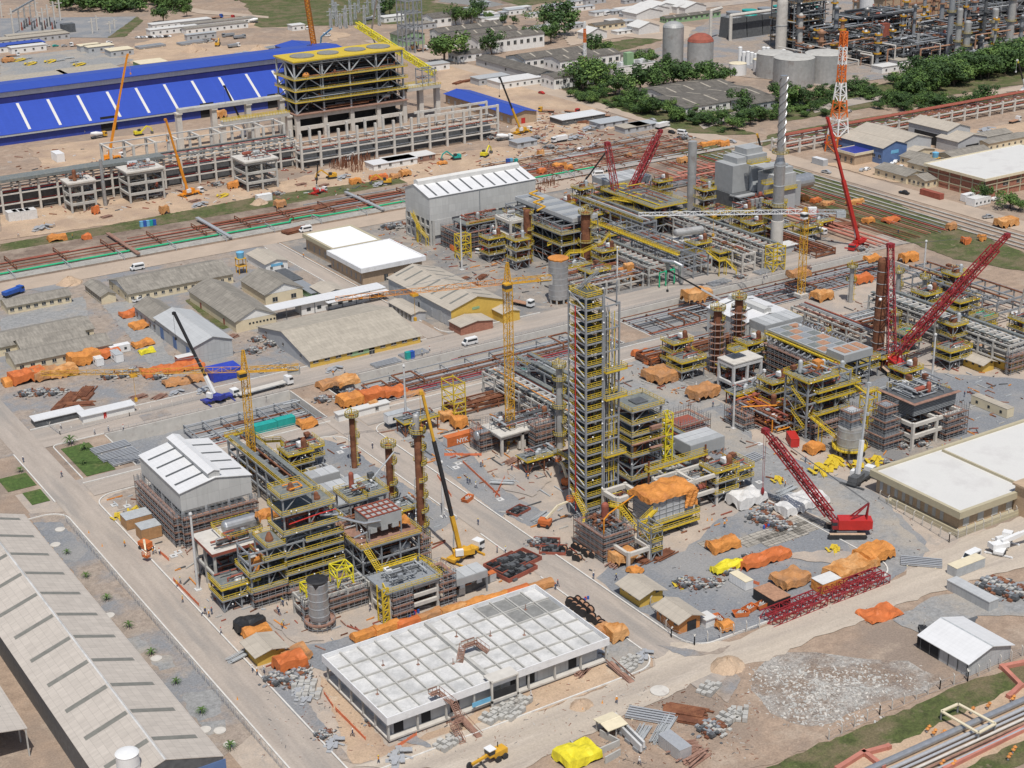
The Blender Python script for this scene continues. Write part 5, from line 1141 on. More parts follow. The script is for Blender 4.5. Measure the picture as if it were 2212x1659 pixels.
m=MB();m.path([(361,449,1),(361,449,7.5),(359.5,452,8.6),(357,456,8.6)],.7,10);one('elbow_duct',m,'silver','fat silver elbow pipe near the front end of the rack','pipe')
t=T('steel_skeleton','bare grey steel skeleton under a long yellow walkway','steel frame',(362,452,0));frame(t,14,52,[5.5,10],3,8,brace='L',cw=.4,beam=.35)
for z,x in((11,-1.5),):m=MB();m.box(x,0,z-.2,x+1.6,60,z);handrail(m,((x,0,z),(x,60,z)),.14);handrail(m,((x+1.6,0,z),(x+1.6,60,z)),.14);obj('walkway',m,'yellow',t)
stairs('access_stair','yellow zigzag stair at the front of the bare steel skeleton',[(375,452,10),(379,449,6),(382,449,6),(385,446,2)])
scaffold('scaffold','reddish scaffold below the pale hall near',314,531,12,16,8,inner=('steel_dark',.8))
stairs('access_stair','yellow zigzag stair on the left flank of the pale hall',[(309,562,11),(308.5,556,7),(308,556,7),(308.5,549,3.5)])
t=T('stair_tower','yellow braced stair tower in front of the pale hall','stair tower',(309.5,524.5,0));frame(t,5,4,[3.4,6.8,10.2],2,2,col='yellow',cw=.34,brace='AFL',beam=.3)
t=T('process_structure','red piping structure along the front of the pale hall','process structure',(318,533,0));frame(t,22,10,[4,8,11],5,2,brace='F');deck(t,-.5,-.5,22.5,10.5,11.2,rails='F');clutter(t,0,0,.5,21,9,13.5,120,84,mts=('primer','rust','steel','primer'),vessels=4)
## unit 5 (right back)
def chimney(label,x,y,r0,r1,h,mt='silver',strake=False,base=None,cat='chimney',bands=(),auto=False):
 t=T('chimney',label,cat,(x,y,0),0,None,auto);m=MB();m.lathe([(r0,0),(r0,h*.50),(r0*.97,h*.52),(r1,h*.56),(r1,h)],24);s=obj('shell',m,mt,t)
 if base:m=MB();m.lathe([(r0+.35,0),(r0+.3,base),(r0+.02,base+.05)],24);obj('concrete_base',m,'concrete_pale',t)
 if strake:
  for k in range(3):
   m=MB();n=46
   for i in range(n):
    pts=[]
    for j in(i,i+1):a=2*math.pi*(k/3+j/18);z=h*.62+(h*.37)*j/n;pts+=[(r1*math.cos(a),r1*math.sin(a),z),((r1+.32)*math.cos(a),(r1+.32)*math.sin(a),z)]
    a_,b_,c_,d_=pts;m.quad(a_,b_,d_,c_);m.quad((a_[0],a_[1],a_[2]+.1),(c_[0],c_[1],c_[2]+.1),(d_[0],d_[1],d_[2]+.1),(b_[0],b_[1],b_[2]+.1))
   obj('helical_strake',m,'silver',t)
 for z in bands:m=MB();m.lathe([(r0*1.01,z),(r0*1.06,z),(r0*1.06,z+.4),(r0*1.01,z+.4)],24,caps=False);obj('band',m,'steel_light',t)
 return t
c=chimney('tallest silver chimney with helical fins around its upper half',415.3,457.7,2.15,1.4,71,'silver',True,14,bands=(21,28,36))
for z in(20,41):m=MB();m.lathe([(2.3,z),(3.3,z),(3.3,z+.15),(2.3,z+.15)],16,caps=False);k=MB();[handrail(k,((3.3*math.cos(i*.39),3.3*math.sin(i*.39),z),(3.3*math.cos(i*.39+.39),3.3*math.sin(i*.39+.39),z))) for i in range(16)];p_=obj('platform',m,'grating',c);obj('handrail',k,'yellow',p_)
chimney('plain grey round topped stack between the red crane and grey boiler boxes',428.8,528.1,1.9,1.9,30.5,'silver_dull',cat='stack')
t=T('boiler_house','stepped grey plated boiler boxes left of the tall silver chimney','boiler',(444,505,0))
m=MB();m.box(0,14,7,9,26,19);m.box(9.01,15,7,20,26,22);m.box(4,16,19.01,9,25.5,21.5);m.box(10,17,22.01,19,25,24.5);obj('casing',m,'grey_steel_plate',t)
m=MB();m.box(-1,11,0,20,26,6.9);obj('base',m,'steel_dark',t);m=MB();m.box(-1.5,8,6.2,10,13.9,6.8);obj('deck',m,'grey_steel_plate',t)
m=MB();m.extr([(11,7),(14.8,7),(14.8,18),(13,18)],0,9.5,18);obj('hopper',m,'steel_light',t)
m=MB();m.box(10,-2,0,22,9,16.5);obj('precipitator',m,'clad_grey',t);m=MB();m.box(12,-1,16.51,21,8,19);m.box(6,1,19.2,20,7,20);obj('top_duct',m,'grey_steel_plate',t)
deck(t,4,-3,13,0,14,edge=2);deck(t,4,-3,22,-2,10,edge=2);deck(t,5,8,16,11,20.5,edge=2)
for x in(-4,-1.5,1):m=MB();m.tube((x,-4,0),(x,-4,9),.9,12);obj('silo',m,'silver_dull',t)
clutter(t,-6,-8,.5,12,8,8,100,91,vessels=5);m=MB();m.tube((23,3,10),(34,3,10),3.4,18);m.ball((34,3,10),3.4,18,8,(.7,1,1));obj('drum',m,'silver',t)
m=MB();m.box(21.9,-1,0,26,6,12);obj('side_casing',m,'grey_steel_plate',t)
rack('pipe_rack','concrete rack with white cross beams left of the tall chimney',398,446,76,1,10,[4.5,8],7,'concrete',8,seed=41,fins=True)
rack('pipe_rack','scaffolded concrete frame rack at the front of the right back unit',388,446,24,1,6,[4,8],6,'concrete_pale',5,seed=42,tray=False)
t=T('vessel_table','concrete table carrying a grey horizontal vessel near the white jib','vessel',(382,476,0));frame(t,12,8,[5.8],3,2,col='concrete_pale',cw=.6,brace=None,beam=.7);m=MB();m.box(-.8,-.8,5.5,12.8,8.8,6.1);obj('deck',m,'concrete_pale',t)
m=MB();m.tube((1,4.5,9),(12,2.5,9),1.6,16);m.ball((1,4.5,9),1.6,16,8,(.6,1,1));m.ball((12,2.5,9),1.6,16,8,(.6,1,1));obj('vessel',m,'silver_dull',t)
for x in(3,10):m=MB();m.box(x-.4,3,6.1,x+.4,5,8);obj('saddle',m,'steel',t)
t=T('stair_tower','yellow braced stair tower left of the chimney base','stair tower',(398.5,440.5,0));frame(t,6,4.5,[3.4,6.8,10],2,2,col='yellow',cw=.34,brace='AFL',beam=.3)
t=T('process_structure','dark steel unit with yellow galleries under the leaning red boom','process structure',(392,506,0));frame(t,15,36,[4.5,8,12],3,6,brace='FL');deck(t,-1,-1,16,37,12.2,edge=2);deck(t,-1,-1,16,37,8.2,edge=2);clutter(t,0,0,.5,15,36,14,150,92,mts=('rust','steel_dark','primer','yellow'),vessels=6)
cooler('air_cooler','grey finned cooler roof behind the upright red crane mast',398,545,22,14,11,2.4,auto=False);stairs('access_stair','yellow gangway under the red lattice cranes',[(384,538,8),(388,530,11),(392,520,11)])
rack('pipe_rack','yellow railed walkway rack before the dark unit',381,500,44,1,7,[5,9],7,'steel',7,seed=43,rail='yellow',pal=('rust','steel','steel_light','yellow'))
m=MB();m.path([(404.5,441,.5),(404.5,441,6),(406,444,7.2),(406,450,7.2)],.55,10);one('elbow_duct',m,'silver','silver elbow pipe dropping beside the yellow stair tower near the chimney','pipe')
p=g(1692,548);flat('pump_hut','small grey hut with white roof right of the chimney base',p.x,p.y,7,5,3.2,'roof_white','wall_grey',cat='hut',ov=.5)
## boiler building and concrete frames far left
BX,BY=350.2,756
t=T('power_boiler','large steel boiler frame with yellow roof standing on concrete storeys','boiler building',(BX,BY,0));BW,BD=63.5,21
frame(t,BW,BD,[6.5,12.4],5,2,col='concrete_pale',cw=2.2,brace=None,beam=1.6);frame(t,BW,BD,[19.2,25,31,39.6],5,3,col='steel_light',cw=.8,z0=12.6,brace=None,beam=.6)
m=MB()
zs=[12.8,19.2,25,31,39.4]
for a,b in zip(zs,zs[1:]):
 for i in((0,3) if a<31 else(0,1,2,3)):
  x0,x1=BW*i/4,BW*(i+1)/4;xm=(x0+x1)/2;m.bar((x0,-.1,a),(xm,-.1,b-.5),.5);m.bar((x1,-.1,a),(xm,-.1,b-.5),.5)
 m.bar((-.1,0,a),(-.1,BD/2,b-.5),.5);m.bar((-.1,BD,a),(-.1,BD/2,b-.5),.5)
obj('bracing',m,'steel_light',t)
for z in(19.2,25,31):deck(t,-1.5,-2.2,BW+2,BD+1,z,edge=2,mt='grating')
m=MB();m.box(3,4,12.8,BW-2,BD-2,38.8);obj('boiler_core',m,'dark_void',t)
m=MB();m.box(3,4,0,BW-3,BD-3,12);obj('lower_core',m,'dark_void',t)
m=MB();m.box(-1.5,-2.5,12.5,BW+1.5,BD+1,12.9);obj('plank_deck',m,'plank',t)
m=MB();m.box(-1,-1.5,39.6,BW+1,BD+1.5,40.3);obj('roof',m,'yellow',t)
for x,w_ in((10,9),(25,8),(41,8),(55,9)):m=MB();m.lathe([(w_*.72,0),(w_*.72,.5)],20,c=(x,BD*.5),z0=40.31);obj('roof_opening',m,'slab_grey',t)
clutter(t,2,-1,13,BW-2,4,38,110,101,mts=('rust','steel_dark','steel','steel_dark','black'),r=(.15,.4),vessels=4,boxes=20)
for x,y,z in((7,1,32.2),(14,1,20.5)):m=MB();m.ball((x,y,z),1.6,8,5,(1.3,1,1));obj('wrapped_valve',m,'tarp',t)
def pier_bridge(label,pts,wd,z,side=.2,deckmt='concrete',rail=None,n=None):
 t=T('concrete_bridge',label,'elevated bridge',(0,0,0));a,b=Vector(pts[0]),Vector(pts[1]);d=b-a;n=n or max(1,round(d.length/17))
 u=d.normalized();v=Vector((-u.y,u.x,0))
 for i in range(n+1):
  e=a+d*(i/n);m=MB();m.box(e.x-1.3,e.y-1.5,0,e.x+1.3,e.y+1.5,z-2.2);m.prism([(e.x-1.6,e.y-2.2),(e.x+1.6,e.y-2.2),(e.x+1.6,e.y+2.2),(e.x-1.6,e.y+2.2)],z-2.2,z-1.4);obj('pier',m,'concrete_pale',t)
 m=MB();m.bar(a+Vector((0,0,z-.5)),b+Vector((0,0,z-.5)),wd,1.7);obj('girder',m,deckmt,t)
 if rail:m=MB();handrail(m,(a+v*wd/2+Vector((0,0,z+.4)),b+v*wd/2+Vector((0,0,z+.4))),.2);handrail(m,(a-v*wd/2+Vector((0,0,z+.4)),b-v*wd/2+Vector((0,0,z+.4))),.2);obj('handrail',m,rail,t)
 return t
pier_bridge('unfinished concrete girder bridge on tall piers before the blue hall',[(BX-60,768,0),(BX-3,768,0)],4.5,21)
pier_bridge('lower railed girder bridge on short piers before the blue hall',[(BX-40,760,0),(BX-3,760,0)],4,13.5,rail='yellow')
t=pier_bridge('railed girder deck on two tall piers right of the boiler frame',[(BX+BW+3,762,0),(BX+BW+24,762,0)],10,17.5,rail='yellow',n=2)
t=T('steel_tower','small grey steel tower on the deck right of the boiler frame','steel frame',(BX+BW+13,758,18.4));frame(t,8,7,[4,8.5],3,2,brace='F',cw=.4)
m=MB();m.lattice(g(770,52,44),g(938,158,22),2.6,2.6,3.5,.5,.35);one('conveyor_gallery',m,'tarp_yellow','long sloping yellow conveyor gallery behind the boiler frame','conveyor')
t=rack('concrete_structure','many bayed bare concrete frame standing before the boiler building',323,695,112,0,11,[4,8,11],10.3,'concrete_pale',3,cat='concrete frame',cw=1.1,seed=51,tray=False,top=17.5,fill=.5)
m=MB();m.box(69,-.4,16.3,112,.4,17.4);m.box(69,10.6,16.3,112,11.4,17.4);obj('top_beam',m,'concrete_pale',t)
m=MB();m.box(2,4,0,110,10,7);obj('shadow_wall',m,'steel_dark',t)  # dark box added inside the frame, its colour standing in for shade
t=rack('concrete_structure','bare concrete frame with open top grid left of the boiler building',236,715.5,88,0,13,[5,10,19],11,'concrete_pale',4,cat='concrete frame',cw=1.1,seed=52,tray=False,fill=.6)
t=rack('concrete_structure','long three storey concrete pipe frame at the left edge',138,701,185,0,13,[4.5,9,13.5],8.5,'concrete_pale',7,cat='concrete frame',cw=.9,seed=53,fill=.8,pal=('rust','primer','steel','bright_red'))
m=MB();m.box(0,-2,14.6,118,5,15.9);obj('pipe_gallery',m,'grating',t);m=MB();m.box(0,4,0,184,11,8);obj('shadow_wall',m,'steel_dark',t)  # long dark box added behind the columns as painted shade
t=rack('concrete_structure','concrete frame running away at the upper left edge',152,716,60,1,9,[5,9],9,'concrete',6,cat='concrete frame',cw=.9,seed=54,pal=('primer','rust','steel'))
for lb,bx_,tp,w_,d_ in(('square concrete frame tower with flat slab beside the thin silver vent',(157,461),398,11,9),('wider concrete frame tower with cluttered slab left of the orange crane',(283,440),374,16,12),('scaffolded concrete box frame at the right of the orange crane',(536,415),352,15,14)):
 q=g(*bx_);hh_=ht(*bx_,tp);t=T('concrete_tower',lb,'concrete frame',(q.x,q.y,0));frame(t,w_,d_,[hh_*.35,hh_*.68,hh_],3,2,col='concrete',cw=.8,brace=None,beam=.9);m=MB();m.box(-1,-1,hh_-.2,w_+1,d_+1,hh_+.5);obj('slab',m,'concrete_pale',t);clutter(t,1,1,hh_+.6,w_-1,d_-1,hh_+3,20,int(q.x),vessels=2);clutter(t,.5,.5,.5,w_,d_,hh_-1,30,int(q.y),mts=('steel_dark','steel'))
q=g(228,445);chimney('thin silver vent pipe in front of the left concrete frames',q.x,q.y,.9,.75,ht(228,445,345),'silver',cat='vent')
## cranes
def towercrane(label,base,yj,tip,cnt,mm_,jm,mw=1.9,ycab=None,ballast=True):
 b=g(*base);zj=ht(*base,yj);t=T('tower_crane',label,'tower crane',(b.x,b.y,0));tp=g(*tip,zj)-b;ct=g(*cnt,zj)-b
 m=MB();m.lattice((0,0,1.2),(0,0,zj+.5),mw,mw,mw,.2,.09);obj('mast',m,mm_,t)
 m=MB();m.box(-mw,-mw,0,mw,mw,1.2);m.bar((-3,-3,.6),(3,3,.6),.5) if ballast else None;obj('base',m,'concrete_pale',t)
 if ballast:
  m=MB()
  for k in(-1,1):m.bar((k*2.6,-2.2,.5),(0,0,7),.25);m.bar((k*2.6,2.2,.5),(0,0,7),.25)
  obj('base_brace',m,mm_,t);m=MB();m.box(.9,-3.2,.6,3.2,0,3.0);obj('ballast_block',m,'concrete_pale',t)
 u=Vector((tp.x,tp.y,0)).normalized();v=Vector((-u.y,u.x,0));Z=Vector((0,0,zj))
 m=MB();m.lattice(Z+u*1.2+Vector((0,0,.8)),Vector((tp.x,tp.y,zj+.8)),1.4,1.1,2.4,*((.11,.06) if jm!='white' else(.2,.11)),tri=True);obj('jib',m,jm,t)
 m=MB();m.lattice(Z-u*1.2+Vector((0,0,.6)),Vector((ct.x,ct.y,zj+.6)),1.3,1.3,2,.14,.08);m.bar(Z-u*1.2,Vector((ct.x,ct.y,zj)),1.6,.12);obj('counter_jib',m,mm_ if jm!='white' else 'steel_light',t)
 e=Vector((ct.x,ct.y,zj));m=MB();m.bar(e-u*.3-Vector((0,0,.3)),e+u*3-Vector((0,0,.3)),1.3,2.2);obj('counterweight',m,'concrete' if jm!='white' else 'steel_light',t)
 m=MB();m.lattice(Z,Z+Vector((0,0,6.2 if jm!='white' else 2.2)),1.5,.5,1.6,.2,.12);obj('tower_head',m,mm_,t)
 m=MB();c=Z+u*.6+v*1.6;m.box(c.x-1,c.y-1,zj-1.5,c.x+1,c.y+1,zj+.7);k=obj('cab',m,'crane_yellow' if jm!='white' else 'white',t)
 m=MB();m.box(c.x-1.03,c.y-1.03,zj-.7,c.x+1.03,c.y+1.03,zj+.3);obj('cab_window',m,'window_glass',k)
 if jm!='white':
  ap=Z+Vector((0,0,6));m=MB();m.bar(ap,Vector((tp.x*.65,tp.y*.65,zj+1.7)),.09);m.bar(ap,Vector((tp.x*.3,tp.y*.3,zj+1.7)),.09);m.bar(ap,Vector((ct.x,ct.y,zj+.8)),.09);obj('tie_cable',m,'steel',t)
 q=Vector((tp.x*.55,tp.y*.55,zj));m=MB();m.box(q.x-.9,q.y-.9,zj-.7,q.x+.9,q.y+.9,zj-.1);m.bar(q,q-Vector((0,0,7)),.09);m.box(q.x-.35,q.y-.35,zj-8,q.x+.35,q.y+.35,zj-7);obj('trolley_hook',m,mm_,t);return t,zj,u
towercrane('orange yellow tower crane whose jib points left over the warehouse',(1103,968),613,(725,651),(1190,603),'crane_yellow','crane_orange')
towercrane('yellow tower crane beside the white hall with its jib to the left',(549,1045),803,(90,812),(645,797),'crane_yellow','crane_yellow',1.7,ballast=False)
t,zj,u=towercrane('yellow tower crane mast with a long white flat jib',(1730,640),461,(1380,467),(1825,461),'crane_yellow','white',ballast=False)
q=Vector((0,0,zj+1));m=MB();m.bar(q-u*1,q-u*4,1.8,2.4);k=obj('machine_housing',m,'white',t)
tc=bpy.data.curves.new('lettering','FONT');tc.body='EC-B';tc.size=1.7;tc.materials.append(MT['bright_red']);o=bpy.data.objects.new('lettering',tc);C.objects.link(o);o.parent=t
v=-u;w_=Vector((0,0,1));n_=v.cross(w_);R4=Matrix((v,w_,n_)).transposed().to_4x4();R4.translation=q-u*1.1+n_*.93-Vector((0,0,.6));o.matrix_local=R4
def crawler(label,base,rz,tip,mast=None,mt='crane_red',s=1.0,bw=1.8,hook=None,bodyh=True):
 b=g(*base);t=T('crawler_crane',label,'crawler crane',(b.x,b.y,0));c,sn=math.cos(rz),math.sin(rz)
 def L(x,y,z):return Vector((x*c-y*sn,x*sn+y*c,z))*s
 for k in(-1,1):
  m=MB();pr=[(-4.2,.1),(4.2,.1),(4.8,.7),(4.2,1.35),(-4.2,1.35),(-4.8,.7)];n=len(m.v)
  for yy in(k*2.9-.5,k*2.9+.5):m.v+=[tuple(L(x,yy,z)) for x,z in pr]
  m.f+=[tuple(range(n+5,n-1,-1)),tuple(range(n+6,n+12))]+[(n+i,n+(i+1)%6,n+6+(i+1)%6,n+6+i) for i in range(6)];m.mi+=[0]*8;obj('track',m,'rubber',t)
  m=MB();m.bar(L(-4.3,k*2.9,1.4),L(4.3,k*2.9,1.4),.9*s,.12*s);obj('track_plate',m,'sand',t)
 m=MB();m.bar(L(-2.4,0,1.2),L(2.4,0,1.2),4.6*s,.8*s);obj('carbody',m,'steel_dark',t)
 m=MB();m.bar(L(-5.6,0,3.1),L(2.0,0,3.1),3.4*s,2.5*s);m.bar(L(-6.2,0,3.1),L(-5.6,0,3.1),3.2*s,2.1*s);bd=obj('house',m,mt if mt!='crane_red' else 'bright_red',t)
 m=MB();m.bar(L(.1,-1.74,3.0),L(1.0,-1.74,3.0),.08,1.6*s);obj('doorway',m,'dark_void',bd)
 for x in(-4.6,-.7):m=MB();m.bar(L(x,-1.74,3.7),L(x+.9,-1.74,3.7),.06,.28*s);obj('name_plate',m,'white',bd)
 m=MB();m.bar(L(2.05,1,3),L(3.5,1,3),1.3*s,2.1*s);cb=obj('cab',m,mt,t);m=MB();m.bar(L(2.3,1,3.4),L(3.55,1,3.4),1.36*s,.8*s);obj('cab_window',m,'window_glass',cb)
 ft=L(1.8,0,2.2);tv=tip-Vector((b.x,b.y,0));m=MB();m.lattice(ft,tv,bw*s*.55,bw*s*.5,bw*1.15*s,.26*s,.14*s)
 mid1,mid2=ft.lerp(tv,.12),ft.lerp(tv,.9);m.lattice(mid1,mid2,bw*s,bw*s,bw*1.1*s,.28*s,.15*s);m.box(tv.x-.8,tv.y-.8,tv.z-.8,tv.x+.8,tv.y+.8,tv.z+.6);obj('boom',m,mt,t)
 gp=L(-5.2,0,8.4);m=MB()
 for k in(-.9,.9):m.bar(L(-1,k,4.3),gp,.3*s);m.bar(L(-4.8,k,4.3),gp,.26*s)
 obj('gantry',m,mt,t);top=gp
 if mast is not None:
  top=mast-Vector((b.x,b.y,0));m=MB();m.lattice(L(.5,0,3),top,bw*s,bw*.7*s,bw*1.1*s,.26*s,.14*s);m.box(top.x-1,top.y-1,top.z-.7,top.x+1,top.y+1,top.z+.7);obj('derrick_mast',m,mt,t)
  m=MB();m.bar(gp,top,.1);obj('back_stay',m,'steel_dark',t)
 m=MB()
 for k in(-.4,.4):m.bar(top+L(0,k,0),tv+Vector((0,0,.3)),.09)
 obj('pendant_line',m,'steel_dark',t)
 if hook is not None:
  m=MB();m.bar(tv+Vector((.4,0,-.5)),(tv.x+.2,tv.y,hook+1),.08);m.bar(tv+Vector((-.4,0,-.5)),(tv.x-.2,tv.y,hook+1),.08);m.ball((tv.x,tv.y,hook),1.0,8,6,(.5,.5,1.2));obj('hook_block',m,'crane_red',t)
 return t
def over(gx,gy,ty):q=g(gx,gy);return Vector((q.x,q.y,ht(gx,gy,ty)))
dx=g(1790,1150)-g(1866,1150);crawler('dark red lattice crawler crane in the grey gravel yard',(1826,1153),math.atan2(dx.y,dx.x),over(1646,1090,930),s=1.05,hook=4)
crawler('huge red lattice crane with crossed booms beside the brown column',(1926,800),1.2,over(2150,760,508),over(1906,770,530),bw=2.3,s=1.1)
crawler('red lattice crane pair standing behind the middle unit',(1338,478),1.0,over(1424,440,283),over(1311,462,310),bw=2.4,s=1.1)
m=MB()
a,b_=g(1664,1352),g(1780,1306);c_,d_=g(1790,1303),g(1915,1256)
for p_,q_,y,lb in((a,b_,0,'near left'),(c_,d_,0,'near right'),(a,b_,2.9,'far left'),(c_,d_,2.9,'far right')):
 m=MB();o_=Vector((0,y,1.1));m.lattice(p_+o_,q_+o_,2.1,2.1,2.2,.24,.15,up_=(0,0,1));one('boom_section',m,'crane_red',lb+' red lattice boom section lying on the ground by the dusty road','boom section')
def wheel(m,x,y,r,wd=.35):m.tube((x,y-wd/2,r),(x,y+wd/2,r),r,10)
def mobile(label,base,rz,tip,carr='crane_yellow',boom=(('crane_orange',.35,.62),('black',1.0,.42)),s=1.0,truck=True,cabm='white',rough=False):
 b=g(*base);t=T('mobile_crane',label,'mobile crane',(b.x,b.y,0));c,sn=math.cos(rz),math.sin(rz)
 def L(x,y,z):return Vector((x*c-y*sn,x*sn+y*c,z))*s
 m=MB();m.bar(L(-5.2,0,1.2),L(4.2,0,1.2),2.6*s,.7*s);obj('carrier',m,carr if truck else 'steel_dark',t)
 for k,x in enumerate((-4.2,-2.8,1.2,2.6,4.6)):
  for y in(-1.2,1.2):m=MB();m.tube(L(x,y-.3,.6),L(x,y+.3,.6),.6*s,10);obj('wheel',m,'rubber',t)
 m=MB();m.bar(L(4.25,0,1.7),L(6.4,0,1.7),2.5*s,2.2*s);cb=obj('cab',m,cabm,t);m=MB();m.bar(L(4.6,0,2.2),L(6.45,0,2.2),2.56*s,.8*s);obj('cab_window',m,'window_glass',cb)
 for x in(-4.6,3.6):
  m=MB();m.bar(L(x,-3.4,.5),L(x,3.4,.5),.35*s);m.bar(L(x,-3.4,.05),L(x,-3.4,.6),.5*s);m.bar(L(x,3.4,.05),L(x,3.4,.6),.5*s);obj('outrigger',m,carr,t)
 ft=L(-1.6,0,2.9);tv=tip-Vector((b.x,b.y,0));d=tv-ft;hd_=Vector((d.x,d.y,0)).normalized()
 m=MB();m.bar(L(-1.6,0,2.2)-hd_*2.8*s,L(-1.6,0,2.2)+hd_*1.8*s,2.4*s,1.3*s);obj('turntable',m,carr,t)
 sd_=Vector((-hd_.y,hd_.x,0))*1.6*s;m=MB();m.bar(ft+sd_-hd_*.6-Vector((0,0,.1)),ft+sd_+hd_*1.4-Vector((0,0,.1)),1.0*s,1.6*s);cb2=obj('operator_cab',m,cabm,t)
 m=MB();m.bar(L(-1.6,0,2.4)-hd_*3.6*s,L(-1.6,0,2.4)-hd_*2.8*s,2.5*s,1.5*s);obj('counterweight',m,carr,t)
 f0=0
 for mt_,f1,w_ in boom:m=MB();m.bar(ft+d*f0,ft+d*f1,w_*1.45*s,w_*1.7*s);obj('boom_section',m,mt_,t);f0=f1
 m=MB();m.bar(ft+d*.02+hd_*1.4,ft+d*.16,.3*s);obj('lift_cylinder',m,'steel_light',t)
 m=MB();m.bar(tv-hd_*.2,tv+hd_*.7,.9*s,.9*s);m.bar(tv+hd_*.6,tv+hd_*.6-Vector((0,0,min(tv.z*.3,9))),.07);e=tv+hd_*.6-Vector((0,0,min(tv.z*.3,9)));m.box(e.x-.3,e.y-.3,e.z-.8,e.x+.3,e.y+.3,e.z);obj('boom_head',m,boom[-1][0] if len(boom)<3 else boom[0][0],t);return t
BK=(('white',.22,.62),('black',1,.46));OR=(('crane_orange',.5,.7),('crane_orange',1,.5))
mobile('orange crane with long black telescopic boom at the centre road',(1003,1203),.3,g(912,848,46),'crane_yellow',(('crane_yellow',.22,.6),('black',.7,.5),('crane_yellow',1,.38)))
mobile('blue and white truck crane with black boom on the ring road',(474,866),.06,g(377,677,27),'deep_blue',BK)
mobile('white crane with upright boom beside the round grey tank',(1858,1040),.3,over(1862,1036,830),'steel_dark',(('white',.38,.62),('steel_light',1,.3)))
mobile('orange crane with the tallest boom before the blue hall',(243,345),.2,g(275,118,51),'crane_orange',OR)
mobile('orange telescopic crane in front of the left concrete frames',(412,422),.2,g(358,258,37),'crane_orange',OR)
mobile('crane with black boom standing between the bridge piers',(537,294),.3,g(485,186,30),'white',BK)
mobile('small red crane with black boom on the sandy ground before the pale hall',(688,418),.4,g(686,355,15),'bright_red',(('white',.2,.5),('black',1,.35)),s=.8)
mobile('yellow crane with black boom beside the blue roofed building',(1128,288),.2,g(1080,168,31),'crane_yellow',(('crane_yellow',.4,.6),('black',1,.42)))
mobile('crane with black and white boom behind the pale hall',(1240,440),.2,g(1308,330,25),'bright_red',(('white',.3,.55),('black',1,.4)),s=.9)
mobile('crane with black boom behind the grey boiler boxes',(1658,372),.2,g(1636,290,21),'crane_yellow',(('black',.9,.5),('crane_yellow',1,.45)),s=.9)
mobile('crane with yellow tipped boom by the right edge trees',(2216,198),.2,g(2198,130,20),'white',(('white',.3,.5),('black',.9,.42),('tarp_yellow',1,.5)))
mobile('bright red telescopic crane right of the tall silver chimney',(1850,535),3.6,g(1788,255,55),'bright_red',(('bright_red',.5,.85),('bright_red',1,.6)),cabm='bright_red')
mobile('white boomed red truck crane before the concrete frame with banner',(1046,543),3.5,g(1064,488,12),'bright_red',(('white',.6,.5),('white',1,.4)),s=.75)
mobile('small crane with black and white boom reaching over the trench',(1560,668),3.0,g(1445,585,22),'white',(('white',.45,.45),('black',1,.38)),s=.8)
mobile('white boomed crane by the concrete table in the right unit',(1605,858),3.4,g(1650,800,12),'bright_red',(('white',.6,.6),('white',1,.5)),s=.85)
mobile('red and white truck crane parked with lowered boom at the right edge',(2165,1186),.5,g(2230,1142,4.6),'white',(('white',.6,.7),('white',1,.55)),s=.95)
mobile('crane with white boom at the right edge behind the grey rack',(2196,690),1.0,g(2216,618,16),'white',(('white',1,.6),),s=.8)
m=MB();m.lattice(g(683,128,4),g(660,-16,58),3,2.4,3,.5,.28);one('lattice_boom',m,'crane_orange','orange lattice crane boom rising behind the boiler roof at the top edge','crane boom')
m=MB();m.bar(g(802,70,2),g(815,-10,40),1.1);one('crane_boom',m,'steel_light','thin grey telescopic boom at the top edge near the far switchyard','crane boom')
m=MB();m.path([g(692,98,2),g(694,80,8),g(716,62,16)],.6);one('pump_boom',m,'sky_blue','pale blue concrete pump boom behind the boiler roof','pump boom')
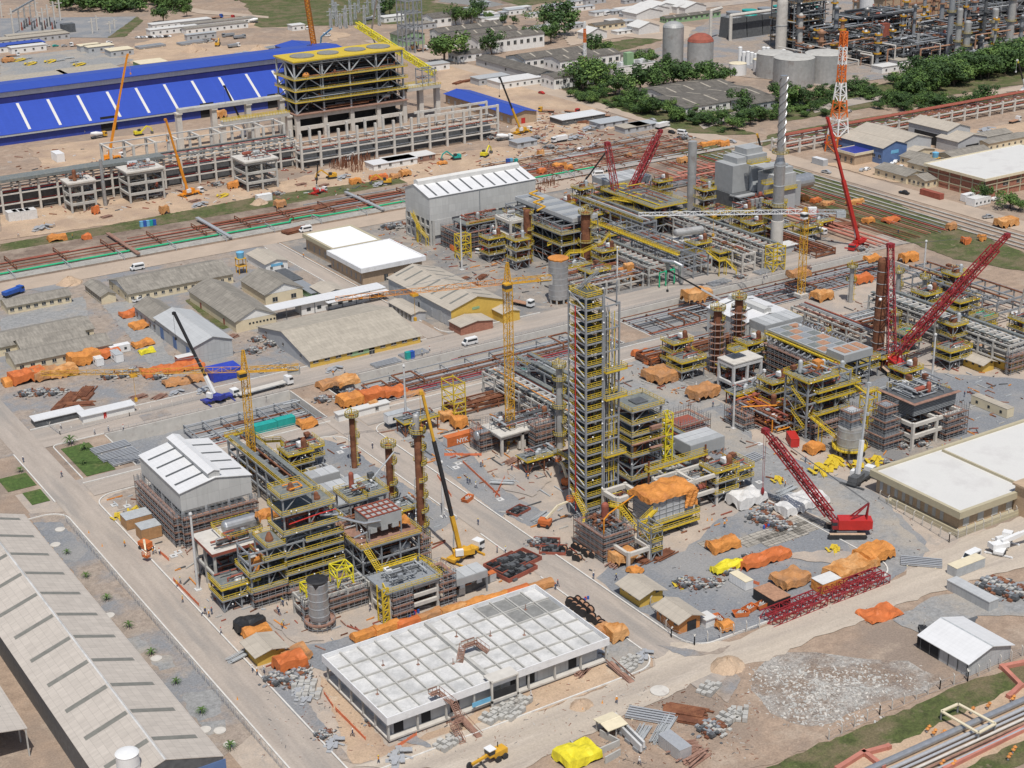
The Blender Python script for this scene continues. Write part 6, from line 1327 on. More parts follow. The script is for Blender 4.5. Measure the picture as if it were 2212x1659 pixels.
## vehicles
def vehicle(kind,label,col,loc,rz,cat):
 t=T(kind,label,cat,loc,rz,None);W='window_glass'
 def wheels(xs,r,y):
  for x in xs:
   for yy in(-y,y):m=MB();wheel(m,x,yy,r);obj('wheel',m,'rubber',t)
 if kind=='van':
  m=MB();m.extr([(-2.7,.4),(2.7,.4),(2.7,1.15),(2.15,1.35),(1.5,2.35),(1.2,2.5),(-2.65,2.5),(-2.75,1.5)],1,-.98,.98);obj('body',m,col,t)
  m=MB();m.box(-2.4,-1.0,1.45,1.3,1.0,2.15);m.quad((2.2,-.85,1.38),(2.2,.85,1.38),(1.56,.85,2.3),(1.56,-.85,2.3));m.box(-2.78,-.8,1.5,-2.6,.8,2.2);obj('window',m,W,t);wheels((-1.7,1.8),.38,.9)
  m=MB();m.box(2.7,-.9,.45,2.82,.9,.75);obj('bumper',m,'steel_dark',t)
  for y in(-.75,.75):m=MB();m.box(2.66,y-.15,.85,2.74,y+.15,1.1);obj('headlight',m,'helmet_white',t)
 elif kind in('car','pickup'):
  m=MB();top=[(-2.1,.35),(2.1,.35),(2.15,.8),(1.2,.95),(.55,1.45),(-1.3,1.48),(-2.0,1.0)] if kind=='car' else[(-2.5,.45),(2.4,.45),(2.4,1.0),(1.4,1.1),(.8,1.75),(-.6,1.78),(-.75,1.1),(-2.5,1.1)]
  m.extr(top,1,-.85,.85);obj('body',m,col,t);m=MB()
  if kind=='car':m.extr([(-1.6,1.0),(1.0,1.0),(.5,1.4),(-1.25,1.42)],1,-.87,.87)
  else:m.extr([(-.55,1.15),(1.2,1.15),(.75,1.68),(-.5,1.7)],1,-.87,.87);m.box(-2.35,-.7,1.09,-.85,.7,1.12)
  obj('window',m,W,t);wheels((-1.4,1.35),.34,.78)
 elif kind in('truck','tipper','mixer','flatbed','bus'):
  if kind=='bus':
   m=MB();m.box(-5.5,-1.25,.5,5.5,1.25,3.1);obj('body',m,col,t);m=MB();m.box(-5.2,-1.28,1.6,5.3,1.28,2.5);obj('window',m,W,t);wheels((-3.5,3.6),.5,1.1);return t
  m=MB();m.extr([(2.3,.7),(4.4,.7),(4.4,1.9),(4.15,2.9),(2.3,2.95)],1,-1.2,1.2);obj('cab',m,col,t);m=MB();m.extr([(3.0,1.8),(4.42,1.8),(4.25,2.6),(3.0,2.6)],1,-1.22,1.22);obj('window',m,W,t)
  m=MB();m.box(-4.4,-1.0,.8,2.25,1.0,1.1);obj('chassis',m,'steel_dark',t);wheels((-3.6,-2.4,3.2),.5,1.0);m=MB()
  if kind=='tipper':m.extr([(-4.5,1.1),(2.1,1.1),(2.3,2.6),(-4.6,2.4)],1,-1.2,1.2);obj('tipper_body',m,'steel' if col!='blue' else 'blue',t)
  elif kind=='mixer':m.tube((-4.3,0,2.9),(-1.4,0,2.4),.7,12,1.25);m.tube((-1.4,0,2.4),(1.9,0,2.0),1.25,12,.8);obj('drum',m,'white',t)
  elif kind=='flatbed':m.box(-4.5,-1.25,1.1,2.1,1.25,1.35);obj('bed',m,'wood',t)
  else:m.box(-4.5,-1.25,1.1,2.1,1.25,3.2);obj('cargo_box',m,'white',t)
 return t
PROTO={}
def veh(kind,col,px,rz=0,label=None):
 cat={'van':'van','car':'car','pickup':'pickup','bus':'bus'}.get(kind,'truck');cn={'bright_red':'red','black':'black','galv':'silver','white':'white','blue':'blue','steel':'grey','teal':'teal'}.get(col,col)
 p=g(*px);p.z=.1;lb=label or cn+{'van':' minibus van','car':' car','pickup':' pickup','bus':' bus','mixer':' concrete mixer truck','tipper':' tipper truck','flatbed':' flatbed truck','truck':' box truck'}[kind]
 grp={'van':'minibuses on the site roads','car':'cars on the site','pickup':'cars on the site'}.get(kind,'trucks on the site')
 if(kind,col) in PROTO:o=dup(PROTO[kind,col],p,rz,lb,grp,auto=False)
 else:o=vehicle(kind,lb,col,p,rz,cat);PROTO[kind,col]=o;o['group']=grp
 if not label:AUTO.append(o)
 return o
PI=math.pi
for q,r in(((1015,745),PI),((297,583),PI),((660,501),PI),((1291,381),2.7),((1773,505),1.6),((2097,1211),PI+.1),((1474,291),-1.2),((630,62),1.2),((706,79),-1),((665,64),1)):veh('van','white',q,r)
for k,c,q,r in(('car','black',(1994,1367),.9),('car','bright_red',(1170,203),-1.4),('car','galv',(1410,262),-1.4),('car','black',(1451,288),-1.5),('car','galv',(1583,309),-1.4),('car','white',(1253,325),.5),('car','galv',(1281,319),.2),('pickup','galv',(1785,375),-1.3),('pickup','black',(1953,420),-1.4),('pickup','galv',(2134,472),-.3),('car','white',(1904,361),.6),('car','white',(1928,357),.5),('car','white',(1935,352),.5),('car','white',(1947,363),.5),('car','galv',(1863,370),.3),('car','white',(1873,368),.3),('car','white',(1972,375),0),('car','white',(2120,340),.4),('car','black',(2110,334),.4),('car','white',(2138,338),.4),('pickup','white',(299,651),.3),('car','white',(236,93),0),('car','white',(2150,433),0),('car','galv',(1834,243),.4),('car','galv',(224,100),.1),('car','white',(102,101),0),('car','galv',(139,101),0),('car','teal',(120,101),0),('car','white',(748,141),-1.2),('car','galv',(1356,119),.3),('car','black',(1746,242),.6)):veh(k,c,q,r)
for i in range(9):veh('car',('white','galv','white','black')[i%4],(297+i*8.5,83-.3*i),1.9)
for k,c,q,r in(('tipper','blue',(30,638),.4),('flatbed','white',(1130,661),-1.2),('mixer','white',(760,345),PI+.3),('mixer','crane_yellow',(214,298),.1),('truck','white',(1208,307),PI),('mixer','white',(1090,303),-.2),('flatbed','bright_red',(1236,245),-1.1),('flatbed','white',(1300,254),2.4),('flatbed','crane_yellow',(1180,243),2.3),('tipper','steel',(493,80),PI),('tipper','steel',(518,84),0),('tipper','white',(506,103),.1),('mixer','white',(523,46),2.8),('mixer','white',(545,50),2.8),('flatbed','white',(165,100),PI),('flatbed','white',(2192,265),.2),('truck','white',(1432,277),.2),('flatbed','blue',(470,40),.1),('flatbed','bright_red',(495,42),.1),('tipper','white',(800,44),.3),('flatbed','white',(28,123),0),('flatbed','white',(913,110),.2)):veh(k,c,q,r)
veh('bus','white',(1316,32),.3);veh('bus','white',(1180,20),.3)
p=g(600,838);t=T('semi_trailer_truck','white tractor unit with long empty flatbed trailer on the ring road','truck',(p.x,p.y,.1),.08)
m=MB();m.box(-14,-1.25,1.2,2.6,1.25,1.5);obj('trailer',m,'steel_light',t);m=MB();m.box(-14,-1.26,1.503,2.6,1.26,1.58);obj('trailer_floor',m,'concrete_pale',t)
m=MB();m.extr([(3,.7),(5.2,.7),(5.2,2),(4.9,3.1),(3,3.2)],1,-1.25,1.25);obj('cab',m,'white',t);m=MB();m.extr([(3.8,1.9),(5.22,1.9),(5.0,2.7),(3.8,2.7)],1,-1.27,1.27);obj('window',m,'window_glass',t)
for x in(-12.5,-11.2,-9.9,.2,1.4,4.3):
 for y in(-1,1):m=MB();wheel(m,x,y,.52);obj('wheel',m,'rubber',t)
def excavator(label,px,rz,mt='tarp_yellow',auto=True,s=1):
 p=g(*px);t=T('excavator',label,'excavator',(p.x,p.y,.05),rz,'excavators on the earthworks',auto);t.scale=(s,)*3
 for y in(-1.1,1.1):m=MB();m.extr([(-1.9,.1),(1.9,.1),(2.2,.5),(1.9,.9),(-1.9,.9),(-2.2,.5)],1,y-.3,y+.3);obj('track',m,'rubber',t)
 m=MB();m.box(-2.2,-1.3,1.0,1.2,1.3,1.9);m.box(-2.2,-1.3,1.9,-.8,1.3,2.4);obj('house',m,mt,t);m=MB();m.box(.0,.2,1.9,1.3,1.3,3.0);obj('cab',m,'window_glass',t)
 m=MB();m.bar((1.2,-.3,1.7),(4.2,-.3,4.2),.45,.6);m.bar((4.1,-.3,4.3),(6.4,-.3,3.0),.4,.5);obj('boom',m,mt,t);m=MB();m.bar((6.3,-.3,3.1),(6.9,-.3,1.2),.35,.45);obj('arm',m,mt,t);m=MB();m.box(6.1,-.9,.3,7.2,.4,1.3);obj('bucket',m,'steel_dark',t)
for q,r,mt_ in(((1047,339),.6,'tarp_yellow'),((985,345),3.0,'teal'),((300,293),0,'tarp_yellow'),((470,100),1,'crane_yellow'),((835,398),2.6,'crane_yellow'),((893,107),.8,'crane_orange'),((716,386),3,'crane_yellow'),((645,108),1,'rust')):excavator({'teal':'teal','rust':'rusty','crane_orange':'orange'}.get(mt_,'yellow')+' excavator',q,r,mt_,s=1.1)
p=g(1054,1650);t=T('motor_grader','yellow motor grader at the bottom edge of the dirt road','grader',(p.x,p.y,.1),.12)
m=MB();m.box(1.2,-1,1.1,4.4,1,2.3);m.bar((-4,0,1.6),(1.2,0,2.1),.5);obj('body',m,'crane_yellow',t);m=MB();m.box(-.1,-.9,1.6,1.3,.9,3.2);c2_=obj('cab',m,'crane_yellow',t);m=MB();m.box(-.14,-.93,2.2,1.2,.93,3.0);obj('cab_window',m,'window_glass',c2_);m=MB();m.box(-.3,-1,3.2,1.5,1,3.35);obj('cab_roof',m,'white',t)
m=MB();m.tube((3,.5,2.3),(3,.5,3.5),.1);obj('exhaust',m,'black',t);m=MB();m.bar((-1.8,-1.9,.5),(-1.0,1.9,.5),.15,.7);obj('blade',m,'steel_dark',t)
for x in(1.9,3.6,-3.8):
 for y in(-1.1,1.1):m=MB();wheel(m,x,y,.7,.45);obj('wheel',m,'rubber',t)
def boomlift(label,px,rz,tip):
 p=g(*px);t=T('boom_lift',label,'boom lift',(p.x,p.y,.1),rz);R2=Matrix.Rotation(-rz,3,'Z');tv=R2@(tip-p);el=Vector((-.5,0,2.4));kn=el.lerp(tv,.5)+Vector((0,0,1.2))
 m=MB();m.box(-1.6,-1,.5,1.6,1,1.1);obj('chassis',m,'tarp_red',t);m=MB();m.box(-1.8,-1.1,1.2,1.4,1.1,2.2);obj('turntable',m,'tarp_red',t)
 for x in(-1.2,1.2):
  for y in(-1,1):m=MB();wheel(m,x,y,.5);obj('wheel',m,'rubber',t)
 m=MB();m.bar(el,kn,.55);m.bar(kn,tv,.42);obj('boom',m,'cream',t);m=MB();m.box(tv.x-.9,tv.y-.6,tv.z-.2,tv.x+.9,tv.y+.6,tv.z);handrail(m,[(tv.x-.9,tv.y-.6,tv.z),(tv.x+.9,tv.y-.6,tv.z),(tv.x+.9,tv.y+.6,tv.z),(tv.x-.9,tv.y+.6,tv.z)],.1,closed=True);obj('basket',m,'tarp_red',t)
boomlift('orange boom lift raised toward the foot of the tall tower',(1176,1138),2.2,g(1232,1082,6));boomlift('orange boom lift parked with lowered basket by the wooden crates',(316,1187),-1.2,g(316,1202,1.4));boomlift('orange boom lift reaching up at the left flank of the tall tower',(1226,1048),.5,g(1207,995,6))
## containers, crates, tarpaulins
def box(name,label,px,L,W_,Hh,axis=0,mt='white',cat='container',z=0,rib=True,door=None,group=None,auto=False,roof=None,wins=0,rz=0):
 p=g(*px,z);t=T(name,label,cat,p,rz,group,auto);w_,d_=(L,W_) if axis==0 else(W_,L);m=MB();m.box(0,0,.15,w_,d_,Hh)
 if rib:
  for i in range(int(L/.6)):
   u=.3+i*.6
   if axis==0:m.box(u,-.05,.3,u+.3,-.001,Hh-.15)
   else:m.box(-.05,u,.3,-.001,u+.3,Hh-.15)
 obj('body',m,mt,t);m=MB();m.box(-.04,-.04,Hh+.003,w_+.04,d_+.04,Hh+.12);obj('roof',m,roof or mt,t);m=MB();m.box(0,0,0,w_,d_,.148);obj('skid',m,'steel_dark',t)
 for i in range(wins):
  m=MB();u=L*(i+.5)/wins
  if axis==0:m.box(u-.45,-.08,1.1,u+.45,-.052,2)
  else:m.box(-.08,u-.45,1.1,-.052,u+.45,2)
  obj('window',m,'window_glass',t)
 if door:m=MB();m.box(-.06,.1,.3,-.002,W_-.1,Hh-.1) if axis==0 else m.box(.1,-.06,.3,W_-.1,-.002,Hh-.1);obj('door',m,door,t)
 return t
t=box('shipping_container','long orange red shipping container with white lettering beside the crane mast',(966.75,968),12.2,2.5,2.9,mt='tarp_red',door='tarp_white')
for tx,x,s in(('NYK',3.1,1.9),('LINE',7.6,.6)):
 tc=bpy.data.curves.new('lettering','FONT');tc.body=tx;tc.size=s;tc.extrude=.01;tc.offset=.03;tc.materials.append(MT['white']);o=bpy.data.objects.new('lettering',tc);C.objects.link(o);o.parent=t;o.location=(x,-.09,.75);o.rotation_euler=(PI/2,0,0)
box('shipping_container','dark red office container in the right unit by the track',(1708,968),6,2.5,2.7,1,'bright_red',rz=-.5);t=box('office_trailer','white raised site office trailer at the road bend',(839,918),8,2.8,2.8,mt='white',z=1.6,roof='steel_light',rib=False,wins=2,cat='trailer')
m=MB();[m.bar((x,y,-1.6),(x,y,.1),.15) for x in(.3,4,7.7) for y in(.2,2.6)];obj('stilt',m,'steel_dark',t)
for lb,q,L,W_,Hh,ax,mt_,rf,wn in(('dark red container under a white sheet roof below the grey metal shed',(386,792),15,3,2.8,0,'primer','tarp_white',0),('blue tarpaulin walled box beside the semi trailer',(462,828),10,7,3.4,0,'tarp_blue','tarp_blue',0),('white office trailer behind the orange tarp row',(240,768),7,2.6,2.7,0,'white','white',2),('white grey trailer at the end of the orange tarp row',(252,785),6,2.6,2.8,1,'white','steel_light',1),('small white trailer beside the orange tarp row',(210,793),4.5,2.5,2.6,1,'white','tarp_white',1),('teal container in the pipe trench near the yellow crane',(553,940),7,2.6,2.6,0,'teal','teal',0),('second teal container in the pipe trench',(600,927),6,2.6,2.6,0,'teal','teal',0),('cream site office with dark windows at the right yard edge',(2174,905),14,3,3,1,'cream','fibre_tan_x',3),('large wooden clad crate with grey roof left of the hall',(275,1147),7,4.8,3.0,0,'crate_wood','steel_light',0),('smaller wooden clad crate with grey roof nearest the road',(308,1171),5.4,4.6,3.4,0,'crate_wood','steel_light',0),('red container by the far right lawn',(2030,433),12,2.5,2.6,1,'primer','primer',0),('white truck box by the far right lawn',(2085,437),6,3,3,0,'white','white',0),('white office block on the far right lawn',(2105,448),10,5,3.4,0,'white','tarp_white',4),('white cargo box on the sand before the blue hall',(124,352),9,4,4.2,1,'white','white',0),('small white trailer before the far pipe corridor',(558,438),7,3,3,0,'white','white',0),('long grey skip container with tan cover by the dusty road',(2065,1250),10,3,2.6,0,'steel_light','cream',0),('grey box trailer at the bottom edge',(1468,1648),7,3,2.8,1,'galv','galv',0),('white generator container in the gravel yard',(1610,1278),6,2.4,2.4,1,'white','cream',0),('dark brown roofed timber cabin by the red lattice',(1672,1322),7.5,5,2.8,1,'black','wood',0),('white and grey roofed cabin between the orange covers',(1776,1286),6,4,2.8,0,'tarp','tarp_white',0),('grey hut beside the road at the far chimney',(1778,360),8,3,3,1,'wall_grey','metal_white_y',0)):
 box('site_container',lb,q,L,W_,Hh,ax,mt_,roof=rf,wins=wn,rib=mt_ not in('cream','black'))
for i in range(4):box('white_tank_box','white topped box',(20+i*13.5,480-1.5*i),4.4,5,4,0,'tarp_white',cat='box',group='row of white topped boxes',auto=True,rib=False)
for i in range(5):box('portable_toilet','blue portable toilet',(304+7*i,492-.9*i),1.3,1.3,2.5,0,('sky_blue','blue','sky_blue','teal','blue')[i],'portable toilet',group='portable toilets',auto=True,rib=False)
for q,c in(((879,779),'teal'),((888,777),'blue'),((1130,806),'teal'),((1138,804),'sky_blue'),((1146,803),'sky_blue'),((1096,356),'blue'),((1103,355),'sky_blue'),((1114,356),'teal')):box('portable_toilet',('teal' if c=='teal' else 'blue')+' portable toilet',q,1.5,1.5,2.6,0,c,'portable toilet',group='portable toilets',auto=True,rib=False)
for i in range(7):box('small_crate','small rusty topped crate',(975+13.5*i,1296-6.0*i),2.2,1.7,2.2,0,('steel_dark','galv')[i in(1,6)],'crate',group='crates beside the low concrete unit',auto=True,roof=('rust','rust','tarp_red','galv')[i%4],rib=False)
TS=0
def tarp(px,w_,d_,h_,mt_='tarp',label=None,rz=0,z=0,flat=.3):
 global TS;TS+=1;p=g(*px,z);nm={'tarp':'orange','tarp_dull':'dull orange','tarp_red':'dark orange','tarp_yellow':'yellow','black':'black','tarp_blue':'blue','tarp_white':'white'}[mt_]
 szw='big' if w_*d_>60 else 'small' if w_*d_<12 else 'mid sized'
 if px[1]<560:w_,d_,h_=w_*.72,d_*.72,h_*.75
 if mt_=='tarp':mt_=('tarp','tarp_dull','tarp','tarp_faded','tarp_red')[TS*7%5];rz=rz or R_.uniform(-.09,.09);h_*=R_.uniform(.75,1.1)
 o=drape('tarp_cover',label or f'{szw} {nm} tarpaulin cover',p.x,p.y,h_+z,w_,d_,(h_,)*4,mt_,TS,flat,'tarpaulin','tarpaulin covered goods',not label,rz=rz,ridge=.25)
 return o
for a in(((12,838),5,5,2.2),((32,836),11,6,3.6),((78,828),8,6,3.2),((112,822),9,6,3),((158,796),10,6,3.4),((207,782),9,4,2.6,'tarp_red'),((316,820),20,7,1.6),((360,840),14,5,1.4),((267,690),6,5,1.6,'tarp_red'),((292,715),7,6,1.8),((294,755),7,4,1.4),((306,768),5,3,1.2,'tarp_yellow'),
((698,846),7,5,2),((735,838),7,6,2.4),((745,886),7,6,4),((790,876),7,5,3.4,'tarp_red'),((832,864),8,5,2.6),((880,860),6,3,1.2),((800,890),3,2,2.8),((520,1376),6.5,4,2.6,'black'),((536,1388),6,3.4,2.0),((608,1462),6.5,4.5,3),((622,1440),6,5,2.2),((1338,1228),6,5,2.6),((1370,1245),3,3,1.2),
((1545,1200),8,4,2.6),((1612,1236),14,4,2.4),((1700,1280),8,6,2.6),((1815,1262),14,6,2.6),((1880,1228),9,6,2.8),((1562,1370),3,3,2.4),((1550,1245),8,3,1.6,'tarp_yellow'),((1510,870),9,6,3.4),((1525,1040),8,6,3),((1562,1060),6,7,3.2),((1755,985),5,4,2.6),((1400,790),6,10,2.4),((1425,835),9,9,3),((1490,660),10,6,5),((1230,1668),8,6,2.0,'tarp_yellow'),
((1368,610),5,4,2,),((1130,690-158),0,0,0) if 0 else((985,545),12,6,3),((1010,540),6,5,4),((1355,612),3,3,7),((1340,610),3,3,5),((108,525),10,6,3.4),((180,520),5,3,3.4),((600,452),6,5,4),((1165,340),4,3,4),((1200,365),9,4,3),((1225,370),5,3,3),((1166,378),5,4,3),((1354,341),4,3,3),((1472,355),7,5,4),((1518,318),18,4,3),((1558,320),7,4,4),
((803,392),12,4,3),((848,388),6,4,3),((870,384),7,5,4),((760,400),7,4,3),((950,358),6,4,2.4),((1760,441),6,4,2.6),((1780,447),8,4,2.6),((1836,448),12,4,2.6),((1733,436),5,4,2.4),((1875,485),6,5,2.6),((1920,485),9,6,3),((2052,500),5,4,3.4),((2165,495),13,7,4.4),((1955,570),7,4,3),((1880,570),6,4,2.4),((1850,618),8,4,3),((1715,605),8,5,3),((1770,655),7,5,3),((1030,478),4,4,9),((2120,523),4,3,4),((2085,530),4,4,4),
((2008,250),5,4,3),((2110,238),8,4,2),((495,410),4,3,5),((507,408),3,3,4),((203,465),4,3,5),((350,465),5,4,5),((960,914),5,4,3),((985,930),4,4,3),((655,930),5,4,2),((1062,1662),5,2,.6,'tarp_red') if 0 else((1885,1350),9,6,.6),((1296,1385),4,3,2.2),((1325,1392),4,4,2.6),((1625,935),0,0,0) if 0 else((1700,1120),9,5,2.4,'tarp_white'),((1725,1110),11,7,2.2,'tarp_white'),((1600,1105),9,6,3,'tarp_white'),((7,137),10,6,4,'tarp'),((465,258),10,6,5)):
 if a[1]:tarp(*a)
for i in range(9):tarp((768+47.5*i,1391-13.6*i),6.4,2.2,1.7,label=f'{("first", "second", "third", "fourth", "fifth", "sixth", "seventh", "eighth", "ninth")[i]} from the left in the orange cover row behind the gridded roof',flat=.15)
for x,y,z,w_,d_,h_,lb in((150,334,9.8,4,4,3.2,'orange tarpaulin bundle behind the tall stepped structure'),(136,330,14,5,3,2.2,'orange tarpaulin on the equipment deck by the silver vessel'),(128.6,318,8.4,2,3,3.4,'orange tarpaulin hanging on the railed low bay'),(164,312,11.3,3.4,2.6,2.6,'orange tarpaulin on the rust brown deck')):drape('tarpaulin',lb,x,y,z+h_,w_,d_,(h_*.9,)*4,'tarp',int(x),.5,'tarpaulin')
AUTO[:]=[o for o in AUTO if o]
## pipes
def pipe(name,label,pts,r,mt,grp=None,auto=True,n=8):
 m=MB();m.path(pts,r,n);return one(name,m,mt,label,'pipe',group=grp,auto=auto)
R=random.Random(3)
CN={'rust':'rusty brown','primer':'red primed','steel':'grey','galv':'galvanised','pink_pipe':'salmon pink','concrete_pale':'pale','steel_light':'light grey','crane_red':'dark red','green_pipe':'green','silver':'silver'}
def bundle(x0,x1,y0,y1,n,zs,pal,rr,grp,where,axis=0,gaps=.3):
 for i in range(n):
  k=pal[int(R.random()*len(pal))];r=R.uniform(*rr);y=y0+(y1-y0)*(i+.5)/n;a,b=x0,x1
  if R.random()<gaps:a,b=sorted((R.uniform(x0,x1),R.uniform(x0,x1)));b=max(b,a+8)
  z=R.choice(zs);p=[(a,y,z),(b,y,z)] if axis==0 else[(y,a,z),(y,b,z)]
  if R.random()<.3 and axis==0:p+=[(b,y+R.uniform(-2,2),z)]
  pipe('pipe',f'{CN[k]} straight pipe {where}',p,r,k,grp,True)
def supports(x0,x1,y0,y1,step,z0,z1,mt,grp,label,axis=0,w=.3):
 n=int((x1-x0)/step)
 for i in range(n+1):
  x=x0+(x1-x0)*i/n;m=MB();V=(lambda a,b,z:(a,b,z)) if axis==0 else(lambda a,b,z:(b,a,z))
  for b in(y0,y1):m.bar(V(x,b,z0),V(x,b,z1),w)
  m.bar(V(x,y0,z1),V(x,y1,z1),w);m.bar(V(x,y0,(z0+z1)/2),V(x,y1,(z0+z1)/2),w*.8)
  one('pipe_support',m,mt,label,'pipe support',group=grp,auto=True)
PT=('rust','primer','steel','rust','galv','steel_light')
bundle(156,193,413,434,13,(-3,-2,-.8),PT,(.14,.34),'pipes in the left trench','in the left trench');supports(156,192,414,433,6,-4,-1,'steel','left trench pipe supports','grey pipe support frame in the left trench')
bundle(206,305,412.5,434,22,(-3,-2,-1,-.3),PT+('rust','crane_red'),(.12,.3),'pipes in the middle trench','in the middle trench');supports(208,304,414,433,9,-4,-1.4,'steel','middle trench pipe supports','grey pipe support frame in the middle trench')
bundle(320,445,412.5,434,24,(-3,-2,-1,-.3),PT+('rust','steel'),(.12,.32),'pipes in the right trench','in the right trench');supports(322,444,414,433,10,-4,-1.2,'rust','right trench pipe supports','rusty pipe support frame in the right trench')
for x,y in((214,418),(226,420),(262,416),(288,421),(336,416),(352,420),(392,417)):pipe('pipe_loop','rusty expansion loop rising above the trench',[(x,y,-1.2),(x,y,.6),(x,y+9,.6),(x+7,y+9,.6),(x+7,y,.6),(x+7,y,-1.2)],.3,'rust','rusty expansion loops over the trenches')
for i,y in enumerate((604.5,605.8,607.1,608.4,609.7)):pipe('pipe',('nearest','second','third','fourth','farthest')[i]+' of the five long pale pipes beside the far dirt road',[(100,y,.7),(640-i*60,y,.7)],.24,'concrete','long pale pipes of the far corridor',False)
pipe('pipe','bright green pipe running the length of the far pipe corridor',[(100,612.4,.9),(277,612.4,.9),(279,616,.9),(290,616,.9),(292,612.4,.9),(437,612.4,.9)],.42,'green_pipe',None,False)
bundle(100,430,615,633,13,(.6,1.3),('rust','rust','steel','galv','steel','primer'),(.16,.36),'rusty pipes of the far corridor','in the far corridor',gaps=.6)
supports(112,420,604,613.5,22,0,2.0,'galv','grey portals over the far pale pipes','grey portal frame over the pale pipes');supports(120,420,615,632,19,0,1.9,'rust','rusty frames of the far corridor','rusty frame over the far corridor pipes')
for x in(206,246,318):m=MB();m.bar((x,604,1.6),(x,640,1.6),1.6,.6);one('walkway',m,'plank' if x<210 else 'galv','footbridge crossing the far pipe corridor','footbridge',auto=True,group='footbridges over the far pipe corridor')
PB_=('rust','rust','primer','crane_red','steel','steel_light','pink_pipe')
bundle(440,600,452,496,22,(.6,1.2),PB_,(.14,.3),'pipes of the right green corridor','in the right corridor',axis=1,gaps=.4)
for i,x in enumerate((499,503,508,512)):pipe('pipe',('first','second','third','last')[i]+' long pale pipe on the grass beside the far right road',[(x,400,.5),(x,600,.5)],.3,'concrete','pale pipes on the right grass',False)
for i,x in enumerate((452,455.5,459)):pipe('pipe',('left','middle','right')[i]+' fat pink pipe of the three behind the boiler boxes',[(x,440,2),(x,560+i*8,2),(x+26,560+i*8,2),(x+26,585,1)],.42,'pink_pipe','fat pink pipes',False)
bundle(395,505,604,650,24,(.6,1.2),('rust','primer','rust','steel','steel_light'),(.14,.32),'pipes of the dug ground','in the dug ground',gaps=.6);supports(400,500,605,648,12,0,1.6,'rust','rusty frames of the dug ground','rusty frame in the dug ground')
p,q=g(1909,1656),g(2250,1502);d=q-p;u=Vector((-d.y,d.x,0)).normalized()
for i,(o_,r,k,lb) in enumerate(((0,.72,'silver','fat silver insulated pipe at the lower right corner'),(-2.2,.42,'galv','thinner galvanised pipe next to the fat silver pipe'),(-3.5,.3,'galv','third pipe counted from the fat silver pipe'),(-4.8,.3,'concrete_pale','fourth pipe counted from the fat silver pipe'),(-6,.25,'plank','thin brown pipe beside the fat silver pipe'),(-7.2,.25,'galv','outermost thin pipe beside the fat silver pipe'))):pipe('pipe',lb,[p+u*o_-d*.3+Vector((0,0,.9)),q+u*o_+Vector((0,0,.9))],r,k,'pipes at the lower right corner',False,12)
t=T('pipe_bridge','steel walkway frame crossing over the fat silver pipe','footbridge',(0,0,0));a,b,c,e=[g(*z) for z in((2032,1556),(2112,1603),(2148,1583),(2068,1540))]
for s,f in((a,b),(b,c),(c,e),(e,a)):m=MB();m.bar(s+Vector((0,0,2.2)),f+Vector((0,0,2.2)),.6,.3);obj('walkway_beam',m,'cream',t);m=MB();m.bar(s,s+Vector((0,0,2.2)),.25);obj('post',m,'steel',t)
for lb,pts in(('zigzag salmon pink pipe trough at the lower right grass',[(2230,1432),(2165,1445),(2205,1485),(2180,1508)]),('salmon pink pipe trough at the bottom edge',[(1810,1665),(1866,1630),(1905,1660)]),('short salmon pink trough branching on the bottom grass',[(1866,1632),(1918,1618)]),('long salmon pink pipe trough below the fat silver pipe',[(2040,1665),(2230,1570)])):
 m=MB();P=[g(*z)+Vector((0,0,.5)) for z in pts];m.rail(P,1.0)
 for v in P:m.box(v.x-.55,v.y-.55,0,v.x+.55,v.y+.55,1.02)
 one('pipe_trough',m,'pink_pipe',lb,'pipe trough')
## right side: red pipe rack, mast, houses
q=g(1694,335);L_=g(2260,205).x-q.x;rr_=rack('pipe_rack','long concrete rack with dark red pipes at the right',q.x,q.y,L_,0,9,[3.2,6],9.5,'concrete_pale',4,seed=61,tray=False,pal=('rust','primer'),cw=1.0,top=7)
for y in(7,8.2,9.4):m=MB();m.tube((4,y,7.6),(L_,y,7.6),.5,8);obj('pipe',m,'primer',rr_)
b=g(1808,328);mh=ht(1808,328,68);t=T('radio_mast','tall orange and white banded lattice radio mast','radio mast',(b.x,b.y,0));m=MB();m.lattice((0,0,0),(0,0,mh*.62),8.2,2.8,4.2,.55,.3);m.lattice((0,0,mh*.62),(0,0,mh),2.8,2.4,2.6,.5,.3);obj('lattice',m,'band_orange_white',t);m=MB();m.box(-1.4,-1.4,mh-14,1.4,1.4,mh-9);m.box(-1,-1,mh-6,1,1,mh-1);obj('antenna',m,'tarp_red',t)
b=g(1263,152);m=MB();m.lattice((0,0,0),(0,0,30),1.5,.9,2,.3,.2);one('radio_mast',m,'band_orange_white','thin orange and white guyed mast among the old sheds','radio mast',b)
def G(label,px,w_,d_,h,rh,axis,rf,wl,wins=(),ov=.5,name='house',cat='house',**kw):
 p=g(*px);return gable(name,label,p.x,p.y,w_,d_,h,rh,axis,rf,wl,ov,wins,cat=cat,**kw)
G('blue walled hall with tan roof beside the orange mast',(1905,356),16,30,8,2.4,1,'fibre_tan_y','wall_blue',[('L',8,3,1.6,1.4),('F',1,4.5,5,1.6,'sky_blue',.2,.8)],name='hall',cat='hall')
G('grey walled hall with tan roof right of the blue hall',(1946,344),20,34,8,2.6,1,'fibre_tan_y','wall_grey',name='hall',cat='hall');G('cream annex with tan roof in front of the grey hall',(1970,349),15,9,4,1.4,1,'fibre_tan_y','wall_cream',[('F',3,1.4,1.3,1.2)])
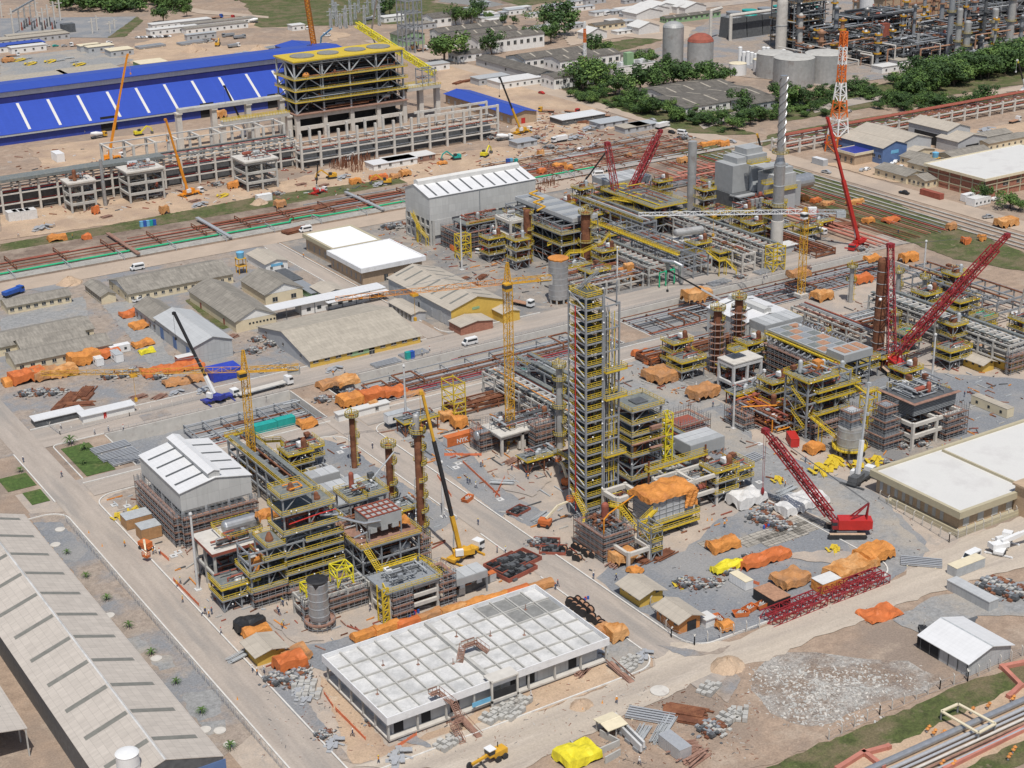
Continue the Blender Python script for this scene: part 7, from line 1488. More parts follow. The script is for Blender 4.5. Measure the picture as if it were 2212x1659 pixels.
G('tall grey open sided hall with tan roof by the red pipe rack',(2044,322),16,26,9,2.4,1,'fibre_tan_y','wall_grey',[('L',1,.2,20,6,'dark_void',0,.9)],name='hall',cat='hall');G('grey lower hall attached to the tall grey hall',(2068,333),20,14,6,2.4,1,'fibre_tan_y','wall_grey',[('F',1,.2,9,3.4,'dark_void')],name='hall',cat='hall')
for i,(lb,px,w_,d_,h,rh,ax) in enumerate((('low grey roofed office near the right edge trucks',(2118,316),22,9,4,1.2,0),('long flat roofed office behind the white cars',(2134,328),30,8,4,.8,0),('cream house with grey roof by the water tank',(2000,368),13,17,3.6,1.6,1),('cream house with grey roof nearest the road corner',(1957,398),12,20,3.6,1.6,1),('cream house with six windows right of the corner house',(1998,408),20,11,3.6,1.6,0),('long grey roofed house behind the six windowed house',(2050,392),16,26,4,2,1),('low wide roofed house left of the brick building',(2060,360),26,12,4,1.6,0))):G(lb,px,w_,d_,h,rh,ax,'fibre_grey_y' if ax else 'fibre_grey_x','wall_cream',[('F',max(2,int(w_/4)),1.2,1.2,1.2),('L',4,1.2,1.2,1.2)])
p=g(1845,358);flat('flat_house','small house with blue flat roof and cream parapet',p.x,p.y,15,12,6,'deep_blue','brick_pale','cream',1.2,.6,wins=[('L',3,1,1.2,2.4)],cat='house');p=g(1785,362)
p=g(2124,430);hb=ht(2124,430,385);t=flat('brick_building','three storey brick building with white roof at the right edge',p.x,p.y,62,34,hb,'roof_white','brick','cream',1.2,1.2,wins=[('F',6,hb*.45,3.5,2.6,'window_glass',.15,1)],drop=.7)
for i in range(9):m=MB();m.box(i*7.7-.3,-.3,0,i*7.7+.3,.0,hb-1.3);obj('pilaster',m,'parapet_beige',t)
for i in range(6):m=MB();m.box(-.3,i*6.7-.3,0,0,i*6.7+.3,hb-1.3);obj('pilaster',m,'parapet_beige',t)
for z in(hb*.3,hb*.62):m=MB();m.box(-.4,-.4,z,62,-.304,z+.5);m.box(-.4,-.3,z,-.304,34,z+.5);obj('string_course',m,'parapet_beige',t)
def wtower(px,lb,s=1):
 p=g(*px);t=T('water_tower',lb,'water tower',p);m=MB()
 for x in(-1.5,1.5):
  for y in(-1.5,1.5):m.bar((x,y,0),(x,y,6),.25)
 for z in(3,6):m.box(-1.8,-1.8,z,1.8,1.8,z+.2)
 obj('frame',m,'crane_yellow',t);m=MB();m.lathe([(1.3,6.2),(1.6,8.6),(.4,9)],14);obj('water_tank',m,'sky_blue',t)
wtower((522,590),'pale blue water tank on a yellow frame by the longest shed');wtower((2018,368),'pale blue water tank among the cream houses')
## far: old sheds, containers, tanks, refinery
for i,(px,w_,d_,h,rh,ax,wl) in enumerate((((935,60),34,16,7,2,0,'wall_white'),((868,101),18,16,7,2,1,'wall_green'),((948,96),52,12,8,2,0,'wall_white'),((968,104),56,12,7,2,0,'wall_white'),((1034,119),52,16,9,2,0,'wall_white'),((989,136),18,12,5,1.4,0,'wall_white'),((1130,152),44,20,6,2,0,'wall_white'),((1135,153),50,18,7,2,0,'wall_white'),((1210,160),46,18,8,1.6,0,'wall_white'),((1160,178),14,70,4.5,1.6,1,'wall_grey'),((1197,194),30,14,7,1,0,'wall_white'),((1480,252),60,34,4.6,1.6,0,'wall_white'),((1440,225),50,26,4.6,1.6,0,'wall_white'),((1615,246),40,14,5,1.6,0,'wall_grey'),((1342,137),26,9,5,1,0,'wall_white'),((1286,68),26,9,4,1,0,'wall_cream'),((1440,52),50,8,4,1,0,'wall_green'))):
 G(('dark roofed old shed','long dark roofed white shed','dark weathered shed')[i%3],px,w_,d_,h,rh,ax,'old_roof_y' if ax else 'old_roof_x',wl,[('F',max(3,int(w_/5)),h*.45,2.2,h*.28),('L',3,h*.4,1.6,1.6)],name='old_shed',cat='shed',auto=True,group='old dark roofed sheds',sky=4 if w_>45 else 0,skw=1.2,skmat='fibre_tan_x')
p=g(1318,176);t=flat('flat_building','flat white building with rooftop coolers among the trees',p.x,p.y,34,14,8,'slab_grey','wall_white','wall_white',.8)
for i in range(8):m=MB();m.box(3+i*3.6,3+(i%2)*3,7.76,4.8+i*3.6,5+(i%2)*3,9.6);obj('rooftop_cooler',m,'white',t)
m=MB();m.box(14,2,0,19,6,15);obj('stair_block',m,'wall_green',t)
for i,(px,w_,d_) in enumerate((((1395,38),22,20),((1410,33),24,20),((1462,30),26,22),((1480,32),20,20),((1380,76),18,14),((1270,89),16,12),((1375,45),24,18))):G('white roofed party tent',px,w_,d_,5,3,1,'roof_white','tarp_white',name='tent',cat='tent',auto=True,group='white tents in the far camp')
for i in range(34):
 x,y=1110+R.random()*250,8+R.random()*70
 if i>20:x,y=1010+R.random()*110,15+R.random()*40
 p=g(x,y);flat('site_cabin',('grey','white')[i%2]+' flat roofed site cabin',p.x,p.y,R.uniform(8,22),R.uniform(5,9),R.uniform(3,4.5),('roof_white','metal_grey_x','steel_light')[i%3],('wall_grey','wall_white')[i%2],cat='cabin',ov=.3,auto=True,group='site cabins of the far camp',wins=[('F',3,1.2,1.4,1.2)])
for i,(x,y,w_,d_,rf,wl) in enumerate(((325,78,36,8,'roof_white','wall_white'),(330,66,46,9,'roof_white','wall_white'),(403,75,48,9,'fibre_grey_x','wall_white'),(400,66,56,8,'fibre_grey_x','wall_white'),(405,89,22,5,'steel_light','wall_grey'),(0,100,50,12,'fibre_tan_x','wall_grey'),(20,92,40,10,'fibre_tan_x','wall_grey'),(-20,117,38,14,'blue_roof','wall_white'),(26,117,24,12,'roof_white','wall_white'),(175,113,14,8,'cream','wall_grey'),(192,116,18,10,'cream','wall_grey'),(240,124,16,12,'cream','wall_grey'),(305,153,18,14,'cream','wall_green'),(632,68,10,8,'roof_white','wall_white'),(930,155,14,9,'metal_grey_x','wall_white'),(1035,186,22,10,'metal_grey_x','wall_grey'),(1080,194,30,14,'tarp_white','wall_white'),(830,50,18,9,'roof_white','wall_white'),(875,68,26,10,'fibre_grey_x','wall_grey'),(1215,272,28,12,'metal_white_x','steel_dark'),(1297,280,18,10,'steel_light','wall_grey'),(1350,290,16,9,'fibre_tan_x','wall_grey'),(1376,285,14,9,'steel_light','wall_grey'),(1118,322,12,8,'galv','wall_grey'),(808,370,24,9,'metal_white_x','wall_white'),(840,362,26,9,'roof_white','plank'),(1905,160,14,9,'roof_white','wall_white'),(1940,146,11,8,'fibre_tan_x','wall_white'))):
 p=g(x,y);flat('site_cabin',{'blue_roof':'blue roofed site cabin','cream':'tan roofed site cabin','roof_white':'white roofed site cabin'}.get(rf,'grey roofed site cabin'),p.x,p.y,w_,d_,4.5 if y<200 else 3.4,rf,wl,cat='cabin',ov=.4,auto=True,group='scattered site cabins',wins=[('F',max(2,int(w_/5)),1.4,1.3,1.2)])
for lb,px,r,h,dm,mt_,rf in(('tall silver silo with pointed roof left of the red dome',(1453,141),6.6,24,3.5,'silver_dull','silver_dull'),('silver tank with faded red dome roof',(1512,142),8.2,15.5,5,'silver_dull','primer'),('small white tank on the near side of the refinery',(1593,161),5.4,7,.6,'white','cream'),('second small white tank beside the refinery pipes',(1645,154),5.4,7.5,.6,'white','cream'),('large silver storage tank with rusty top left of the pair',(1713,184),12,16.5,1.2,'silver_dull','concrete'),('large silver storage tank with rusty top right of the pair',(1780,174),12,16.5,1.2,'silver_dull','concrete'),('silver tank half hidden behind the large storage pair',(1672,164),11,14,1,'silver_dull','concrete'),('tall white silo above the beige refinery building',(1876,55),7,34,1,'white','white')):p=g(*px);tank(lb,p.x,p.y,r,h,0,mt_,0,legs=0,roof=rf,dome=dm,name='storage_tank')
for i in range(12):p=g(1598+i*8.5,136+(i%3)*2);tank('slim white process vessel',p.x,p.y,1.3,R.uniform(6,11),0,'white',0,legs=0,dome=.6,name='vessel',auto=True,group='slim white vessels by the refinery')
p=g(1686,108);c=chimney('thick pale chimney standing left of the refinery structures',p.x,p.y,3.6,3.0,60,'concrete_pale',bands=(16,))
for lb,px,r,h,mt_ in(('tall dark grey stack at the right of the refinery',(2047,130),1.8,75,'steel'),('silver process column left of the row by the dark stack',(2065,137),1.8,34,'silver_dull'),('silver process column second in the row by the dark stack',(2084,135),2.2,26,'silver_dull'),('silver process column near the upper right trees',(2142,120),2.0,30,'silver_dull'),('rightmost tall silver process column',(2178,107),2.4,46,'silver_dull'),('brown slim column in the middle of the refinery',(1970,110),1.6,22,'wood')):p=g(*px);column(lb,p.x,p.y,r,h,mt_,[(h*.4,0,360),(h*.7,0,360)],neck=False,ladder=False)
p=g(1905,62);t=flat('refinery_building','long beige refinery building with brown stained bands',p.x,p.y,105,30,22,'steel','brick_pale','wood',.8,1)
for z in(8,14):m=MB();m.box(0,-.4,z,105,-.02,z+1.2);obj('stained_band',m,'wood',t)
for i in range(14):m=MB();m.box(i*7.6+1,-.7,0,i*7.6+1.8,-.42,20);obj('pilaster',m,'wood',t)
p=g(1581,86);t=T('cooling_towers','dark louvred cooling tower block under a white pipe','cooling tower',p)
for i in range(6):m=MB();m.extr([(0,0),(14,0),(12.5,14),(1.5,14)],0,i*14,i*14+13.2);obj('cell',m,'steel_dark',t);m=MB();m.lathe([(5.6,14),(4.8,15.5),(5.2,17.5)],16,c=(i*14+6.6,7));obj('fan_stack',m,'teal' if i%2 else 'steel',t)
m=MB();m.path([(-4,-3,0),(-4,-3,17),(40,-3,17),(84,-3,17)],1.2);m.path([(-14,6,0),(-14,6,20),(0,12,20)],1.1);obj('white_pipe',m,'concrete_pale',t)
for i,(px,w_,d_,h,nx,lb) in enumerate((((1712,108),26,22,36,3,'dark refinery structure with yellow decks beside the pale chimney'),((1790,118),46,30,12,5,'low dark refinery unit behind the storage tanks'),((1850,100),52,24,18,5,'dark refinery unit with a red cabin'),((1880,140),60,22,9,6,'refinery pipe unit with teal vessels'),((1950,140),50,18,12,5,'rusty refinery unit in front of the beige building'),((2010,112),70,22,14,6,'refinery unit at the foot of the dark stack'),((2090,92),60,26,24,5,'dense refinery unit behind the silver columns'),((2150,70),60,30,32,5,'tall grey refinery frame at the upper right corner'),((1745,140),30,12,8,3,'low pipe unit between chimney and storage tanks'),((2060,150),70,10,6,6,'low pipe rack row before the silver columns'))):
 p=g(*px);t=T('refinery_unit',lb,'refinery unit',p);lv_=[h*(k+1)/max(2,int(h/6)) for k in range(max(2,int(h/6)))];frame(t,w_,d_,lv_,nx,3,brace='F',cw=.6,col='steel_dark' if i%2 else 'steel')
 for z in lv_[::2]:deck(t,-1,-1,w_+1,d_+1,z,rails='FL',rail='crane_yellow' if i==0 else None,mt='steel_dark',edge=i==0)
 clutter(t,-2,-4,.5,w_+2,d_,h+3,190,200+i,mts=('steel_dark','steel','black','steel','steel_dark','rust','steel_light','black','grating'),r=(.15,.5),vessels=9,boxes=14)
 m=MB();m.box(2.5,2.5,0,w_-2.5,d_-2.5,h*.6);obj('added_shade_core',m,'core_shade',t)  # box added inside the frame only to darken it
 for k in range(4):m=MB();x,y=R.uniform(0,w_),R.uniform(0,d_);m.tube((x,y,0),(x,y,h*R.uniform(.8,1.5)),R.uniform(.6,1.3),10);obj('column',m,('silver_dull','teal','steel_light','concrete_pale')[k] if i in(3,) else('silver_dull','steel','steel_light','wood')[k],t)
 for k in range(16):m=MB();m.ball((R.uniform(0,w_),R.uniform(-3,2),R.uniform(1,h+2)),.6,6,4);obj('valve',m,'helmet_white',t)
for i in range(58):
 x,y=1715+R.random()*490,0;y=R.uniform(60,140)-(x-1960)*.06;p=g(x,y);k=R.randrange(6);hh2=R.uniform(7,26) if i%5 else R.uniform(26,42);r2=R.uniform(.7,1.7)
 t=T('process_vessel',('silver','brown','grey','dark grey','pale','grey')[k]+(' tall' if hh2>20 else ' short')+' process vessel','process vessel',p,0,'process vessels of the refinery',True);m=MB();m.lathe([(r2,0),(r2,hh2),(r2*.4,hh2+r2*.7)],12);obj('shell',m,('silver_dull','wood','steel','steel_dark','concrete','steel')[k],t)
 m=MB()
 for z in(hh2*.35,hh2*.7,hh2*.95):m.lathe([(r2,z),(r2+1.3,z),(r2+1.3,z+.9),(r2+1.25,z+.9),(r2+1.25,z+.15),(r2,z+.15)],10,caps=False)
 obj('platform',m,('wood','steel_dark','crane_yellow')[i%3],t)
for i in range(44):
 x,y=R.uniform(1715,2190),R.uniform(65,150);y-=(x-1960)*.06;a=g(x,y);z=R.uniform(2,15);L2=R.uniform(15,50);pipe('pipe',('pale','grey','brown')[i%3]+' overhead pipe of the refinery',[a+Vector((0,0,0)),a+Vector((0,0,z)),a+(Vector((L2,0,z)) if i%3 else Vector((0,L2*.6,z)))],R.uniform(.25,.6),('concrete_pale','steel','wood')[i%3],'overhead pipes of the refinery')
p=g(1893,74);box('red_cabin','red metal cabin up in the dark refinery unit',(1893,84),12,8,9,0,'primer','cabin',z=4,rib=False)
sm=bpy.data.materials.new('steam');sm.use_nodes=True;nn=sm.node_tree;nn.nodes.remove(nn.nodes['Principled BSDF']);pv=nn.nodes.new('ShaderNodeVolumePrincipled');pv.inputs['Color'].default_value=(.95,.95,.95,1);pv.inputs['Density'].default_value=.32;nn.links.new(pv.outputs[0],nn.nodes['Material Output'].inputs['Volume']);MT['steam']=sm
for a,b,z0,z1,s in(((1844,62),(1874,58),6,13,1.9),((1876,99),(1902,95),6,10,1.7),((2136,136),(2172,130),1,6,2.6)):
 m=MB();A,B=g(*a),g(*b)
 for i in range(14):k=i/13;c_=A.lerp(B,k);m.ball((c_.x+R.uniform(-1,1),c_.y,z0+(z1-z0)*k+R.uniform(-1,1)),s*(.45+k)*R.uniform(.6,1.1),10,7)
 o=obj('steam_plume',m,'steam');o['kind']='stuff'
for i,(x,y,y2) in enumerate(((30,78,18),(44,66,15),(56,58,10),(68,50,3),(80,45,-3),(86,76,25),(95,65,17),(106,58,10),(119,52,3),(131,45,-3),(200,73,40),(210,66,34),(238,71,46),(248,62,41),(4,38,2))):
 p=g(x,y);m=MB();h=ht(x,y,y2);m.bar((0,0,0),(0,0,h),1.0);m.bar((-2.5,0,h*.8),(2.5,0,h*.8),.5);one('portal_post',m,'concrete_pale','tall pale switchyard portal post','post',p,'portal posts of the left switchyard',True)
for i in range(4):a,b=g(30+13*i,75-8*i),g(43+13*i,67-8*i);m=MB();m.lattice(a+Vector((0,0,16)),b+Vector((0,0,16)),.9,.9,2,.2,.15);one('portal_beam',m,'steel_light','lattice beam linking switchyard posts','beam',group='lattice beams of the left switchyard',auto=True)
for i in range(14):p=g(48+i*5.5,66-(i%4)*4);m=MB();m.box(-.6,-.6,0,.6,.6,2.4);m.tube((0,0,2.4),(0,0,6),.45,7);one('insulator_stand',m,'steel_dark' if i%3 else 'primer','dark insulator stand on gravel','insulator',p,'insulator stands of the left switchyard',True)
box('transformer','dark transformer on the switchyard gravel',(138,72),9,7,6,0,'steel_dark','transformer',rib=True)
for i in range(26):p=g(700+R.random()*140,18+R.random()*44);m=MB();h=R.uniform(10,18);m.lattice((0,0,0),(0,0,h),1.6,1.0,2.5,.28,.2);m.bar((-3,0,h*.85),(3,0,h*.85),.4);one('lattice_pylon',m,'steel_light','small grey lattice pylon','pylon',p,'pylons of the far switchyard',True)
t=T('steel_tower','grey lattice steel tower behind the boiler roof','steel frame',g(880,118));frame(t,12,12,[9,18,27,35],3,3,brace='FL',cw=.6)
## plants
def crown(m,r,n,R,leaf,sq=.8,lumps=9):
 cs=[(Vector((R.gauss(0,.45),R.gauss(0,.45),R.gauss(0,.32)))*r,r*R.uniform(.3,.55)) for _ in range(lumps)]
 for i in range(n):
  c,cr=cs[i%lumps];d=Vector((R.gauss(0,1),R.gauss(0,1),R.gauss(0,1))).normalized();p=c+d*cr*R.uniform(.6,1.08);p.z*=sq
  a=Vector((R.gauss(0,1),R.gauss(0,1),R.gauss(0,.6))).normalized();b=a.cross(d+Vector((.01,0,.3))).normalized();s=leaf*R.uniform(.6,1.3);m.k=(i%lumps)%3 if R.random()<.75 else R.randrange(3);m.quad(p-a*s-b*s*.6,p+a*s-b*s*.4,p+a*s*.7+b*s*.7,p-a*s*.6+b*s*.6)
TREE=[]
for i in range(5):
 RR=random.Random(50+i);t=T('tree','x','tree',(0,0,-50));m=MB();m.tube((0,0,0),(.1,0,.42),.035,7,.022)
 for k in range(6):a=k*1.05;m.tube((.05,0,.3+.03*k),(.28*math.cos(a),.28*math.sin(a),.58+.03*(k%3)),.016,5,.006)
 obj('trunk',m,'bark',t);m=MB();crown(m,.5,1500,RR,.036,.85,14);m.v=[(x,y,z+.62) for x,y,z in m.v];obj('crown',m,[('leaf_mid','leaf_dark','leaf_light'),('leaf_dark','leaf_dark','leaf_mid'),('leaf_mid','leaf_light','leaf_mid'),('leaf_dark','leaf_mid','leaf_dark'),('leaf_mid','leaf_dark','leaf_mid')][i],t);TREE.append(t)
def tree(px,h,wd=1,k=None,lab=None):
 k=R.randrange(5) if k is None else k;p=g(*px);nm=('mid green tree','dark green tree','light green tree','dark bushy tree','rounded green tree')[k]
 if h<5:nm=nm.replace('tree','bush')
 o=dup(TREE[k],(p.x,p.y,-h*.04 if h>5 else-h*.16),R.random()*6.28,lab or nm,'trees of the planted blocks',(h*wd,h*wd,h),auto=True);o['category']='tree' if h>=5 else 'bush';return o
for x,y,h,wd in((1198,78,24,1.1),(1152,97,14,1),(1190,94,15,.9),(1178,58,14,1.3),(1237,46,9,1.2),(1285,121,15,.9),(1309,122,11,.9),(1262,196,19,1.2),(1240,186,12,1),(1285,182,19,.9),(1303,176,13,1),(1272,172,15,.9),(1312,200,12,1),(1330,205,12,1.1),(1352,207,13,1),(1388,200,16,1.3),(1410,197,13,1),(1432,192,15,1.3),(1455,188,16,1.3),(1480,186,13,1.2),(1498,182,12,1),(1525,184,15,1.2),(1545,190,12,1.1),(1565,180,11,1),(1375,230,11,1.1),(1398,245,11,1.1),(1420,250,10,1.1),(1440,245,9,1),(1460,262,10,1.1),(1360,222,9,1),(1399,150,13,1.1),(1441,158,12,1),(1372,137,8,1),(1402,160,9,1),(1598,255,15,.9),(1620,270,10,1.2),(1600,272,8,1.3),(1640,262,9,1),(1560,268,9,1.1),(1530,264,7,1.2),(1580,280,8,1.3),(960,138,22,1.2),(1063,118,15,.9),(986,56,16,.75),(1016,52,13,1),(1037,44,16,.9),(1058,46,8,1),(1090,50,7,1),(1110,52,6,1),(842,34,14,1),(352,48,12,1.1),(384,25,12,1),(404,36,10,.8),(1680,225,12,1),(1700,235,14,1.1),(1720,230,11,1.1),(1745,225,9,1),(1770,222,10,1.2),(1790,218,8,1.2),(1690,252,8,1.3),(2124,438,9,.7),(2182,450,8,1.3),(2200,455,6,1.2),(2120,224,11,1.1),(2098,228,7,1.2)):tree((x,y),h,wd)
for i in range(46):k=i/45;tree((1950+k*275+R.uniform(-10,10),200-k*62+R.uniform(-12,14)),R.uniform(8,17),R.uniform(.9,1.3))
for i in range(40):k=i/39;tree((1950+k*180-R.uniform(0,60),228-k*10+R.uniform(-14,18)),R.uniform(3,7),R.uniform(1.2,1.9))
for i in range(34):k=i/33;tree((1985+k*240+R.uniform(-12,12),186-k*56+R.uniform(-10,16)),R.uniform(9,15),R.uniform(.9,1.4))
for i in range(26):tree((1800+R.random()*200,212-R.random()*34+R.uniform(0,12)),R.uniform(3,7),R.uniform(1.2,1.9))
for i in range(60):x=1230+R.random()*340;tree((x,196+(x-1230)*.22+R.uniform(-8,18)),R.uniform(3,6.5),R.uniform(1.2,1.8))
for i in range(24):tree((1590+R.random()*230,236+R.uniform(-14,28)),R.uniform(3,6),R.uniform(1.2,1.8))
m=MB();RR=random.Random(9)
for i in range(260):
 if i<110:p=g(120+RR.random()*270,26-RR.random()*60)
 else:p=g(400+RR.random()*520,38*RR.random()-50+(12 if i%3 else 0))
 h=RR.uniform(9,17);n0=len(m.v);crown(m,h*.55,240,RR,h*.075,.9,7);m.v[n0:]=[(x+p.x,y+p.y,z+h*.45) for x,y,z in m.v[n0:]]
o=obj('forest',m,('leaf_mid','leaf_dark','leaf_mid'));o['kind']='stuff'
PALM=T('palm','young palm','palm',(0,0,-40));m=MB();m.tube((0,0,0),(0,0,.9),.14,7,.1);obj('trunk',m,'bark',PALM);m=MB()
for k in range(16):
 a=k*2.4;pr=Vector((0,0,.9));
 for s in range(5):rr_=.34*(s+1);pt=Vector((math.cos(a)*rr_,math.sin(a)*rr_,.9+.9*math.sin(min(1,(s+1)/4)*2.2)*(.55 if k%2 else.95)-.06*s*s*.5));u=Vector((-math.sin(a),math.cos(a),0))*(.16-.025*s);m.quad(pr-u,pr+u,pt+u*.8,pt-u*.8);pr=pt
obj('fronds',m,'leaf_mid',PALM)
for i,(x,y,s) in enumerate(((186,1248,1.1),(231,1297,1.2),(278,1356,1.2),(327,1415,1.2),(381,1478,1.1),(436,1542,1.2),(498,1618,1.3),(145,1197,1.0),(152,960,2.0),(182,972,1.6),(44,1020,1.2),(180,1003,1.2))):p=g(x,y);p.z=.06;s*=.75;dup(PALM,p,i*1.3,'young palm in bare soil' if x>185 and y>1100 else 'young palm on the lawn','young palms',s,auto=True)
for r_ in TREE+[PALM]:
 for ch in list(r_.children):bpy.data.objects.remove(ch)
 if r_ in AUTO:AUTO.remove(r_)
 bpy.data.objects.remove(r_)
## masts, fences
for x,y,y2 in((428,1274,1112),(958,1117,1000),(878,925,792),(998,583,471),(1333,625,535),(1992,630,522),(2012,830,724),(1584,925,830),(1371,340,338)):
 if y-y2<5:continue
 p=g(x,y);h=ht(x,y,y2);m=MB();m.tube((0,0,0),(0,0,h),.38,10,.26);m.box(-.8,-.8,0,.8,.8,.3);m.lathe([(.34,h),(.5,h+.1),(.4,h+.5),(.1,h+.7)],10);one('light_mast',m,'concrete_new','tall plain white light mast','light mast',p,'white light masts',True)
def fence(label,pts,px=True,step=3.2,h=2.4,mt='concrete_pale',wires=5):
 P=[g(*q) for q in pts] if px else[Vector((*q,0)) for q in pts];t=T('fence',label,'fence',(0,0,0));wi=MB()
 for a,b in zip(P,P[1:]):
  n=max(1,int((b-a).length/step));d=(b-a).normalized();s=Vector((-d.y,d.x,0))
  for i in range(n+1):e=a.lerp(b,i/n);m=MB();m.box(e.x-.09,e.y-.09,0,e.x+.09,e.y+.09,h);m.bar(e+Vector((0,0,h)),e+s*.4+Vector((0,0,h+.45)),.16);obj('post',m,mt,t)
  for k in range(wires):wi.bar(a+Vector((0,0,.2+(h-.3)*k/(wires-1))),b+Vector((0,0,.2+(h-.3)*k/(wires-1))),.035)
 obj('wire',wi,'galv',t)
fence('long wire fence with pale posts between the long shed and the left road',[(104.4,242),(104.4,387)],False,2.6,2.0)
fence('wire fence with hooked concrete posts around the white tent',[(1995,1362),(2090,1472),(2230,1408)]);fence('hooked concrete fence posts along the rubble field',[(1790,1600),(1900,1545),(2030,1490),(2090,1470)],wires=2);fence('mesh fence of the gravel yard at the road corner',[(1405,1310),(1450,1378),(1500,1395),(1640,1358)]);fence('wire fence along the big flat building',[(1900,1080),(2050,1172),(2230,1100)]);fence('low fence around the storage yard by the ring road',[(75,900),(130,940),(280,900),(440,862)],h=1.4)
## people
def person(shirt,pants,walk):
 k=.28*walk;V=[(0,0,.95,.15),(0,0,1.2,.155),(0,0,1.42,.14),(0,0,1.52,.065),(0,.01,1.64,.095),(0,.01,1.73,.085),(.19,0,1.42,.062),(.25,k*.6,1.14,.05),(.25,k+.1,.9,.036),(.26,k+.14,.8,.04),(-.19,0,1.42,.062),(-.25,-k*.6,1.14,.05),(-.25,-k+.1,.9,.036),(-.26,-k+.14,.8,.04),(.1,0,.88,.1),(.11,-k,.48,.07),(.11,-k*1.7,.08,.05),(.11,-k*1.7+.16,.04,.045),(-.1,0,.88,.1),(-.11,k,.48,.07),(-.11,k*1.2,.08,.05),(-.11,k*1.2+.16,.04,.045)]
 E=[(0,1),(1,2),(2,3),(3,4),(4,5),(2,6),(6,7),(7,8),(8,9),(2,10),(10,11),(11,12),(12,13),(0,14),(14,15),(15,16),(16,17),(0,18),(18,19),(19,20),(20,21)]
 me=bpy.data.meshes.new('person');me.from_pydata([v[:3] for v in V],E,[]);o=bpy.data.objects.new('person',me);C.objects.link(o);md=o.modifiers.new('skin','SKIN')
 for i,v in enumerate(V):s=me.skin_vertices[0].data[i];s.radius=(v[3],v[3]*(.7 if i<3 else 1));s.use_root=i==0
 o.modifiers.new('sub','SUBSURF').levels=1;bpy.context.view_layer.update();m2=bpy.data.meshes.new_from_object(o.evaluated_get(bpy.context.evaluated_depsgraph_get()));bpy.data.objects.remove(o)
 m2.materials.clear();[m2.materials.append(MT[x]) for x in('skin',shirt,pants,'black')]
 for f in m2.polygons:z,x=f.center.z,abs(f.center.x);f.use_smooth=True;f.material_index=0 if z>1.5 or(x>.2 and z<.93 and z>.7) else 1 if z>.98 or x>.2 else 2 if z>.12 else 3
 return m2
hm=MB();hm.lathe([(.15,1.70),(.125,1.70),(.12,1.76),(.08,1.83),(.02,1.85)],10)
ME={k:person(*v) for k,v in{'white shirt':('wall_white','navy',1),'orange vest':('hivis','jean',.4),'dark overalls':('navy','navy',1),'blue overalls':('jean','jean',.2),'grey shirt':('wall_grey','navy',.6)}.items()}
HE={k:obj('helmet',hm,v) for k,v in{'white':'helmet_white','yellow':'helmet_yellow','red':'helmet_red'}.items()}
HM={k:v.data for k,v in HE.items()};[bpy.data.objects.remove(v) for v in HE.values()]
def worker(x,y,z=.1,k=None,hc=None):
 k=k or R.choice(list(ME));hc=hc or R.choice(('white','white','yellow','red'));p=g(x,y);o=bpy.data.objects.new('person',ME[k]);C.objects.link(o);o.location=(p.x,p.y,z);o.rotation_euler=(0,0,R.random()*6.28);o.scale=(1.08,)*3
 tag(o,f'worker in {k}, {hc} helmet','person','workers on the site',True);h=bpy.data.objects.new('helmet',HM[hc]);C.objects.link(h);h.parent=o
for q in((1332,1521),(1147,1510),(762,1592),(818,1650),(1381,1653),(1380,1626),(395,1303),(383,1270),(390,1262),(438,1330),(444,1328),(452,1334),(458,1328),(478,1371),(546,1452),(612,1310),(609,1308),(601,1325),(604,1330),(613,1355),(610,1360),(571,1456),(556,1460),(270,1182),(331,1198),(336,1196),(134,1032),(51,1000),(205,940),(235,933),(267,930),(183,912),(132,927),(1039,1010),(1043,1008),(1137,1033),(1141,1037),(1106,1018),(1010,1045),(1015,1047),(1028,1055),(975,1107),(1033,1135),(805,970),(1074,1195),(1092,1195),(1335,1215),(1565,1140),(1282,1252),(1331,1255),(1510,870),(1540,880),(1504,838),(1690,1045),(1696,1052),(2075,960),(2100,855),(2083,858),(2034,975),(2040,972),(1740,1000),(720,812),(745,810),(912,770),(928,760),(656,557),(1021,615),(1032,612),(40,512),(97,490),(118,490),(157,515),(180,290),(184,290),(430,320),(1178,280),(1182,281),(1170,295),(1188,270),(1650,605),(1656,600),(1940,505),(1750,560),(2030,690),(2038,695),(1402,596),(1545,588),(960,1120),(1230,655),(1254,655),(345,1199),(690,1340),(800,1320),(1205,1268),(1200,1275),(1895,690),(2210,975)):worker(*q)
for q in((519,1359),(513,1512),(192,1152),(221,1181),(1301,1520),(1259,1536),(1528,1125),(1538,1124),(1570,1126)):p=g(*q);m=MB();m.lathe([(.22,0),(.22,.05),(.14,.06),(.04,.75)],10);one('traffic_cone',m,'hivis','small black and yellow traffic cone' if 0 else 'small traffic cone','traffic cone',(p.x,p.y,.12),'traffic cones',True)
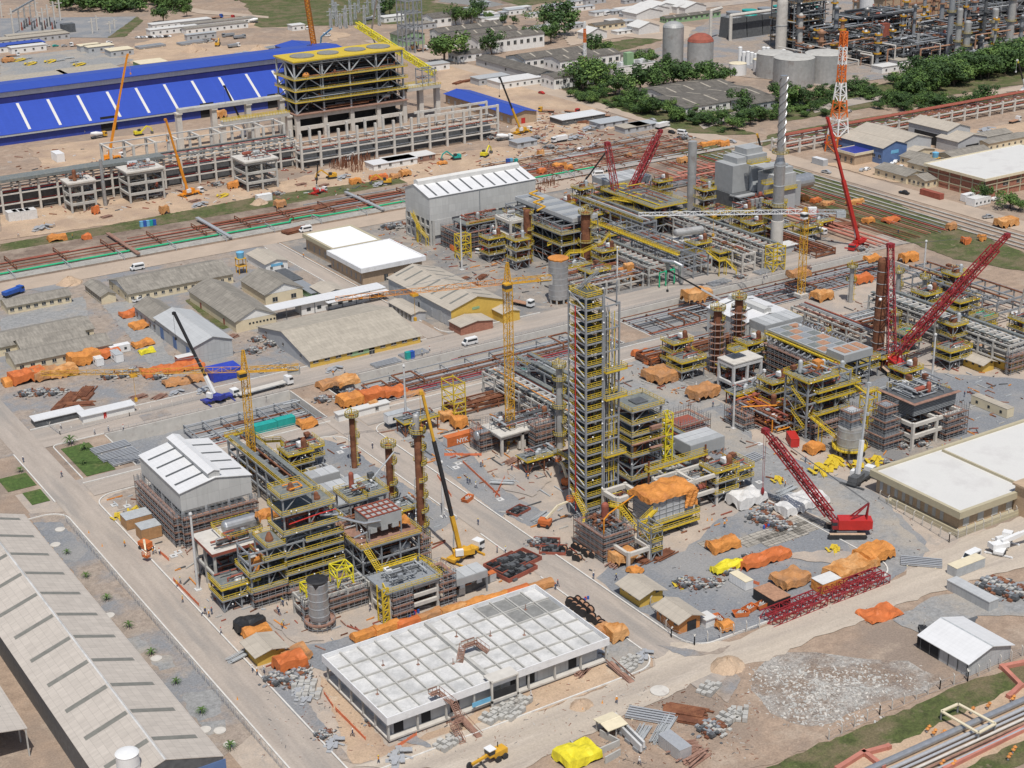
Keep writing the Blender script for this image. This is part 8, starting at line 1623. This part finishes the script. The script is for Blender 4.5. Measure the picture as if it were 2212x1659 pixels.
## filling of the process blocks
SK=[]
for i,(w_,d_,h,L_,lab) in enumerate(((9,7,7,[3.4,6.4],'two level pump skid with yellow railings'),(7,6,10,[3.2,6.4,9.6],'three level valve frame with yellow railings'),(11,5,5,[4.4],'low rusty pipe skid'),(6,6,13,[4,8,12],'slim steel frame around a rusty vessel'))):
 t=T('process_skid',lab,'process skid',(0,0,-60));frame(t,w_,d_,L_,3 if w_>8 else 2,2,brace='FL',cw=.3,col=('steel','steel','rust','steel')[i])
 for z in L_:deck(t,-.5,-.5,w_+.5,d_+.5,z,rails='FLR' if i!=2 else 'F',edge=2 if z==L_[-1] else True)
 clutter(t,0,0,.4,w_,d_,h+1,46,300+i,mts=('rust','steel_dark','primer','steel','steel_light'),vessels=3,boxes=4)
 for k in range(5):m=MB();m.ball((R.uniform(0,w_),-.6,R.uniform(1,h)),.2,6,4);obj('lamp',m,'helmet_white',t)
 if i==3:m=MB();m.lathe([(1.4,0),(1.4,13),(.6,14.2)],14,c=(3,3));obj('vessel',m,'rust',t)
 SK.append((t,lab))
def skid(k,x,y,r=0,s=1):
 t,lab=SK[k];dup(t,(x,y,.1),r*PI/2,lab,'process skids of the units',s,auto=True)
for a in((2,206,384),(3,247,334),(2,262,340,1),(0,258,300),(1,252,297),(2,221,341),(0,229,330),(1,236,326),(0,316,338),(1,306,336),(3,322,326),(2,300,345),(0,345,340),(1,347,352,1),(2,352,372),(0,350,382),(1,322,366),(2,312,364),(3,334,358),(0,300,372),(1,303,380),(2,358,342),(0,342,308),(1,345,320),(0,376,330),(3,383,336),(1,410,330),(2,402,345),(0,415,362),(3,423,372),(1,404,368),(0,433,385),(2,428,330),(1,440,345),(3,396,352,0,.8),(0,330,465),(1,343,475),(2,330,480),(0,385,456),(1,378,462),(2,372,512),(0,376,528),(1,368,540),(3,384,548),(0,402,556),(2,416,552),(1,424,545),(0,418,500),(1,421,486),(2,428,474),(0,434,462),(1,440,488),(3,425,515),(2,410,536),(0,356,540),(1,346,538),(0,362,500),(2,398,470),(1,413,470),(0,450,540),(2,446,470),(3,320,500),(1,317,515),(2,150,384),(0,168,380),(1,163,372),(2,172,334),(0,120,318)):skid(*a)
for t,_ in SK:
 for ch in list(t.children):
  for c2 in list(ch.children):bpy.data.objects.remove(c2)
  bpy.data.objects.remove(ch)
 if t in AUTO:AUTO.remove(t)
 bpy.data.objects.remove(t)
HX_,HY_=125.5,356
for lb,x,y,w_,d_,h in(('timber decked scaffold along the front of the white hall',HX_-.6,HY_-2.2,20.5,1.9,9),('timber decked scaffold along the left flank of the white hall',HX_-2.4,HY_,2.0,28,9),('tall scaffold wrapping the foot of the stepped structure at left',135,314.6,16,2,3.4),('scaffold beside the brown plated deck',169,310,3,12,9),('scaffold between the air coolers and',172,336,4,8,7),('scaffold on the concrete table beside',231,352,9,4,9),('wide scaffold behind the tall tower near',232,322,9,8,9),('reddish scaffold along the long dark structure near',325.6,331,2.6,30,11),('scaffold at the foot of the railed floors beside',302,313.6,13,2,5),('scaffold left of the manifold near',290,330,4,9,5),('scaffold along the concrete rack beside',349,458,2,26,6),('scaffold round the vessel table near',381,474,14,2,6),('scaffold along the yellow galleries beside',390.5,506,2,34,9),('scaffold before the low concrete rack near',318,468,30,2,4.6),('scaffold at the end of the grey rack near',388,316,12,2,7)):
 scaffold('scaffold',lb,x,y,w_,d_,h,wd=min(1.0,d_*.42,w_*.42))
for lb,x,y,L_,ax,w_,lv_,pal in(('low rack of rusty pipes behind the concrete table near',226,388,30,0,7,[1.4,2.8],('rust','primer','rust')),('low rack of rusty pipes at the far edge of the right unit',300,388,60,0,8,[1.4,2.8],('rust','rust','steel')),('low rack of mixed pipes in front of the boiler boxes',400,560,60,0,9,[1.4,2.8],('rust','primer','steel','pink_pipe')),('low rack of mixed pipes right of the silver chimney',424,444,50,1,10,[1.4,3],('rust','primer','steel_light')),('low rack of rusty pipes left of the yellow walkway',376,456,44,1,5,[3,6],('rust','steel','primer')),('rusty pipe rack between the concrete rack and the dark unit',362,492,40,1,8,[2.5,5],('rust','primer','steel_dark')),('rack of grey pipes beyond the right unit near',372,372,60,0,9,[2,4],('steel','steel_light','rust'))):
 a_=lb.split()[-1]=='near';rack('pipe_rack',lb,x,y,L_,ax,w_,lv_,7,('rust','steel','concrete')[len(lb)%3],9,seed=len(lb)+int(x),tray=False,pal=pal,auto=a_,cw=.4)
RR=random.Random(123);m=MB()
for(x0,y0,x1,y1,n) in((118,290,189,395,420),(203,285,262,396,420),(290,290,360,396,500),(362,300,446,396,420),(300,456,446,585,900),(395,585,510,660,500),(133,411,190,437,0),(262,300,292,396,90)):
 for i in range(n):
  x,y=RR.uniform(x0,x1),RR.uniform(y0,y1);s=RR.uniform(.1,.42);a=RR.choice((0,PI/2,RR.uniform(0,3.1)));d=Vector((math.cos(a),math.sin(a),0))*s*RR.uniform(.6,7);m.k=RR.randrange(7);m.bar(Vector((x,y,.2))-d,Vector((x,y,.3))+d,s*.8,.3)
o=obj('loose_material',m,('steel_dark','plank','concrete','rust','primer','steel_light','tarp'));o['kind']='stuff'
## yard goods
YG={}
def yard(kind,px,rz=0,s=1,z=.06,label=None):
 p=g(*px);p.z=z;rz+=0
 if kind not in YG:
  RR=random.Random(len(YG));t=None;L={'drum':('cable_drum','black cable drum on its side','cable drum'),'tubes':('tube_bundle','bundle of grey scaffold tubes','tube bundle'),'rustpipes':('pipe_stack','stack of rusty pipes','pipe stack'),'blocks':('block_pallets','pallets of pale concrete blocks','blocks'),'planks':('timber_stack','stack of reddish timber','timber'),'scrap':('scrap_heap','untidy heap of dark fittings','scrap'),'skip':('skip','open steel skip','skip'),'beams':('steel_beams','stack of galvanised steel beams','steel beams'),'yparts':('yellow_parts','stack of yellow gratings and rails','steel parts'),'slab':('manhole_slab','pale square manhole slab','manhole slab'),'plates':('plate_stack','stack of rusty steel plates','steel plates'),'formwork':('formwork_stack','pile of grey formwork panels','formwork'),'ac':('cooling_unit','grey cooling unit beside the long shed','cooling unit'),'barrels':('barrels','blue and red barrels','barrels'),'mats':('timber_mats','row of timber crane mats','timber mats'),'valves':('valve_set','yellow valves on a pipe stub','valve'),'rebar':('rebar_cage','rusty rebar cages','rebar'),'spoil':('spoil_heap','heap of pale spoil','spoil heap'),'coupl':('coupler_bin','red bin of black scaffold couplers','bin'),'round':('round_slab','round pale manhole cover','manhole cover')}[kind]
  t=T(L[0],L[1],L[2],p,rz,L[2]+' on the yards')
  def ob(n,m,mt):obj(n,m,mt,t)
  m=MB()
  if kind=='drum':
   for x in(-.7,.6):m.tube((x,0,1.1),(x+.12,0,1.1),1.1,16)
   ob('flange',m,'black');m=MB();m.tube((-.6,0,1.1),(.6,0,1.1),.75,12);ob('cable',m,'wood')
  elif kind=='tubes':
   for i in range(26):y=RR.uniform(-1,1);z_=RR.uniform(.1,.8);m.tube((-3+RR.uniform(-.4,.4),y,z_),(3+RR.uniform(-.4,.4),y+RR.uniform(-.3,.3),z_),.07,5)
   ob('tubes',m,'steel_light')
  elif kind=='rustpipes':
   for i in range(9):m.tube((-4+RR.uniform(-1,1),-1.8+.45*i,.3),(4+RR.uniform(-1,1),-1.8+.45*i,.3),.2,7)
   for i in range(6):m.tube((-3.5,-1.4+.45*i,.7),(3.6,-1.4+.45*i,.7),.2,7)
   ob('pipes',m,'rust')
  elif kind=='blocks':
   for i in range(4):
    for j in range(3):
     if RR.random()<.85:m.box(i*1.35-2.7+RR.uniform(-.1,.1),j*1.3-2,.12,i*1.35-1.6,j*1.3-.95,RR.choice((.7,1.2,1.2)))
   ob('blocks',m,'concrete')
  elif kind=='planks':
   for i in range(14):a=RR.uniform(-.2,.2);x,y=RR.uniform(-.6,.6),RR.uniform(-1.4,1.4);m.bar((x-2.4,y-a*2,.1+i*.05),(x+2.4,y+a*2,.1+i*.05),.35,.09)
   ob('planks',m,'plank')
  elif kind in('scrap','coupl'):
   ms=[MB() for _ in range(4)]
   for i in range(110):x,y=RR.gauss(0,1.1),RR.gauss(0,.8);s_=RR.uniform(.12,.45);h_=max(.05,.9-math.hypot(x,y)*.35)*RR.random();ms[i%4].box(x-s_,y-s_*RR.random(),h_,x+s_*.7,y+s_,h_+s_*RR.uniform(.4,1.2))
   for q,k in zip(ms,('black','black','black','steel_dark') if kind=='coupl' else('steel_dark','rust','steel','concrete')):ob('pieces',q,k)
   if kind=='coupl':m.box(-2.6,-1.8,0,2.6,-1.7,.6);m.box(-2.6,1.7,0,2.6,1.8,.6);m.box(-2.6,-1.7,0,-2.5,1.7,.6);m.box(2.5,-1.7,0,2.6,1.7,.6);ob('rim',m,'primer')
  elif kind=='skip':
   m.extr([(-1.5,.1),(1.5,.1),(2,1.2),(1.8,1.2),(1.35,.25),(-1.35,.25),(-1.8,1.2),(-2,1.2)],1,-.9,.9);m.extr([(-1.5,.1),(1.5,.1),(2,1.2),(-2,1.2)],1,-.98,-.9);m.extr([(-1.5,.1),(1.5,.1),(2,1.2),(-2,1.2)],1,.9,.98);ob('skip_body',m,'tarp_red');m=MB();[m.bar((RR.uniform(-1.3,1),RR.uniform(-.7,.7),.8),(RR.uniform(-1,1.4),RR.uniform(-.7,.7),1.1),.2) for _ in range(12)];ob('rubbish',m,'concrete')
  elif kind=='beams':
   for i in range(5):
    y=i*.9;m.box(-5,y-.25,.25,5,y+.25,.3);m.box(-5,y-.25,.75,5,y+.25,.8);m.box(-5,y-.04,.3,5,y+.04,.75)
   ob('beams',m,'galv');m=MB();m.box(-3.5,-.5,0,-3.2,4.1,.24);m.box(3.2,-.5,0,3.5,4.1,.24);ob('bearers',m,'cream')
  elif kind=='yparts':
   for i in range(12):a=RR.uniform(0,1.2);x,y=RR.uniform(-2,2),RR.uniform(-1.2,1.2);m.bar((x-1.2*math.cos(a),y-1.2*math.sin(a),.1+i*.04),(x+1.2*math.cos(a),y+1.2*math.sin(a),.2+i*.04),RR.choice((.1,.6,.9)),.08)
   ob('parts',m,'yellow')
  elif kind=='slab':m.box(-.9,-.9,0,.9,.9,.2);ob('slab',m,'concrete_new');m=MB();m.lathe([(.4,.203),(.4,.23)],14);ob('cover',m,'slab_grey')
  elif kind=='round':m.lathe([(1.3,0),(1.3,.25),(.6,.3)],20);ob('slab',m,'concrete_pale')
  elif kind=='plates':
   for i in range(5):m.box(-3+RR.uniform(-.2,.2),-1.2+RR.uniform(-.2,.2),.05+i*.12,3,1.2,.13+i*.12)
   ob('plates',m,'rust')
  elif kind=='formwork':
   for i in range(16):x,y,a=RR.uniform(-2,2),RR.uniform(-1.5,1.5),RR.uniform(0,3.1);m.bar((x-math.cos(a),y-math.sin(a),.1+i*.04),(x+math.cos(a),y+math.sin(a),.12+i*.05),RR.uniform(.3,1.1),.12)
   ob('panels',m,'galv')
  elif kind=='ac':m.box(-.7,-.6,.1,.7,.6,1.2);ob('case',m,'steel');m=MB();m.lathe([(.5,1.2),(.5,1.3)],12);ob('fan',m,'black')
  elif kind=='barrels':[(m.__setattr__('k',i%2),m.tube((i*.75-1.5,(i%2)*.3,0),(i*.75-1.5,(i%2)*.3,.95),.3,10)) for i in range(5)];t_=obj('barrels',m,('blue','bright_red'),t)
  elif kind=='mats':[m.box(i*2.3-6.9,-2.6,0,i*2.3-4.75,2.6,.2) for i in range(6)];ob('mats',m,'mat_wood')
  elif kind=='valves':m.tube((-1,0,.4),(1,0,.4),.2,8);ob('stub',m,'steel');m=MB();[m.lathe([(.25,.4),(.25,.9),(.45,.95),(.1,1.3)],8,c=(x,0)) for x in(-.6,.5)];ob('valve',m,'tarp')
  elif kind=='rebar':
   for i in range(30):x,y=RR.uniform(-5,5),RR.uniform(-3,3);m.bar((x,y,0),(x+RR.uniform(-.4,.4),y,RR.uniform(2,4)),.16)
   ob('bars',m,'rust')
  elif kind=='spoil':
   ms=MB();n=18
   m.lathe([(4,0),(3.2,.5),(2.2,1.2),(1,1.9),(.1,2.1)],16);m.v=[(x*RR.uniform(.85,1.15),y*RR.uniform(.7,1.0),z_*RR.uniform(.85,1.1)) for x,y,z_ in m.v];ob('spoil',m,'sand')
  YG[kind]=t;o=t;o.scale=(s,)*3
 else:o=dup(YG[kind],p,rz,None,None,s,auto=False)
 if label:o['label']=label
 else:AUTO.append(o)
 return o
J=lambda k,P,rz=0,s=1,**kw:[yard(k,q[:2],q[2] if len(q)>2 else rz,q[3] if len(q)>3 else s,**kw) for q in P]
J('drum',[(1231+i*9.2,1309+i*7.4,.8) for i in range(4)]+[(1246+i*9,1306+i*7,.3) for i in range(4)]+[(1277,1342,.6),(1290,1350),(1299,1358,.9),(1303,1370,.2),(1218,1192,.4,.8),(1230,1200,1,.8),(1241,1186,.5,.8),(1252,1190,.2,.8),(1262,1196,.9,.8),(1268,1203,.1,.8),(1280,1205,.4,.8),(1243,1210,.8,.8),(1250,1212,.3,.8)])
J('tubes',[(520,1420,.3),(1690,1075,.2),(1700,1062,.2),(1170,1120,.4),(1385,1590,.6),(1440,1570,.6),(1425,1590,.6),(40,128),(70,135),(130,132,.3),(160,135,.4),(150,127),(60,128,.5),(175,138,.2),(1085,1045,-.7)],s=1.1)
J('rustpipes',[(172,875,-.4,1),(150,862,.9,1.1),(130,880,.9),(183,851,.9,1.2),(1050,430,.3),(1310,745,.1),(1478,1540,-.9,1.2),(1000,605,.4,.8),(980,612,.2,.8),(1010,620,.1),(1040,600,.6,.8),(1400,1208,.2,.9),(1430,1202,.2,.9),(910,168,.8),(990,180,.5,1.2),(1010,176,.2,1.2),(1250,265,-.6,1.2)])
J('planks',[(1260,1445,.5),(1255,1452,.4),(1280,1140,.5),(1330,1220,.3),(900,585),(300,860),(345,860,.4),(820,1128,.6),(700,1330,.5),(1140,985,.3),(1105,1000,.2),(650,400),(700,402,.3),(420,436,.2),(560,426),(230,470,.2),(1740,580,.2),(500,730,.3),(470,735),(1550,975,.3),(1475,1620,-.5,1.3),(1500,1640,.2,1.3)])
J('blocks',[(1345,1440,.4,.9),(1360,1430,.4,.9),(1355,1446,.4,.8),(1085,1540,.35),(1062,1550,.35),(1100,1530,.35),(1105,1542,.35),(965,1608,.3),(1120,1520,.3),(660,1480,-.6),(670,1500,-.6),(1530,1490,.4),(1595,1545,.8),(1575,1550,.2),(1010,650,.3)])
J('scrap',[(600,1470,.4,1.5),(630,1465,.2,1.6),(650,1455,.8,1.3),(640,1475,.3,1.4),(1160,1175,0,1.2),(1570,1235,.3,1.3),(1620,1205),(1480,1262,.2,1.4),(1510,1265,.3,1.3),(1540,1262,.1,1.2),(1670,1130,.2,1.6),(1640,1120,.4,1.6),(1690,1140,.1,1.5),(1660,1100,.6,1.3),(880,575),(860,490,0,2),(845,492,.4,2),(1365,880),(700,865,.3,1.4),(760,850,.4,1.4),(345,815,.2,1.6),(240,815,.3,1.6),(270,812,.2,1.6),(290,805,.4,1.6),(120,850,.3,1.5),(90,850,.4,1.5),(60,852,.1,1.5),(550,760,.3,1.5),(590,745,.5,1.4),(630,755,.2,1.3),(560,735,0,1.4),(1915,1000,.2),(1950,965,.3,1.2),(1990,960,.2,1.2),(470,400,0,1.6),(520,395,.3,1.6),(330,425,.2,1.6),(600,420,.4,1.4),(1480,300,0,2),(1290,250,.3,2),(450,90,0,2.4),(600,110,.2,2.4),(1160,300,.3,1.8),(1190,320,.4,1.8),(1540,1580,.2,1.6),(700,1590,.3),(810,1560,.2),(2150,1270,.3,2),(2190,1285,.2,2),(560,480),(1060,300,.5,1.6),(250,360,.2,2),(420,300,.4,2),(1860,540,.2,1.6),(1740,525,.3,1.6),(1600,600,.3,1.3),(1960,640,.2,1.2),(1290,480,0,1.6),(1150,520,.2,1.4),(1480,570,.3,1.4),(1560,830,.2,1.2)])
J('coupl',[(1095,1222,.2,1.9),(1120,1215,.2,1.9),(1110,1235,.2,1.9),(1180,1175,-.7,1.3),(1195,1190,-.7,1.3),(1120,1105,.3,1.1),(1600,902,.4,1.4),(1340,1120,.4)])
J('skip',[(1552,1343,1.4),(1618,1320,.2),(1600,1330,-.4),(1645,1312,.1),(1010,1082,.5),(2060,1355,.2,.8)])
J('beams',[(245,975,.05,1.1),(262,990,.05,1.1),(280,1000,.05),(1310,755,0),(840,790,.05),(900,770,.05),(590,800,.1),(1400,1560,-.9),(1990,1225,-.8),(1625,1000,.1),(1560,615,.1),(1660,590,.1),(420,96,.1,2),(330,104,.1,2),(580,110,.2,2)])
J('yparts',[(280,1115,.6),(255,1120,.9),(290,1105,.3),(1470,1265,.3),(1370,1270,.2),(1400,1272,.4),(1790,1010,.2,1.6),(1770,1020,.5,1.6),(1805,1000,.8,1.5),(1850,1010,.4,1.3),(1890,1000,.2,1.4),(1680,1040,.5),(1800,1190,.3),(65,140,.2,2),(108,135,.3,2),(170,142,.1,2),(40,132,0,2),(480,425,.1,1.4),(1480,1060,.2)])
J('slab',[(742,968),(735,978),(990,1002),(985,1011),(1080,1080),(1495,1022),(1640,960),(247,1092),(275,1094),(375,1202),(385,1194),(1500,965),(2005,812),(1996,805),(860,927),(880,930),(1640,1043),(1695,975)])
J('round',[(338,1424),(475,1580),(496,1610),(236,1331),(70,1160),(130,1145),(120,1178),(443,1578),(671,530),(1425,1495,0,1.6),(2035,620)])
J('plates',[(152,868,.9,1.3),(190,858,.9),(1500,1560,-.9,1.1),(640,500,.2,2),(700,450,.2,2),(1820,490,-.5,2.2)])
J('formwork',[(650,1490,.5),(665,1510,.3),(720,1610,.4),(645,1475),(1390,1420,.3),(650,1500,.4),(860,1640,.5,1.3),(1290,1420,.2),(720,800,.1,1.2),(440,845,.3,1.2),(380,850,.1),(1180,1452),(1300,1370,.3),(820,400,.2,1.6),(740,385,.3,1.6),(430,445,.2,1.6),(90,495,.2,1.8),(520,120,.2,2.5),(1270,280,.2,1.8),(1240,300,.1,1.8),(2130,285,.2,2.2),(2180,300,.1,2.2),(2140,300,.3,2.2)])
J('ac',[(8,1402),(50,1462),(94,1528),(142,1600)]);J('barrels',[(1263,1300,.3,.9),(895,1330,.35,1),(1585,895),(1660,1140)]);J('mats',[(1710,1133,.02),(1690,1160,-.02),(1755,1135,0),(1645,1160,0),(1555,1170,-.1,.8)]);J('valves',[(2018,1588),(2005,1580),(2020,1606),(2038,1590),(2100,1540),(2135,1530),(2188,1515),(2190,1625),(2180,1640),(2060,1655),(2035,1655)],rz=.4);J('rebar',[(740,362,.1,1.3),(760,358,.2,1.4),(790,352,.1,1.3),(775,370),(1160,420),(1190,400)])
J('spoil',[(1255,1525,.2,.8),(150,612,.2,1.4),(1570,1440,.3,1.2),(640,1465,.2,.5),(560,115,.1,2.6),(420,110,.2,2.4),(700,110,.2,1.8),(340,390,.2,1.4),(560,440,.2,1.2),(1310,275,.1,1.2)],z=-.1)
RR=random.Random(77)
m=MB()
for i in range(3400):
 c_=RR.choice(((1800,1490),(1740,1520),(1700,1460),(1860,1470),(1780,1540)));x,y=RR.gauss(c_[0],48),RR.gauss(c_[1],17)
 if not(1615<x<2030 and 1425<y<1570):continue
 m.k=RR.choice((0,0,1,2));p=g(x,y);s=RR.choice((.08,.12,.2,.3))*RR.uniform(.6,1.4);a=RR.uniform(0,3.1);d=Vector((math.cos(a),math.sin(a),RR.uniform(-.2,.2)))*s;m.bar(p-d+Vector((0,0,s*.3)),p+d+Vector((0,0,s*.4)),s*RR.uniform(.6,1.4),s*.6)
o=obj('loose_rubble',m,('concrete','concrete_pale','rubble'));o['kind']='stuff'
m=MB()
for i in range(1500):
 k=RR.random()
 if k<.35:x,y=RR.uniform(560,1400),RR.uniform(1420,1640)
 elif k<.6:x,y=RR.uniform(1300,1640),RR.uniform(1480,1650)
 elif k<.8:x,y=RR.uniform(200,1000),RR.uniform(560,860)
 else:x,y=RR.uniform(1450,2000),RR.uniform(880,1350)
 p=g(x,y);s=RR.uniform(.06,.2);a=RR.uniform(0,3.1);d=Vector((math.cos(a),math.sin(a),0))*s*RR.uniform(.6,3);m.k=RR.randrange(4);m.bar(p-d+Vector((0,0,.1)),p+d+Vector((0,0,.14)),s*.7,.16)
o=obj('ground_litter',m,('steel_dark','plank','concrete','rust'));o['kind']='stuff'
m=MB()
for i in range(900):
 k=RR.random();x,y=(RR.uniform(20,1160),0) if k<.6 else(RR.uniform(1150,1320),RR.uniform(240,330))
 if k<.6:y=RR.uniform(0,75)+(400-x*.07 if k<.35 else 330-x*.06)
 p=g(x,y);s=RR.uniform(.3,.9);a=RR.uniform(0,3.1);d=Vector((math.cos(a),math.sin(a),0))*s*RR.uniform(.6,3);m.k=RR.randrange(5);m.bar(p-d+Vector((0,0,.2)),p+d+Vector((0,0,.3)),s*.7,.4)
o=obj('ground_litter',m,('steel_dark','plank','concrete_new','rust','primer'));o['kind']='stuff'
t=T('compound_wall','low pale block walls of the compound under the yellow sheet','wall',g(1232,1618));a=g(1232,1618)
for s,f in(((1232,1612),(1262,1645)),((1262,1645),(1338,1612)),((1338,1612),(1296,1590)),((1307,1650),(1340,1632))):p,q=g(*s)-a,g(*f)-a;m=MB();m.bar(p+Vector((0,0,.8)),q+Vector((0,0,.8)),.3,1.6);obj('wall_segment',m,'concrete',t)
p=g(1318,1583);G('small open hut with pale roof at the bottom of the dirt road',(1315,1600),4,4.4,2.6,.3,0,'cream','concrete',name='shelter',cat='shelter',open_=True)
t=T('twin_beam','pair of long pale concrete beams standing on supports at the bottom','beam',(0,0,0));a,b=g(1322,1568),g(1385,1632)
for o_ in(0,1.5):m=MB();v=Vector((o_*.85,o_*.5,1.6));m.bar(a+v,b+v,.5,1.5);obj('beam',m,'concrete_new',t)
for i in range(4):e=a.lerp(b,(i+.2)/3.6);m=MB();m.box(e.x-.4,e.y-.4,0,e.x+1.9,e.y+1.3,.84);obj('support',m,'steel',t)
for i,q in enumerate(((40,1440),(85,1502),(130,1570),(176,1652))):
 p=g(*q);m=MB();m.box(-1.4,-.15,0,1.4,.15,1.2);m.box(1.2,-1.5,0,1.5,-.16,1.2);one('corner_barrier',m,('bright_red','cream','cream','tarp_yellow')[i],('red','upper cream','lower cream','lime yellow')[i]+' L shaped barrier in the yard beside the long shed','barrier',p)
p=g(274,1626,12.5);tank('white cylindrical tank top at the bottom left edge',p.x,p.y,2.2,12.5,0,'white',2,legs=0,dome=.5,name='white_tank')
for i,(a,b) in enumerate((((700,1500),(720,1530)),((725,1535),(790,1600)),((860,1615),(900,1590)),((1195,1465),(1245,1440)),((365,1212),(345,1195)),((375,1255),(430,1310)),((1580,1245),(1640,1265)),((1625,1205),(1600,1235)),((1850,1225),(1780,1260)),((945,1030),(975,1075)),((1090,1035),(1070,1075)),((1040,985),(960,985)),((1000,1000),(1080,1075)))):
 m=MB();P,Q=g(*a),g(*b);n=6
 for k in range(n):u0,u1=P.lerp(Q,k/n),P.lerp(Q,(k+1)/n);j=Vector((0,0,RR.uniform(.5,.9)));m.bar(u0+Vector((0,0,.5)),u1+Vector((0,0,.5)),.05,RR.uniform(.6,.95))
 for k in range(n+1):e=P.lerp(Q,k/n);m.bar(e,e+Vector((0,0,1.1)),.08)
 one('barrier_mesh',m,'orange_mesh','strip of orange safety mesh','safety mesh',group='orange safety mesh strips',auto=True)
## labels by landmark
LAND=[('the tall grey tower',1270,1100),('the white hall on legs',430,1080),('the gridded white roof',1000,1450),('the beige parapet building',2050,1080),('the red crawler crane',1830,1150),('the tall silver chimney',1675,540),('the long blue hall',300,285),('the boiler frame',740,270),('the yellow gabled warehouse',980,690),('the tan roofed hall',770,770),('the white parapet pair',800,560),('the pale clad hall',960,490),('the orange covered tank',1212,650),('the huge brown column',1890,750),('the round grey tank',1840,960),('the banded radio mast',1808,330),('the brick building',2150,400),('the white tent',2110,1410),('the rubble field',1820,1480),('the orange walled hut',1470,1360),('the three rusty columns',870,1090),('the front silver tank',683,1340),('the long lower shed',280,1420),('the blue truck crane',474,866),('the left courtyard sheds',120,770),('the longest grey shed',380,620),('the left concrete frames',300,420),('the bayed concrete frame',850,340),('the blue roofed building',1060,230),('the left switchyard',110,70),('the far switchyard',770,40),('the old dark sheds',1120,135),('the far camp',1250,45),('the red domed tank',1500,130),('the refinery',1900,90),('the wooded block',1400,215),('the far pipe corridor',250,540),('the square lawn',165,985),('the ribbed heater',1450,1120),('the red lattice sections',1780,1310),('the orange cover rows',1700,1240),('the trench bridge',680,870),('the orange tower crane',1100,960),('the middle trench',980,790),('the right trench',1500,690),('the grey boiler boxes',1560,430),('the upright red crane',1340,470),('the right green corridor',1980,500),('the grey rack',2060,690),('the right unit floors',1750,900),('the wooden crates',300,1160),('the right edge trees',2120,170),('the far excavations',480,80),('the red pipe rack',2000,270),('the cream houses',1990,390),('the bottom dirt road',1300,1530),('the twin concrete beams',1380,1600),('the silver corner pipes',2080,1590),('the white parked trailer',610,830),('the storage yard',200,870)]
bpy.context.view_layer.update();seen={}
for o in set(AUTO):
 v=Vector(o.location)
 if v.length<1 and o.type=='MESH':bb=[Vector(c) for c in o.bound_box];v=sum(bb,Vector())/8
 elif v.length<1 and o.children:bb=[Vector(c) for c in o.children[0].bound_box];v=sum(bb,Vector())/8
 x,y=scr(v);n=min(LAND,key=lambda l:(l[1]-x)**2+((l[2]-y)*1.25)**2);b=o['label'];k=0
 if b.split()[-1] in('of','near','beside','by','before','nearest'):s=b+' '+n[0]
 elif o['category'] in('pipe','wall','railing','pipe support','footbridge') and('trench' in b or 'corridor' in b or 'ground' in b):s=b;k=o['category']=='pipe'
 else:s=b+' near '+n[0]
 seen.setdefault(s,[]).append((-y if k else x,k,o))
OR_=('first','second','third','fourth','fifth','sixth','seventh','eighth','ninth','tenth','eleventh','twelfth','thirteenth','fourteenth','fifteenth','sixteenth','seventeenth','eighteenth','nineteenth','twentieth')
for s,L in seen.items():
 L.sort(key=lambda q:q[0]);N=len(L)
 for i,(x,k,o) in enumerate(L):
  if N==1:o['label']=s
  elif N==2:o['label']=(('nearer','farther') if k else('left','right'))[i]+' one of two: '+s
  elif i in(0,N-1):o['label']=(('nearest','farthest') if k else('leftmost','rightmost'))[i>0]+' '+s
  else:o['label']=(OR_[i] if i<20 else f'number {i+1}')+(' from front: ' if k else ' from left: ')+s
for o in list(bpy.data.objects):
 if o.type=='FONT':
  me=bpy.data.meshes.new_from_object(o.evaluated_get(bpy.context.evaluated_depsgraph_get()));n=bpy.data.objects.new('lettering',me);C.objects.link(n);n.parent=o.parent;n.matrix_local=o.matrix_local;bpy.data.objects.remove(o)
